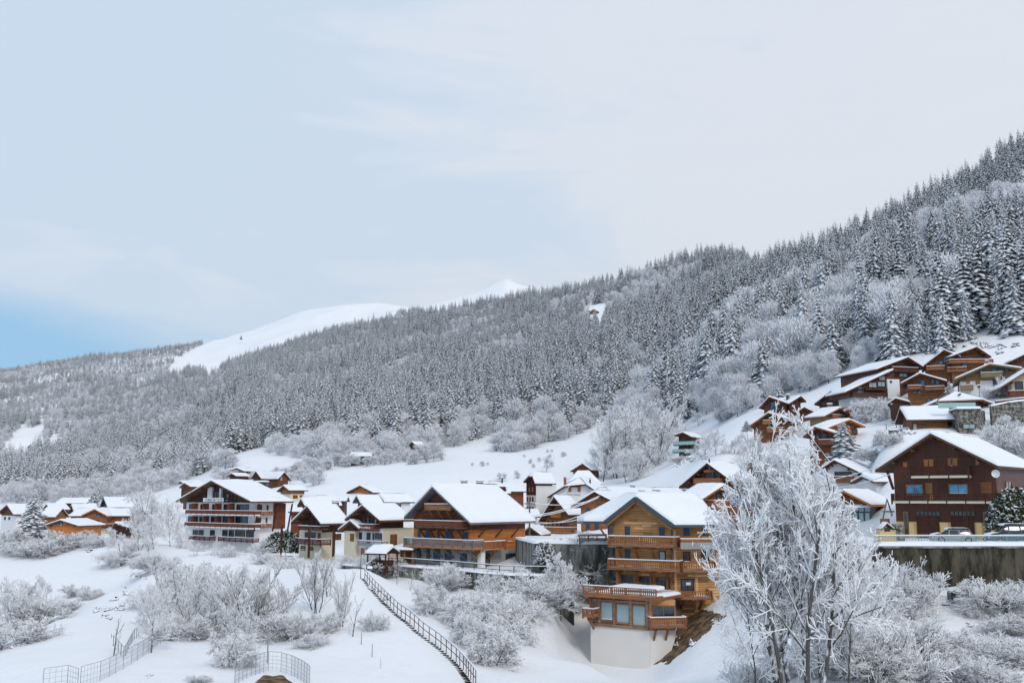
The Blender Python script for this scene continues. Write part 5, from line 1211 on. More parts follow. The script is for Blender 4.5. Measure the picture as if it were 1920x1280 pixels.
# ------------------------------------------------------------------ streets, walls, fences
def PZ(px, py, z):
    d = ray(px, py); return d*(z/d[2])
def polyline_wall(name, label, cat, pts, z0, thick, mat, snow=.28, cap=None, group=None):
    """pts: world xy list; a wall with a snowy coping, top at pts z"""
    root = empty(name, (pts[0][0], pts[0][1], z0)); tag(root, label, cat, group); ROOTLOC[root.name] = (pts[0][0], pts[0][1], z0)
    H = type('o', (), {})(); H.root = root
    F0 = Fr((0, 0), 0)
    for i in range(len(pts)-1):
        a, b = pts[i], pts[i+1]; L = math.dist(a[:2], b[:2]); ang = -math.atan2(b[1]-a[1], b[0]-a[0]); F = Fr(a, ang)
        n = max(1, int(L/4.0))
        for k in range(n):   # cast sections with a joint between
            x0, x1 = L*k/n+.012, L*(k+1)/n-.012
            z1 = a[2]+(b[2]-a[2])*(k+.5)/n
            mb = MB(); box(mb, F, x0, x1, 0, thick, z0-3, z1); mb.build('wall_section', mat, root, root)
        if cap:
            mb = MB(); slab(mb, F, [(0, -.12, a[2]+.14), (L, -.12, b[2]+.14), (L, thick+.1, b[2]+.14), (0, thick+.1, a[2]+.14)], .136); mb.build('coping', cap, root, root)
        mb = MB(); o = .15 if cap else 0
        snow_patch(mb, F, [(0, -.12, a[2]+o), (L, -.12, b[2]+o), (L, thick+.15, b[2]+o), (0, thick+.15, a[2]+o)], snow, RND.random()*9, ny=3, edge=.2); mb.build('snow', ROOFSNOW, root, root, True)
    return root
def railing_line(name, label, cat, pts, h, mat, post=1.8, rails=(1., .55), pw=.09, snow=True, mesh=None, group=None):
    """pts: world points on the ground"""
    root = empty(name, tuple(pts[0])); tag(root, label, cat, group); ROOTLOC[root.name] = tuple(pts[0])
    P_ = [np.array(p, float) for p in pts]; S = [0]
    for a, b in zip(P_, P_[1:]): S.append(S[-1]+np.linalg.norm(b-a))
    n = max(1, int(S[-1]/post)); ps = []
    for i in range(n+1):
        s = S[-1]*i/n; k = min(len(P_)-2, int(np.searchsorted(S, s, 'right'))-1); f = (s-S[k])/max(1e-6, S[k+1]-S[k]); ps.append(P_[k]*(1-f)+P_[k+1]*f)
    F0 = Fr((0, 0), 0); up = np.array([0, 0, 1.])
    for p in ps:
        mb = MB(); beam(mb, F0, p-up*.4, p+up*h, pw, pw); mb.build('post', mat, root, root)
    for r in rails:
        mb = MB()
        for a, b in zip(ps, ps[1:]): beam(mb, F0, a+up*h*r, b+up*h*r, pw*.6, pw*.8)
        mb.build('rail', mat, root, root)
    if mesh:
        mb = MB()
        for a, b in zip(ps, ps[1:]):
            L = np.linalg.norm(b-a); m = int(L/mesh)
            for i in range(1, m): q = a+(b-a)*i/m; beam(mb, F0, q+up*.05, q+up*h*.98, .012, .012)
            for i in range(1, int(h/mesh)): beam(mb, F0, a+up*i*mesh, b+up*i*mesh, .012, .012)
        tag(mb.build('wire_mesh', GALV, root, root), kind='stuff')
    if snow:
        mb = MB()
        for a, b in zip(ps, ps[1:]): beam(mb, F0, a+up*(h*rails[0]+.07), b+up*(h*rails[0]+.07), pw*1.1, .08)
        mb.build('rail_snow', ROOFSNOW, root, root)
    return root, ps
ZS = -8.95
wl = [PZ(*q, ZS) for q in ((711, 1060), (745, 1062), (790, 1065.5), (850, 1070), (905, 1075.5), (960, 1080), (1075, 1082))]
def flat_poly(name, pts, z, th=4.0):
    mb = MB(); hprism(mb, Fr((0, 0), 0), [(p[0], p[1]) for p in pts], z-th, z)
    me = bpy.data.meshes.new(name); me.from_pydata(mb.v, [], mb.f); me.materials.append(SNOW); return tag(link(name, me), kind='structure')
back = [P(1090, 1040, 129), P(1000, 1040, 135), P(860, 1050, 146), P(700, 1050, 150)]
flat_poly('street', [(p[0]+.0, p[1]+.1) for p in wl]+[(p[0], p[1]) for p in back], ZS-.02)
polyline_wall('retaining_wall', 'curved stained concrete retaining wall under the village street', 'retaining wall', [p+np.array([0, 0, .05]) for p in wl], ZS-3.2, .45, CONC)
railing_line('street_railing', 'thin dark railing with a snowy top rail along the street edge', 'railing', [p+np.array([0, .3, .05]) for p in wl], 1.05, METAL, 2.2)
# big board-marked concrete wall left of the honey chalet, and the terrace behind
zc = P(1040, 1018, 122)[2]; A1, A2, A3 = PZ(1002, 1019, zc), PZ(1084, 1020, zc), PZ(1158, 1020.5, zc)
polyline_wall('concrete_wall', 'tall grey concrete terrace wall with a snowy ledge left of the honey-wood chalet', 'wall', [A1+np.array([-2.2, 13, 0]), A1, A2, A3], zc-5.5, .5, CONC, .35)
mbx = [(A1[0], A1[1]+.5), (A3[0], A3[1]+.5), (A3[0]+6, A3[1]+26), (A1[0]-3, A1[1]+26)]
flat_poly('terrace_ground', [(x, y) for x, y in mbx], zc-.05)
H = House('terrace_parapet', 'pale panelled parapet with a timber rail on top of the concrete wall', 'parapet', (1106, 1012), 121.5, 1028)
Fp = Fr(A2+np.array([0, -.1, 0]), 0.0); xw = A3[0]-A2[0]-1.2
H.part('panel', P_GREY, lambda mb: box(mb, Fp, .1, xw, -.05, .05, zc-.5, zc+.75)); H.part('rail', W_RAIL, lambda mb: (box(mb, Fp, 0, xw, -.1, .1, zc+.95, zc+1.1), [box(mb, Fp, x, x+.12, -.12, -.052, zc-.4, zc+.95) for x in np.linspace(.1, xw-.2, 4)]))
H.part('rail_snow', ROOFSNOW, lambda mb: box(mb, Fp, 0, xw, -.12, .12, zc+1.1, zc+1.24))
# low garden walls left
for lab, q, m in (('low stone garden wall in front of the hotel among frosted shrubs', [(428, 1046, 152), (500, 1050, 149), (570, 1055, 144)], STONE), ('low brown garden wall left of the stair path', [(640, 1060, 138), (676, 1062, 130), (690, 1066, 126)], STONE)):
    polyline_wall('garden_wall', lab, 'wall', [P(*a) for a in q], P(*q[0])[2]-1.4, .4, m, .3)
# parking deck and its long stained wall at the right
zp = P(1750, 1027, 88)[2]; B0, B1 = PZ(1640, 1027, zp), PZ(2150, 1027, zp)
polyline_wall('parking_wall', 'long dark stained retaining wall below the parked cars', 'retaining wall', [B0+np.array([-1.5, 20, 0]), B0, B1], zp-3.2, .6, MATS['mossy_concrete'] if 'mossy_concrete' in MATS else CONC, .22, CONC)
flat_poly('parking_deck', [(B0[0]-2.5, B0[1]+.6), (B1[0], B1[1]+.6), (B1[0]+8, B1[1]+22), (B0[0]-1, B0[1]+22)], zp-.05)
H = House('glazed_fence', 'pale teal panel fence with snow along the top of the parking wall', 'fence', (1750, 1004), 88.3, 1024)
Fg = Fr((B0[0]+.1, B0[1]+.25), 0.); Lg = B1[0]-B0[0]-.5; np_ = int(Lg/1.9)
tag(H.part('wire_bars', MATS['teal_mesh'], lambda mb: ([box(mb, Fg, x, x+.035, -.012, .012, zp+.2, zp+.98) for x in np.arange(.06, Lg-.1, .13)], box(mb, Fg, 0, Lg, -.015, .015, zp+.2, zp+.24))), kind='stuff')
H.part('snow_heaps', ROOFSNOW, lambda mb: snow_patch(mb, Fg, [(0, -.2, zp+.1), (Lg, -.2, zp+.1), (Lg, .5, zp+.1), (0, .5, zp+.1)], .42, 12, nx=120, ny=3, edge=.2), None, True)
H.part('posts_and_rail', GALV, lambda mb: ([box(mb, Fg, Lg*i/np_-.03, Lg*i/np_+.03, -.03, .03, zp, zp+1.0) for i in range(np_+1)], box(mb, Fg, 0, Lg, -.035, .035, zp+.98, zp+1.04)))
H.part('rail_snow', ROOFSNOW, lambda mb: box(mb, Fg, 0, Lg, -.08, .08, zp+1.04, zp+1.13))
# ---- cars ----
def car(label, px, Y, col, L, Wd, Hh, rz, kind):
    p = PZ(px, 1022, zp); x = (px-960)/FPX*Y*1.0; root = empty('parked_car', (x, Y, zp)); root.rotation_euler = (0, 0, rz); tag(root, label, 'car'); 
    paint = plain(kind+'_paint', col, .3, .05, 2, metal=.2, spec=.6)
    if kind == 'suv': pr = [(-.5, .32), (-.5, .62), (-.48, .92), (-.40, 1.0), (-.30, 1.0), (.28, .66+.3), (.30, .93), (.46, .82), (.5, .62), (.5, .32)]; top = [(-.44, .98), (-.37, 1.5), (-.30, 1.62), (.10, 1.62), (.19, 1.5), (.30, .97)]
    else: pr = [(-.5, .3), (-.5, .6), (-.46, .88), (.2, .9), (.44, .74), (.5, .55), (.5, .3)]; top = [(-.44, .86), (-.34, 1.28), (-.24, 1.4), (.02, 1.4), (.14, 1.25), (.27, .88)]
    def prof(pts, w0, w1, mat, name, par=root, sub=1):
        bmv, bmf = [], []; n = len(pts); zmax = max(q[1] for q in pts); zmin = min(q[1] for q in pts)
        for s in (-1, 1):
            for (u, v) in pts:
                ww = w0+(w1-w0)*(v-zmin)/(zmax-zmin); bmv.append((u*L, s*ww/2, v*Hh/1.62))
        bmf.append(tuple(range(n))); bmf.append(tuple(range(2*n-1, n-1, -1)))
        for i in range(n): j = (i+1) % n; bmf.append((j, i, n+i, n+j))
        me = bpy.data.meshes.new(name); me.from_pydata(bmv, [], bmf); me.materials.append(mat); o = link(name, me, par)
        b = o.modifiers.new('b', 'BEVEL'); b.width = .07; b.segments = 3; b.limit_method = 'ANGLE'
        me.polygons.foreach_set('use_smooth', np.ones(len(me.polygons), bool)); return o
    prof(pr, Wd, Wd*.96, paint, 'body'); prof([(u*1.0, v) for u, v in top], Wd*.95, Wd*.74, GLASS, 'windows')
    zt = max(v for u, v in top)*Hh/1.62; u0, u1 = top[1][0]*L, top[-2][0]*L
    F0 = Fr((0, 0), 0.); 
    def m(name, mat, fn, smooth=False):
        mb = MB(); fn(mb); me = bpy.data.meshes.new(name); me.from_pydata(mb.v, [], mb.f); me.materials.append(mat); 
        if smooth: me.polygons.foreach_set('use_smooth', np.ones(len(me.polygons), bool))
        return link(name, me, root)
    m('roof', paint, lambda mb: box(mb, F0, u0+.1, u1-.1, -Wd*.36, Wd*.36, zt-.04, zt+.02))
    for u in (-.40, -.12, .12): m('pillar', paint, lambda mb: [beam(mb, F0, (u*L, s*Wd*.465, .95*Hh/1.62), (u*L*.86, s*Wd*.375, zt), .09, .09) for s in (-1, 1)])
    m('snow', ROOFSNOW, lambda mb: snow_patch(mb, F0, [(u0-.1, -Wd*.4, zt), (u1+.05, -Wd*.4, zt), (u1+.05, Wd*.4, zt), (u0-.1, Wd*.4, zt)], .2, 3), True)
    h0, h1 = .28*L, .49*L; hz = .84*Hh/1.62
    m('snow', ROOFSNOW, lambda mb: snow_patch(mb, F0, [(h0, -Wd*.44, hz+.08), (h1, -Wd*.44, hz-.08), (h1, Wd*.44, hz-.08), (h0, Wd*.44, hz+.08)], .16, 5), True)
    for sx in (-.31, .31):
        for s in (-1, 1):
            mbw = MB(); c = 16; r = .34
            ring = [(sx*L+r*math.cos(2*math.pi*i/c), r+r*math.sin(2*math.pi*i/c)) for i in range(c)]
            xprism(mbw, F0, ring, s*Wd*.5-.11, s*Wd*.5+.06)
            me = bpy.data.meshes.new('wheel'); me.from_pydata(mbw.v, [], mbw.f); me.materials.append(METAL); wv = link('wheel', me, root)
            mr = MB(); xprism(mr, F0, [(sx*L+(a-sx*L)*.6, r+(b-r)*.6) for a, b in ring], s*Wd*.5-.12, s*Wd*.5+.08); me = bpy.data.meshes.new('rim'); me.from_pydata(mr.v, [], mr.f); me.materials.append(GALV); link('rim', me, wv)
    for s in (-1, 1):
        m('headlight', WHITE, lambda mb: box(mb, F0, .47*L, .5*L+.01, s*Wd*.36-.15, s*Wd*.36+.15, .6*Hh/1.62, .72*Hh/1.62)); m('tail_light', RED, lambda mb: box(mb, F0, -.5*L-.01, -.47*L, s*Wd*.42-.09, s*Wd*.42+.09, .66*Hh/1.62, .95*Hh/1.62))
    return root
car('silver-grey hatchback buried under snow, parked left of the blue-grey one', 1771, 96, (.30, .33, .36), 3.9, 1.7, 1.5, math.radians(170), 'hatchback')
car('blue-grey estate car with a snowy roof parked behind the teal fence at the right edge', 1880, 93.5, (.06, .11, .15), 4.6, 1.8, 1.75, math.radians(176), 'suv')
# ---- stair path with its long handrail ----
rp = [hit(px, py+13) for px, py in ((684, 1073), (697, 1089), (708.7, 1103), (728, 1123), (749, 1142), (770, 1159), (794.6, 1180), (816.8, 1197), (833.7, 1211), (854.5, 1229), (871.5, 1247), (892, 1274))]
rp = [p for p in rp if p is not None]
root, ps = railing_line('stair_handrail', 'long dark timber handrail running down the snowy stair path', 'handrail', rp, 1.05, W_DARK, 1.45, (1., .5), .06)
st = empty('stairway', tuple(rp[0])); tag(st, 'narrow stairway of snow-covered timber steps beside the long handrail', 'stairs')
for a, b in zip(ps, ps[1:]):
    for k in range(2):
        q = a+(b-a)*(k+.5)/2; q = np.array([q[0]-.28, q[1]-.1, 0]); q[2] = gz1(q[0], q[1])
        mb = MB(); box(mb, Fr(q, .5), -.3, .2, -.10, .06, q[2]-.25, q[2]+.07); me = bpy.data.meshes.new('step'); me.from_pydata([tuple(np.array(v)-rp[0]) for v in mb.v], [], mb.f); me.materials.append(W_DARK); link('step', me, st)
railing_line('curved_handrail', 'short curved snow-covered handrail at the top of the stair path', 'handrail', [P(687, 1075, 126), P(698, 1066, 128), P(713, 1062, 131)], 1.1, METAL, 1.4)
# ---- wire fences, bottom left ----
def hpts(l): return [h for h in (hit(*q) for q in l) if h is not None]
railing_line('wire_fence', 'curved chain-link fence round the brown pit at the bottom edge', 'fence', hpts([(440, 1282), (462, 1272), (482, 1264), (501, 1258), (525, 1259), (547, 1266), (567, 1279), (580, 1290)]), 1.3, GALV, 1.0, (1.,), .035, False, .25)
railing_line('wire_fence', 'chain-link fence rising diagonally up the left slope', 'fence', hpts([(150, 1290), (194, 1275), (221, 1260), (246, 1246), (276, 1226), (300, 1206), (336, 1178)]), 1.2, GALV, 1.9, (1.,), .03, False, .3)
railing_line('wire_fence', 'short chain-link fence at the bottom left corner of the slope', 'fence', hpts([(80, 1292), (108, 1286), (124, 1287), (145, 1293)]), 1.2, GALV, 1.2, (1.,), .03, False, .3)
railing_line('wire_fence', 'low wire fence behind the lone sapling on the left slope', 'fence', hpts([(212, 1212), (232, 1236), (250, 1200), (275, 1180)]), .8, GALV, 1.6, (1.,), .05, False)
railing_line('fence_on_slope', 'dark post-and-rail fence on the chalet hill above a stone wall', 'fence', hpts([(1662, 806), (1680, 803), (1703, 800)]), 1.0, METAL, 2.0)
railing_line('fence_on_slope', 'dark fence by the low garage on the chalet hill', 'fence', hpts([(1652, 775), (1668, 770), (1700, 764)]), 1.0, METAL, 2.0)
for lab, q, h in (('rubble stone wall below the post-and-rail fence on the chalet hill', [(1668, 807, 162), (1690, 805, 162), (1708, 803, 162)], 2), ('rough stone retaining wall under the hill road at the right edge', [(1858, 762, 158), (1890, 755, 158), (1990, 744, 158)], 2.4)):
    polyline_wall('stone_wall', lab, 'wall', [P(*a) for a in q], P(*q[0])[2]-h, .6, STONE, .3)
H = House('road_parapet', 'red-brown timber parapet along the hill road at the right edge', 'parapet', (1890, 748), 163, 755)
H.part('boards', W_RED, lambda mb: beam(mb, Fr((0, 0), 0), P(1866, 757, 163), P(1990, 742, 163), .1, .9)); H.part('rail_snow', ROOFSNOW, lambda mb: beam(mb, Fr((0, 0), 0), P(1866, 751, 163), P(1990, 736, 163), .3, .2))
# ---- poles, lamps, stakes, cables ----
def pole(name, label, cat, base, h, r, mat, lamp=False, arms=False, group=None):
    root = empty(name, tuple(base)); tag(root, label, cat, group); ROOTLOC[root.name] = tuple(base)
    V, F = prisms([np.zeros(3)-[0, 0, .4]], [(0, 0, h)], [r], [r*.7], 8); link('pole' if name != 'pole' else 'shaft', mesh_np('shaft', V, F, mat), root)
    F0 = Fr((0, 0), 0.)
    def m(n, mat_, fn):
        mb = MB(); fn(mb); me = bpy.data.meshes.new(n); me.from_pydata(mb.v, [], mb.f); me.materials.append(mat_); link(n, me, root)
    if lamp: m('lantern', METAL, lambda mb: box(mb, F0, -.18, .18, -.18, .18, h, h+.4)); m('snow_cap', ROOFSNOW, lambda mb: snow_patch(mb, F0, [(-.25, -.25, h+.4), (.25, -.25, h+.4), (.25, .25, h+.4), (-.25, .25, h+.4)], .2, 1, 3, 3))
    if arms: m('crossarm', METAL, lambda mb: (box(mb, F0, -.8, .8, -.06, .06, h-.5, h-.38), box(mb, F0, -.6, .6, -.06, .06, h-1.1, h-1.0)))
    return root
b_ = P(993, 1012, 148); zt = P(993, 938, 148)[2]; pole('utility_pole', 'snow-crusted utility pole between the big brown chalet and the steep-roofed one', 'pole', b_, zt-b_[2], .16, CONC, arms=True)
h = hit(1673, 797); pole('street_lamp', 'slim street lamp on the snowy chalet hill', 'street lamp', h, 3.4, .06, METAL, True)
h = P(1837, 746, 175); pole('street_lamp', 'short dark lamp post on the snowy bank of the hill road', 'street lamp', h, 1.8, .08, METAL, True)
h = hit(676, 1085); pole('marker_pole', 'thin pole standing by a stone at the top of the snowy slope', 'pole', h, 2.9, .04, METAL)
h = hit(501, 1243); pole('snow_pole', 'tall pale pole beside the curved chain-link fence', 'pole', h, 2.4, .06, GALV)
for px, py, lab in ((677.5, 1208, 'upper of two thin marker stakes on the middle of the slope'), (697.5, 1232, 'lower of two thin marker stakes on the middle of the slope')):
    pole('marker_stake', lab, 'stake', hit(px, py), .95, .03, METAL)
def cable(label, a, b, sag, r=.045):
    a, b = np.array(a), np.array(b); n = 14; pts = [a*(1-i/n)+b*i/n-np.array([0, 0, sag*4*(i/n)*(1-i/n)]) for i in range(n+1)]
    V, F = prisms(pts[:-1], pts[1:], [r]*n, [r]*n, 5); me = mesh_np('cable', V-a, F, ROOFSNOW); tag(link('cable', me, None, tuple(a)), label, 'cable')
cable('snow-coated cable from the utility pole up to the inn', P(994, 941, 148), P(1076, 896, 220), 2.2)
cable('upper of the paired snow-coated cables crossing the steep-roofed chalet', P(994, 966, 147.5), P(1124, 929, 148), .5, .06)
cable('lower of the paired snow-coated cables crossing the steep-roofed chalet', P(994, 969, 147.5), P(1122, 932, 147.5), .5, .06)
cable('highest snow-coated cable right of the utility pole', P(994, 941, 148), P(1108, 938, 148), .5, .05)
cable('snow-coated cable sagging low toward the honey-wood chalet', P(994, 976, 147), P(1150, 950, 122), .9, .06)
cable('lowest snow-coated cable sagging toward the honey-wood chalet', P(994, 979, 147), P(1104, 958, 140), .7, .05)
cable('snow-coated cable crossing the white window-box chalet', P(1520, 905, 125), P(1662, 868, 118), .3, .05)
cable('snow-coated cable rising past the glazed house', P(1560, 915, 126), P(1668, 889, 110), .2, .05)
# ---- swing frame, oven, boxes ----
H = House('swing_frame', 'pale blue metal A-frame beside the glazed house', 'swing', (1662, 934), 116, 980)
F0 = Fr((0, 0), 0.)
H.part('frame', GALV, lambda mb: [beam(mb, F0, P(a, b, c), P(d, e, f_), .08, .08) for a, b, c, d, e, f_ in ((1663, 935, 115, 1653, 980, 114.2), (1663, 935, 115, 1672, 968, 114.2), (1663, 935, 117, 1655, 978, 117.8), (1663, 935, 117, 1674, 966, 117.8), (1663, 935, 115, 1663, 935, 117))])
H.part('seat', TEAL, lambda mb: box(mb, Fr(P(1656, 960, 116), 0), 0, 1.3, 0, .5, P(1656, 960, 116)[2], P(1656, 957, 116)[2]))
H.part('table', W_RAIL, lambda mb: box(mb, Fr(P(1655, 978, 113), 0), 0, .8, 0, .8, P(1655, 978, 113)[2]-.5, P(1655, 972, 113)[2]))
H = House('garden_oven', 'little yellow-walled oven with a dark red gabled cap left of the garages', 'oven', (1662, 986), 101, 1005)
Fo = Fr(P(1650, 1000, 101), 0.); xo = Pl(Fo, 0).loc(1680, 1000)[0]; zo = P(1650, 992, 101)[2]
H.part('body', P_YELLOW, lambda mb: box(mb, Fo, 0, xo, 0, 1.2, zo-1.6, zo)); H.part('stone_end', STONE, lambda mb: box(mb, Fo, xo+.01, xo+.8, -.1, 1.2, zo-1.6, zo+.5))
roof(H, Fo, [[(.1, 1.2, zo+.02), (.1, -.2, zo+.02), (xo*.45, -.2, zo+.6), (xo*.45, 1.2, zo+.6)], [(xo*.9, -.2, zo+.02), (xo*.9, 1.2, zo+.02), (xo*.45, 1.2, zo+.6), (xo*.45, -.2, zo+.6)]], SHUT_R, .1, .12)
H.part('opening', METAL, lambda mb: box(mb, Fo, xo*.28, xo*.65, -.03, .01, zo-.2, zo+.2))
hb = hit(1808, 1134); H = House('utility_box', 'dark blue-grey box with a snowy lid at the foot of the parking wall', 'box', (1808, 1110), hb[1], 1134)
Fb = Fr(hb, .1); H.part('body', SLATE, lambda mb: box(mb, Fb, -1., 1., 0, 1, hb[2]-.5, hb[2]+1.0)); H.part('door_seam', METAL, lambda mb: box(mb, Fb, -.02, .02, -.02, 0, hb[2]-.3, hb[2]+.95))
H.part('snow', ROOFSNOW, lambda mb: snow_patch(mb, Fb, [(-1.1, -.1, hb[2]+1), (1.1, -.1, hb[2]+1), (1.1, 1.1, hb[2]+1), (-1.1, 1.1, hb[2]+1)], .25, 2), None, True)
# brown cut bank beside the honey chalet
def drape(name, poly, mat, lift=.08, n=26, amp=.12, seed=1):
    q = [np.array(p, float) for p in poly]; V = []; last = None
    for j in range(n):
        for i in range(n):
            u, v = i/(n-1), j/(n-1); p = (q[0]*(1-u)+q[1]*u)*(1-v)+(q[3]*(1-u)+q[2]*u)*v
            p = p+np.array([mnoise.noise(Vector((p[0]*.09, p[1]*.09, seed)))*5, mnoise.noise(Vector((p[0]*.09, p[1]*.09, seed+5)))*4])
            h = hit(p[0], p[1], 60, 200); h = last if h is None else h; last = h
            e_ = min(1, min(u, 1-u, v, 1-v)*8)
            V.append(h+np.array([0, 0, lift*(e_*2-1)+amp*e_*mnoise.noise(Vector(h*1.3))]))
    idx = np.arange(n*n).reshape(n, n); Fq = np.stack([idx[:-1, :-1].ravel(), idx[:-1, 1:].ravel(), idx[1:, 1:].ravel(), idx[1:, :-1].ravel()], 1)
    return tag(link(name, mesh_np(name, V, Fq, mat, True)), kind='structure')
drape('earth_bank', [(1214, 1252), (1252, 1250), (1372, 1150), (1300, 1120)], EARTH, seed=2)
pc = hit(510, 1285)
drape('earth_pit', [(468, 1284), (556, 1284), (535, 1266), (490, 1266)], EARTH, seed=7)

# ------------------------------------------------------------------ hedges
def leafy(name, label, cat, base, sx, sy, sz, n, mat, seed, size=.16):
    r = np.random.default_rng(seed); th = r.random(n)*6.283; ph = np.arccos(r.uniform(-.1, 1, n)); rr = r.uniform(.86, 1.04, n)*(1+.12*np.sin(th*3+seed))
    C = np.stack([np.cos(th)*np.sin(ph)*sx*rr, np.sin(th)*np.sin(ph)*sy*rr, np.cos(ph)*sz*rr], 1)
    d = r.normal(size=(n, 3))*size; X_ = d; Y_ = np.cross(d, r.normal(size=(n, 3))); Y_ = Y_/np.linalg.norm(Y_, axis=1, keepdims=True)*size*.9; Z_ = np.tile([0, 0, size*.4], (n, 1))
    V, F = octs(C, X_, Y_, Z_); o = empty(name, tuple(base)); tag(o, label, cat); link('foliage', mesh_np('foliage', V, F, mat), o)
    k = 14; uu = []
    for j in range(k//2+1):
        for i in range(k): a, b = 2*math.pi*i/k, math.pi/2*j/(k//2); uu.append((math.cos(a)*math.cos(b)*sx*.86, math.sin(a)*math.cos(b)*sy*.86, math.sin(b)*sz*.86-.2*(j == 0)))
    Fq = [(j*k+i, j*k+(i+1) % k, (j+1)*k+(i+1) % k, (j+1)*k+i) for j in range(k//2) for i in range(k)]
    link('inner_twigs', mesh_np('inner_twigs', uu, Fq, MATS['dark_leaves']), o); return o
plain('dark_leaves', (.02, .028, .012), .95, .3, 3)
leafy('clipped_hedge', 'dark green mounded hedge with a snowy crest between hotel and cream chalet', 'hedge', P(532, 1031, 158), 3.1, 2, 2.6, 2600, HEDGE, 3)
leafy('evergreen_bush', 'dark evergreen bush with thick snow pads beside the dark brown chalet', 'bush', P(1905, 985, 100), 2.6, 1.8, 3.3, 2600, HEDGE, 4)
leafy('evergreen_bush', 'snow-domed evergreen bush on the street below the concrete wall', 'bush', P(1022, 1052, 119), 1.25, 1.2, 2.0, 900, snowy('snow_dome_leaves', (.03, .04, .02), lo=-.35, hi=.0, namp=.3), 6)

# ------------------------------------------------------------------ frosted trees and shrubs near the village
def proto_tree(seed, **kw):
    T, S = grow(seed, **kw); return (segs_mesh('trunk', T, BARK, 5), segs_mesh('crown', S, FROSTW), kw.get('H', 10))
PT_ROUND = [proto_tree(s, H=10, levels=4, kids=(11, 8, 7, 4), spread=.8, up=.22, r0=.13, twig=.03, shrink=.5, start=.2) for s in (1, 2, 3)]
PT_TALL = [proto_tree(s, H=12, levels=4, kids=(13, 7, 6, 3), spread=.5, up=.5, r0=.10, twig=.028, shrink=.36, nstem=4, spreadbase=.22, start=.15) for s in (4, 5)]
PT_BUSH = [proto_tree(s, H=4, levels=3, kids=(8, 7, 6), spread=.7, up=.2, r0=.05, twig=.024, shrink=.55, nstem=9, spreadbase=.9, start=.15, wob=w_) for s, w_ in ((6, .18), (7, .3), (8, .12), (21, .35), (22, .22))]
PT_DROOP = [proto_tree(s, H=6, levels=4, kids=(8, 7, 6, 4), spread=.75, up=-.5, r0=.09, twig=.034, shrink=.56, nstem=5, spreadbase=.6, start=.2, wob=.25) for s in (9, 10)]
PT_SAP = [proto_tree(s, H=4.5, levels=3, kids=(9, 4, 3), spread=.6, up=.4, r0=.06, twig=.02, shrink=.33, start=.3) for s in (12, 13)]
def plant(kind, label, px, base, top, wf=1., Y=None, group=None, name=None, cat='tree'):
    p = P(px, base, Y) if Y else hit(px, base)
    if p is None: p = P(px, base, 80)
    if Y: p[2] = min(p[2], gz1(p[0], p[1])+.3) if gz1(p[0], p[1]) > p[2]-6 else p[2]
    zt = P(px, top, p[1])[2]; h = max(.6, zt-p[2])
    pr = {'round': PT_ROUND, 'tall': PT_TALL, 'bush': PT_BUSH, 'droop': PT_DROOP, 'sap': PT_SAP}[kind]; t, c, H0 = RND.choice(pr)
    zmax = max(v.co.z for v in c.vertices) if 'zm' not in c else c['zm']; c['zm'] = zmax; s = h/zmax
    nm = name or {'round': 'frosted_tree', 'tall': 'frosted_tree', 'bush': 'frosted_shrub', 'droop': 'snow_laden_tree', 'sap': 'sapling'}[kind]
    if kind == 'droop': wf *= .78
    o = empty(nm, (p[0], p[1], p[2]-.15), RND.random()*6.28); o.scale = (s*wf, s*wf, s); tag(o, label, cat, group)
    if kind == 'bush': o.scale = (o.scale[0]*RND.uniform(.8, 1.25), o.scale[1]*RND.uniform(.8, 1.25), o.scale[2])
    link('crown', c, o); link('trunk', t, o); return o
def big_tree():
    T, S = grow(77, H=17, levels=4, kids=(19, 9, 8, 5), spread=.72, up=.16, r0=.17, twig=.031, shrink=.38, nstem=6, spreadbase=.24, start=.2, wob=.17, cone=.5)
    p = P(1494, 1310, 60); p[2] = gz1(p[0], p[1])
    zm = max(q[1][2] for q in S); k_ = (P(1494, 752, 60)[2]-p[2])/zm      # keep the crown to its own outline: broad below, a narrow spire above
    def inside(q, sl=1.):
        x, y, z = q[1]; f = z/zm; r = math.hypot(x, y)*k_*.8; a = math.atan2(y, x)
        R = float(np.interp(f, (0, .2, .3, .47, .6, .7, .78, .87, 1), (4.2, 4.6, 4.9, 5.0, 4.1, 2.9, 1.9, 1.2, .7)))
        return r < R*sl*(1+.16*math.sin(3*a+9*f)+.1*math.sin(7*a-15*f))
    S = [q for q in S if inside(q)]; T = [q for q in T if inside(q, 1.0)]
    o = empty('frosted_tree', tuple(p)); tag(o, 'huge many-stemmed tree thick with hoarfrost in the foreground, right of the honey-wood chalet', 'tree')
    c = segs_mesh('crown', S, FROSTW); t = segs_mesh('trunk', T, BARK, 6); link('crown', c, o); link('trunk', t, o)
    zm = max(v.co.z for v in c.vertices); zt = P(1494, 752, 60)[2]; s = (zt-p[2])/zm; o.scale = (s*.74, s*.74, s); print('big tree', zt-p[2], zm, len(S))
    for px, top, Y, wf, lab, k in ((1418, 1010, 61, .58, 'broad frosted tree at the left foot of the huge foreground tree', 0), (1590, 1000, 62, .72, 'broad frosted tree at the right foot of the huge foreground tree', 1),
                                (1455, 905, 62, .5, 'frosted tree growing into the left half of the huge foreground tree', 2), (1540, 905, 63, .52, 'frosted tree growing into the right half of the huge foreground tree', 0)):
        q = P(px, 1300, Y); q[2] = gz1(q[0], q[1]); zt = P(px, top, Y)[2]; t, c, H0 = PT_ROUND[k]; zm = max(v.co.z for v in c.vertices); s = (zt-q[2])/zm
        o = empty('frosted_tree', tuple(q), RND.random()*6); o.scale = (s*wf, s*wf, s); tag(o, lab, 'tree'); link('crown', c, o); link('trunk', t, o)
big_tree()
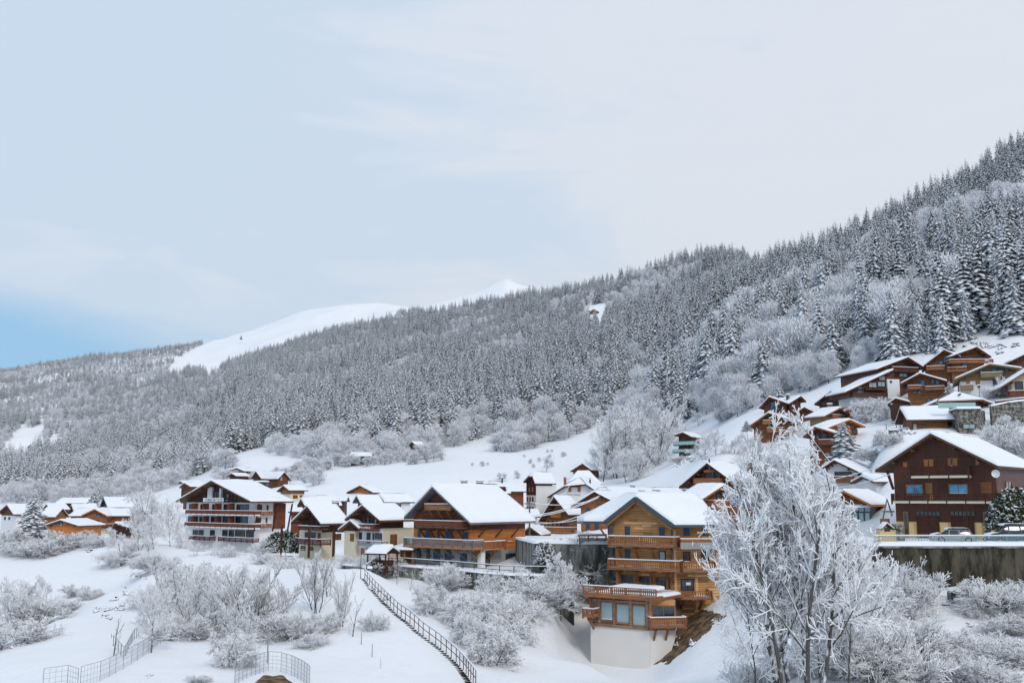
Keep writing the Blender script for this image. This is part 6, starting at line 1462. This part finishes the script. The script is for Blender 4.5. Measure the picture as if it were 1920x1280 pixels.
for i, (px, top, lab) in enumerate(((1410, 1215, 'leftmost'), (1470, 1190, 'second'), (1545, 1195, 'third'), (1600, 1110, 'fourth'), (1650, 1135, 'rightmost'))):
    plant('round' if i % 2 else 'bush', 'low frosted growth under the huge foreground tree, %s of five' % lab, px, 1310, top, 1.1 if i % 2 else .95, 65+i % 3, 'low frosted growth under the huge foreground tree', cat='shrub')
V_ = [ # kind, px, base, top, width factor, label, Y
 ('round', 290, 1032, 903, .95, 'large frosted tree just left of the hotel', 172), ('round', 318, 1034, 925, .8, 'frosted tree touching the left wall of the hotel', 178), ('tall', 262, 1030, 945, 1.2, 'multi-stemmed frosted tree left of the large one by the hotel', 168),
 ('round', 255, 1055, 1000, 1.3, 'low frosted tree on the bank under the large one by the hotel', None), ('bush', 222, 1062, 1022, 1.6, 'pale shrub on the snowy bank between village and hotel', None), ('sap', 245, 1042, 1008, 1.2, 'small pale tree alone on the bank left of the hotel', None),
 ('bush', 290, 1070, 1030, 1.7, 'frosted shrub sprawling below the hotel lawn edge', None),
 ('round', 88, 1142, 1072, .8, 'dense grey round-topped tree on the left slope', None), ('round', 18, 1190, 1072, 1.1, 'frosted tree with open branches at the left edge', None), ('bush', 60, 1180, 1110, 1.7, 'wide frosted shrub left of the dense grey tree', None), ('bush', 20, 1212, 1150, 1.8, 'frosted shrub at the left edge below the open-branched tree', None), ('bush', 95, 1165, 1125, 1.6, 'snowy shrub at the foot of the dense grey tree', None),
 ('bush', 30, 1040, 1005, 2., 'dark-hearted snowy shrub in the hollow at the left edge', None), ('bush', 62, 1045, 1008, 2.2, 'snowy shrub below the frosted larch', None), ('bush', 95, 1040, 1000, 2.2, 'snowy shrub right of the frosted larch', None), ('bush', 128, 1030, 990, 2.2, 'frosted shrub before the wide orange chalet', None), ('bush', 160, 1022, 995, 2., 'frosted shrub before the middle of the wide orange chalet', None), ('bush', 10, 1025, 985, 2., 'shrub under the far left chalet', None),
 ('bush', 140, 1118, 1090, 1.8, 'thin shrub on the upper left slope', None), ('bush', 182, 1116, 1100, 1.3, 'little dark shrub on the left slope', None), ('sap', 211, 1230, 1146, 1.1, 'lone frosted sapling on the lower left slope', None),
 ('round', 283, 1225, 1085, .9, 'slender frosted tree beside the diagonal chain-link fence', None), ('tall', 330, 1175, 1048, 1.5, 'tall frosted tree at the left of the thicket below the hotel', None), ('round', 300, 1180, 1090, 1.1, 'frosted tree leaning over the diagonal fence', None), ('round', 365, 1190, 1055, 1.1, 'frosted tree in the middle of the thicket below the hotel', None),
 ('tall', 405, 1150, 1045, 1.5, 'bushy frosted tree right below the hotel front', None), ('round', 418, 1195, 1080, 1.2, 'wide frosted tree in front of the hotel thicket', None), ('droop', 432, 1250, 1165, 1.1, 'snow-bent little tree at the front of the thicket', None), ('tall', 470, 1190, 1040, 1.4, 'pale frosted tree at the right of the hotel thicket', None), ('round', 505, 1185, 1085, 1.1, 'low wide frosted tree at the right end of the hotel thicket', None), ('round', 455, 1215, 1120, 1.15, 'dense frosted tree at the right front of the thicket', None), ('bush', 380, 1185, 1120, 1.6, 'frosted shrub filling the thicket below the hotel', None), ('tall', 350, 1130, 1050, 1.5, 'hazy frosted tree behind the thicket', None),
 ('round', 375, 1060, 1012, 1.3, 'snowy tree in front of the left corner of the hotel', 165), ('round', 440, 1068, 1015, 1.4, 'snowy tree in front of the middle of the hotel', 150), ('bush', 405, 1065, 1025, 2., 'shrub in front of the hotel ground floor', 155), ('round', 487, 1070, 1005, 1.2, 'snowy tree in front of the right corner of the hotel', 148), ('bush', 520, 1075, 1030, 2., 'frosted shrubs below the round hedge', 144), ('bush', 548, 1085, 1040, 1.9, 'frosted shrub below the cream porch chalet', 140), ('bush', 465, 1100, 1050, 1.9, 'wide shrub on the slope under the garden wall', 140), ('sap', 533, 1035, 1008, 1.4, 'small snowy tree in front of the round hedge', 150),
 ('tall', 593, 1150, 1024, 1.15, 'tall fan-shaped frosted tree with many upright stems', None), ('tall', 640, 1178, 1062, .8, 'narrow upright frosted tree right of the fan-shaped one', None), ('tall', 615, 1120, 1040, 1.0, 'upright frosted tree behind the fan-shaped one', None), ('droop', 612, 1185, 1140, 1.3, 'snow-bowed shrub at the foot of the fan-shaped tree', None), ('bush', 570, 1195, 1140, 1.5, 'frosted shrub left of the snow-bowed one', None), ('bush', 585, 1215, 1180, 1.6, 'lowest frosted shrub under the fan-shaped tree', None),
 ('sap', 661, 1196, 1112, 1.0, 'small bare sapling with sparse twigs left of the stair path', None), ('sap', 655, 1190, 1165, .7, 'tiny twig tree beside the small bare sapling', None), ('bush', 704, 1182, 1138, 1.0, 'twiggy shrub on the open slope left of the stair path', None), ('sap', 713, 1253, 1228, .8, 'tiny snowy twig low on the open slope', None), ('bush', 370, 1280, 1256, 2., 'brown-leaved shrub at the bottom edge', None),
 ('droop', 808, 1152, 1085, 1.1, 'snow-laden tree climbing the retaining wall, leftmost', None), ('round', 845, 1165, 1092, 1.0, 'snow-laden tree in front of the retaining wall', None), ('droop', 880, 1185, 1090, 1.3, 'broad snow-laden tree below the street wall', None), ('round', 915, 1172, 1062, 1.0, 'tallest snow-laden tree below the street wall', None), ('droop', 925, 1245, 1155, 1.3, 'drooping snow-laden tree lowest beside the stair path', None), ('droop', 965, 1200, 1112, 1.3, 'snow-laden tree right of the tallest below the street wall', None), ('droop', 895, 1215, 1130, 1.2, 'drooping snow-laden tree by the middle of the stair path', None), ('bush', 985, 1170, 1110, 1.5, 'snowy shrub under the right end of the street wall', None), ('droop', 940, 1190, 1108, 1.2, 'snow-laden tree in the heart of the clump below the street', None),
 ('sap', 745, 1100, 1064, 1., 'snowy creeper shrub on the curved wall, left one', 121), ('sap', 768, 1108, 1068, 1., 'snowy creeper shrub on the curved wall, right one', 118), ('round', 1052, 1110, 1030, .7, 'thin frosted tree before the concrete wall', 112), ('bush', 1040, 1135, 1095, 1.3, 'frosted shrub on the snow mound left of the terrace', None), ('bush', 1080, 1120, 1085, 1.4, 'shrub on top of the snow mound by the terrace', None), ('bush', 1075, 1150, 1125, 1.5, 'twiggy shrub under the terrace corner', None), ('bush', 1030, 1100, 1060, 1.3, 'snow-dusted shrub at the street wall end', 110), ('round', 1082, 1008, 990, 1.6, 'snow-heaped shrub on the terrace above the concrete wall', 126), ('bush', 1110, 1012, 1000, 1.6, 'small snowy shrub on the terrace beside the honey-wood chalet', 124),
 ('bush', 838, 1066, 1050, 1.6, 'snow-capped shrub on the street, left of the pillar', 121), ('bush', 955, 1068, 1052, 1.8, 'snow-capped shrub on the street under the big deck', 119), ('bush', 660, 1052, 1035, 1.6, 'snowy shrub before the garage of the red-balconied chalet', 138), ('bush', 715, 1048, 1034, 2., 'snowy shrub beside the small street shelter', 131),
 ('bush', 1700, 1080, 1045, 1.2, 'frosted shrub against the left of the parking wall', 83), ('sap', 1740, 1102, 1036, 1.0, 'snow-lined sapling against the middle of the parking wall', 83), ('bush', 1672, 1110, 1050, 1.0, 'upright snowy shrub at the left end of the parking wall', 82), ('sap', 1815, 1120, 1090, 1.2, 'snowy twig clump over the utility box', None), ('bush', 1862, 1115, 1072, 1.5, 'frosted shrub against the right of the parking wall', 82), ('bush', 1915, 1118, 1080, 1.5, 'snowy shrub at the right end of the parking wall', 82),
 ('round', 1650, 1240, 1090, 1.2, 'frosted tree right of the huge foreground tree', None), ('bush', 1690, 1235, 1120, 1.2, 'hazy frosted shrub with a brown heart', None), ('round', 1660, 1180, 1060, 1.0, 'frosted tree between the huge one and the parking wall', None), ('bush', 1700, 1160, 1110, 1.4, 'frosted shrub below the left part of the parking wall', None), ('bush', 1640, 1275, 1190, 1.4, 'frosted shrub at the bottom edge, right of the huge tree', None),
 ('bush', 1885, 1150, 1105, 1.8, 'bramble-like snowy shrub under the parking wall at the right', None), ('bush', 1850, 1165, 1130, 1.9, 'snowy shrub, upper left of the lower right thicket', None), ('bush', 1900, 1190, 1145, 1.9, 'snowy shrub at the right edge of the lower right thicket', None), ('bush', 1790, 1240, 1185, 1.7, 'frosted shrub at the left of the lower right thicket', None), ('bush', 1830, 1225, 1170, 1.9, 'frosted shrub in the middle of the lower right thicket', None), ('bush', 1870, 1245, 1190, 1.9, 'snow-heaped shrub low in the right thicket', None), ('bush', 1915, 1240, 1190, 1.8, 'snow-heaped shrub in the corner of the right thicket', None), ('bush', 1815, 1275, 1215, 1.8, 'frosted shrub at the bottom edge of the right thicket', None), ('bush', 1770, 1275, 1235, 1.6, 'small frosted shrub at the bottom left of the right thicket', None), ('bush', 1875, 1285, 1235, 1.6, 'small frosted shrub at the bottom right of the thicket', None),
 ('round', 310, 1120, 1050, 1.2, 'frosted tree behind the left end of the thicket', None), ('round', 385, 1120, 1045, 1.2, 'pale round tree behind the middle of the thicket', None), ('round', 440, 1130, 1050, 1.2, 'pale round tree behind the right of the thicket', None), ('round', 490, 1140, 1060, 1.2, 'hazy white tree at the upper right of the thicket', None),
 ('bush', 345, 1200, 1140, 1.7, 'frosted shrub at the foot of the thicket middle', None), ('bush', 520, 1200, 1140, 1.6, 'frosted shrub at the right foot of the thicket', None), ('round', 530, 1150, 1080, 1.1, 'frosted tree between the thicket and the fan-shaped tree', None), ('bush', 300, 1140, 1090, 1.7, 'frosted shrub at the left shoulder of the thicket', None), ('round', 225, 1040, 985, 1.2, 'frosted tree before the little dark cabin', None), ('bush', 190, 1025, 1000, 2., 'low white shrub below the wide orange chalet', None), ('round', 275, 1048, 960, .9, 'frosted tree in front of the large one by the hotel', None), ('round', 335, 1048, 985, .9, 'low frosted tree at the hotel corner', 170),
 ('round', 40, 1170, 1085, 1.1, 'frosted tree in the hollow at the left edge', None), ('bush', 125, 1150, 1115, 1.7, 'frosted shrub in the fold of the left slope', None), ('bush', 165, 1125, 1100, 1.7, 'small frosted shrub higher in the fold of the left slope', None),
 # mid distance
 ('round', 1130, 905, 790, .9, 'frosted tree at the left of the tall pale group above the inn', 285), ('tall', 1160, 910, 765, 1.1, 'tall pale frosted tree above the inn, second from the left', 288), ('round', 1185, 912, 770, .9, 'tall frosted tree in the heart of the pale group above the inn', 292), ('tall', 1210, 905, 745, 1.1, 'tallest pale frosted tree above the inn', 296), ('round', 1232, 900, 760, .9, 'frosted tree at the right of the tall pale group above the inn', 290), ('round', 1150, 870, 760, .9, 'frosted tree behind the left of the pale group', 320), ('round', 1195, 865, 735, 1., 'frosted tree behind the middle of the pale group', 325), ('tall', 1240, 860, 730, 1.1, 'frosted tree behind the right of the pale group', 322), ('round', 1120, 880, 820, 1., 'low frosted tree at the left edge of the pale group', 300), ('round', 1208, 915, 830, 1., 'low frosted tree at the front of the pale group', 270), ('round', 1175, 915, 840, 1., 'low frosted tree right above the inn roofs', 272),
 ('round', 1025, 886, 849, 1.1, 'single round frosted tree alone on the meadow', None), ('round', 813, 866, 820, 1.1, 'frosted tree at the top left corner of the meadow', None), ('tall', 800, 868, 838, 1.4, 'small frosted tree beside the barn by the meadow', None),
 ('round', 1345, 866, 800, 1.0, 'frosted tree behind the loggia chalet, left', 205), ('round', 1375, 866, 808, 1.0, 'frosted tree behind the loggia chalet, right', 205), ('round', 1320, 868, 812, 1.0, 'frosted tree near the teal-balconied chalet', 215), ('tall', 1428, 868, 800, 1.1, 'narrow frosted tree below the stacked-balcony chalet', 190), ('round', 1400, 868, 815, 1., 'frosted shrub-like tree left of the narrow one', 195), ('bush', 1360, 790, 762, 1.6, 'frosted thicket at the wood edge above the teal-balconied chalet', None), ('round', 1310, 800, 765, 1.2, 'frosted tree at the wood edge above the teal-balconied chalet', None), ('bush', 1470, 870, 845, 2., 'frosted shrubs under the hillside chalets', 190), ('bush', 1275, 868, 852, 2.2, 'dark-mottled shrubs below the teal-balconied chalet', None),
 ('round', 1885, 850, 772, 1.25, 'broad frosted tree right of the stone tower', 150), ('round', 1855, 850, 795, 1.1, 'frosted tree between stone tower and the broad one', 152), ('bush', 1920, 850, 790, 1.6, 'frosted shrub at the right edge above the dark roof', 150), ('bush', 1868, 738, 718, 1.5, 'snowy shrub in front of the tan chalet', 172), ('tall', 1882, 735, 700, 1.1, 'little snowy tree before the tan chalet', 172), ('bush', 1640, 862, 835, 1.8, 'pale shrubs left of the garden spruces', None), ('bush', 1665, 835, 800, 1.5, 'frosted shrub below the street lamp', None), ('droop', 1634, 768, 738, 1.2, 'small weeping snowy tree before the big dark chalet', 198), ('bush', 1650, 775, 760, 1.8, 'shrub beside the small weeping tree', None),
]
for k, px, b, t, wf, lab, Y in V_:
    if k == 'round' and 'thicket' in lab: k, wf = 'tall', wf*1.3
    plant(k, lab, px, b, t, wf, Y, cat='tree' if k != 'bush' else 'shrub')
def spruce_at(label, px, base, top, Y, wf=1.15, me=0):
    p = P(px, base, Y); g_ = gz1(p[0], p[1]); p[2] = g_ if abs(g_-p[2]) < 3 else p[2]; zt = P(px, top, Y)[2]; s = (zt-p[2])/22; o = empty('spruce', (p[0], p[1], p[2]-.2), RND.random()*6); o.scale = (s*wf, s*wf, s); tag(o, label, 'tree'); link('crown', SPRN[me], o); link('trunk', TR_S, o)
spruce_at('snow-loaded garden spruce before the orange gabled chalet', 1584, 862, 786, 165, 1.9, 2); spruce_at('smaller garden spruce right of the snow-loaded one', 1644, 866, 811, 165, 1.5, 0)
spruce_at('short spruce between the square brown and the tan chalet', 1781, 740, 712, 182, 1.9, 1); spruce_at('pointed spruce among the roofs of the left village', 175, 955, 914, 290, 1.5, 0); spruce_at('dark little spruce at the wood edge behind the left village', 268, 928, 903, 300, 1.3, 1)
spruce_at('tall frosted larch in front of the far left chalet', 60, 1003, 915, 195, 1.7, 1); spruce_at('young spruce at the wood edge above the stacked-balcony chalet', 1460, 745, 705, 250, 1.3, 0); spruce_at('dark small spruce left of the stacked-balcony chalet', 1400, 806, 786, 214, 2.2, 2)
spruce_at('lone tree high on the open ski slope', 452, 636, 628, 2300, 1.6, 0)
# shrubs fringing the meadow
ms = DEC
def fringe(lab, line, n, h, jit, group):
    for i in range(n):
        f = (i+RND.random())/n*(len(line)-1); k = min(len(line)-2, int(f)); a, b = line[k], line[k+1]; px = a[0]+(b[0]-a[0])*(f-k); py = a[1]+(b[1]-a[1])*(f-k)+RND.uniform(-jit, jit)
        q = hit(px, py, 150)
        if q is None: continue
        s = h*RND.uniform(.6, 1.3)/13; o = empty('frosted_shrub', (q[0], q[1], q[2]-.3), RND.random()*6); o.scale = (s*1.5, s*1.5, s); tag(o, lab, 'shrub', group); link('crown', ms[i % 3], o); link('trunk', TR_D, o)
fringe('frosted shrub in the hedge-like belt along the upper left of the meadow', [(560, 892), (640, 872), (700, 870), (770, 866), (830, 858)], 46, 5.5, 7, 'shrubs along the upper left of the meadow')
fringe('frosted shrub at the foot of the wood above the meadow', [(925, 846), (960, 848), (1000, 836), (1060, 822), (1105, 800)], 24, 7, 5, 'shrubs at the foot of the wood above the meadow')
fringe('frosted shrub between the hotel roof and the wood', [(400, 905), (450, 900), (500, 905), (560, 902), (600, 912)], 26, 5, 6, 'shrubs between the hotel roof and the wood')
fringe('frosted tree on the slope left of the hotel roof', [(180, 925), (260, 915), (330, 895), (400, 878), (440, 868)], 30, 8, 8, 'frosted trees left of the hotel roof')
fringe('small frosted bush dotted over the meadow', [(880, 870), (940, 890), (1000, 860), (1060, 850), (960, 905)], 16, 1.8, 14, 'bushes dotted over the meadow')
# ------------------------------------------------------------------ twigs, stones and dead grass poking through the snow
def debris():
    C, X_, Y_, Z_ = [], [], [], []
    spots = [(300, 1058, 60, 8, 40), (180, 1145, 50, 12, 60), (215, 1120, 60, 25, 50), (100, 1200, 60, 12, 26), (240, 1100, 40, 20, 26), (160, 1030, 40, 5, 26), (195, 1046, 22, 4, 14), (330, 1070, 25, 10, 16), (730, 1125, 12, 12, 20), (700, 1110, 14, 14, 24),
             (1290, 1205, 50, 18, 30), (1060, 1130, 40, 20, 60), (1720, 1115, 60, 14, 60), (1780, 1150, 60, 26, 40), (1850, 1200, 80, 50, 160), (1830, 652, 70, 10, 120), (1890, 700, 40, 10, 30), (1270, 862, 30, 8, 120), (340, 1250, 90, 25, 14), (1690, 812, 22, 6, 50), (1880, 765, 40, 9, 90), (10, 1215, 14, 6, 10)]
    for px, py, sx, sy, n in spots:
        cl = [(RND.gauss(px, sx*.6), RND.gauss(py, sy*.6)) for _ in range(max(2, n//8))]
        for _ in range(n):
            c = RND.choice(cl); q = hit(c[0]+RND.gauss(0, 4), c[1]+RND.gauss(0, 1.5), 45, 600)
            if q is None: continue
            s = q[1]*.0015*RND.uniform(.5, 1.8); a = RND.random()*6.28
            C.append((q[0], q[1], q[2]+s*.25)); X_.append((math.cos(a)*s*1.25, math.sin(a)*s*1.25, RND.uniform(-.2, .6)*s)); Y_.append((-math.sin(a)*s*.7, math.cos(a)*s*.7, 0)); Z_.append((RND.uniform(-.3, .3)*s, 0, s*RND.uniform(.5, 1.2)))
    V, F = octs(*[np.array(q, float) for q in (C, X_, Y_, Z_)])
    tag(link('stones_and_dead_grass', mesh_np('stones_and_dead_grass', V, F, BRUSH)), 'stones and dead grass poking through the snow', 'stones', kind='stuff')
debris()

# ------------------------------------------------------------------ thin winter air
def air():
    mb = MB(); box(mb, Fr((0, 0), 0), -6000, 6000, -3000, 5900, -90, 1300)
    me = bpy.data.meshes.new('haze'); me.from_pydata(mb.v, [], mb.f)
    m = bpy.data.materials.new('haze'); m.use_nodes = True; t = m.node_tree; t.nodes.clear()
    v = N(t, 'ShaderNodeVolumePrincipled'); v.inputs['Density'].default_value = .000035; v.inputs['Color'].default_value = (.93, .95, 1, 1)
    o = N(t, 'ShaderNodeOutputMaterial'); t.links.new(v.outputs[0], o.inputs['Volume']); me.materials.append(m)
    tag(link('haze', me), 'thin cold haze filling the valley', 'haze', kind='stuff')
air()
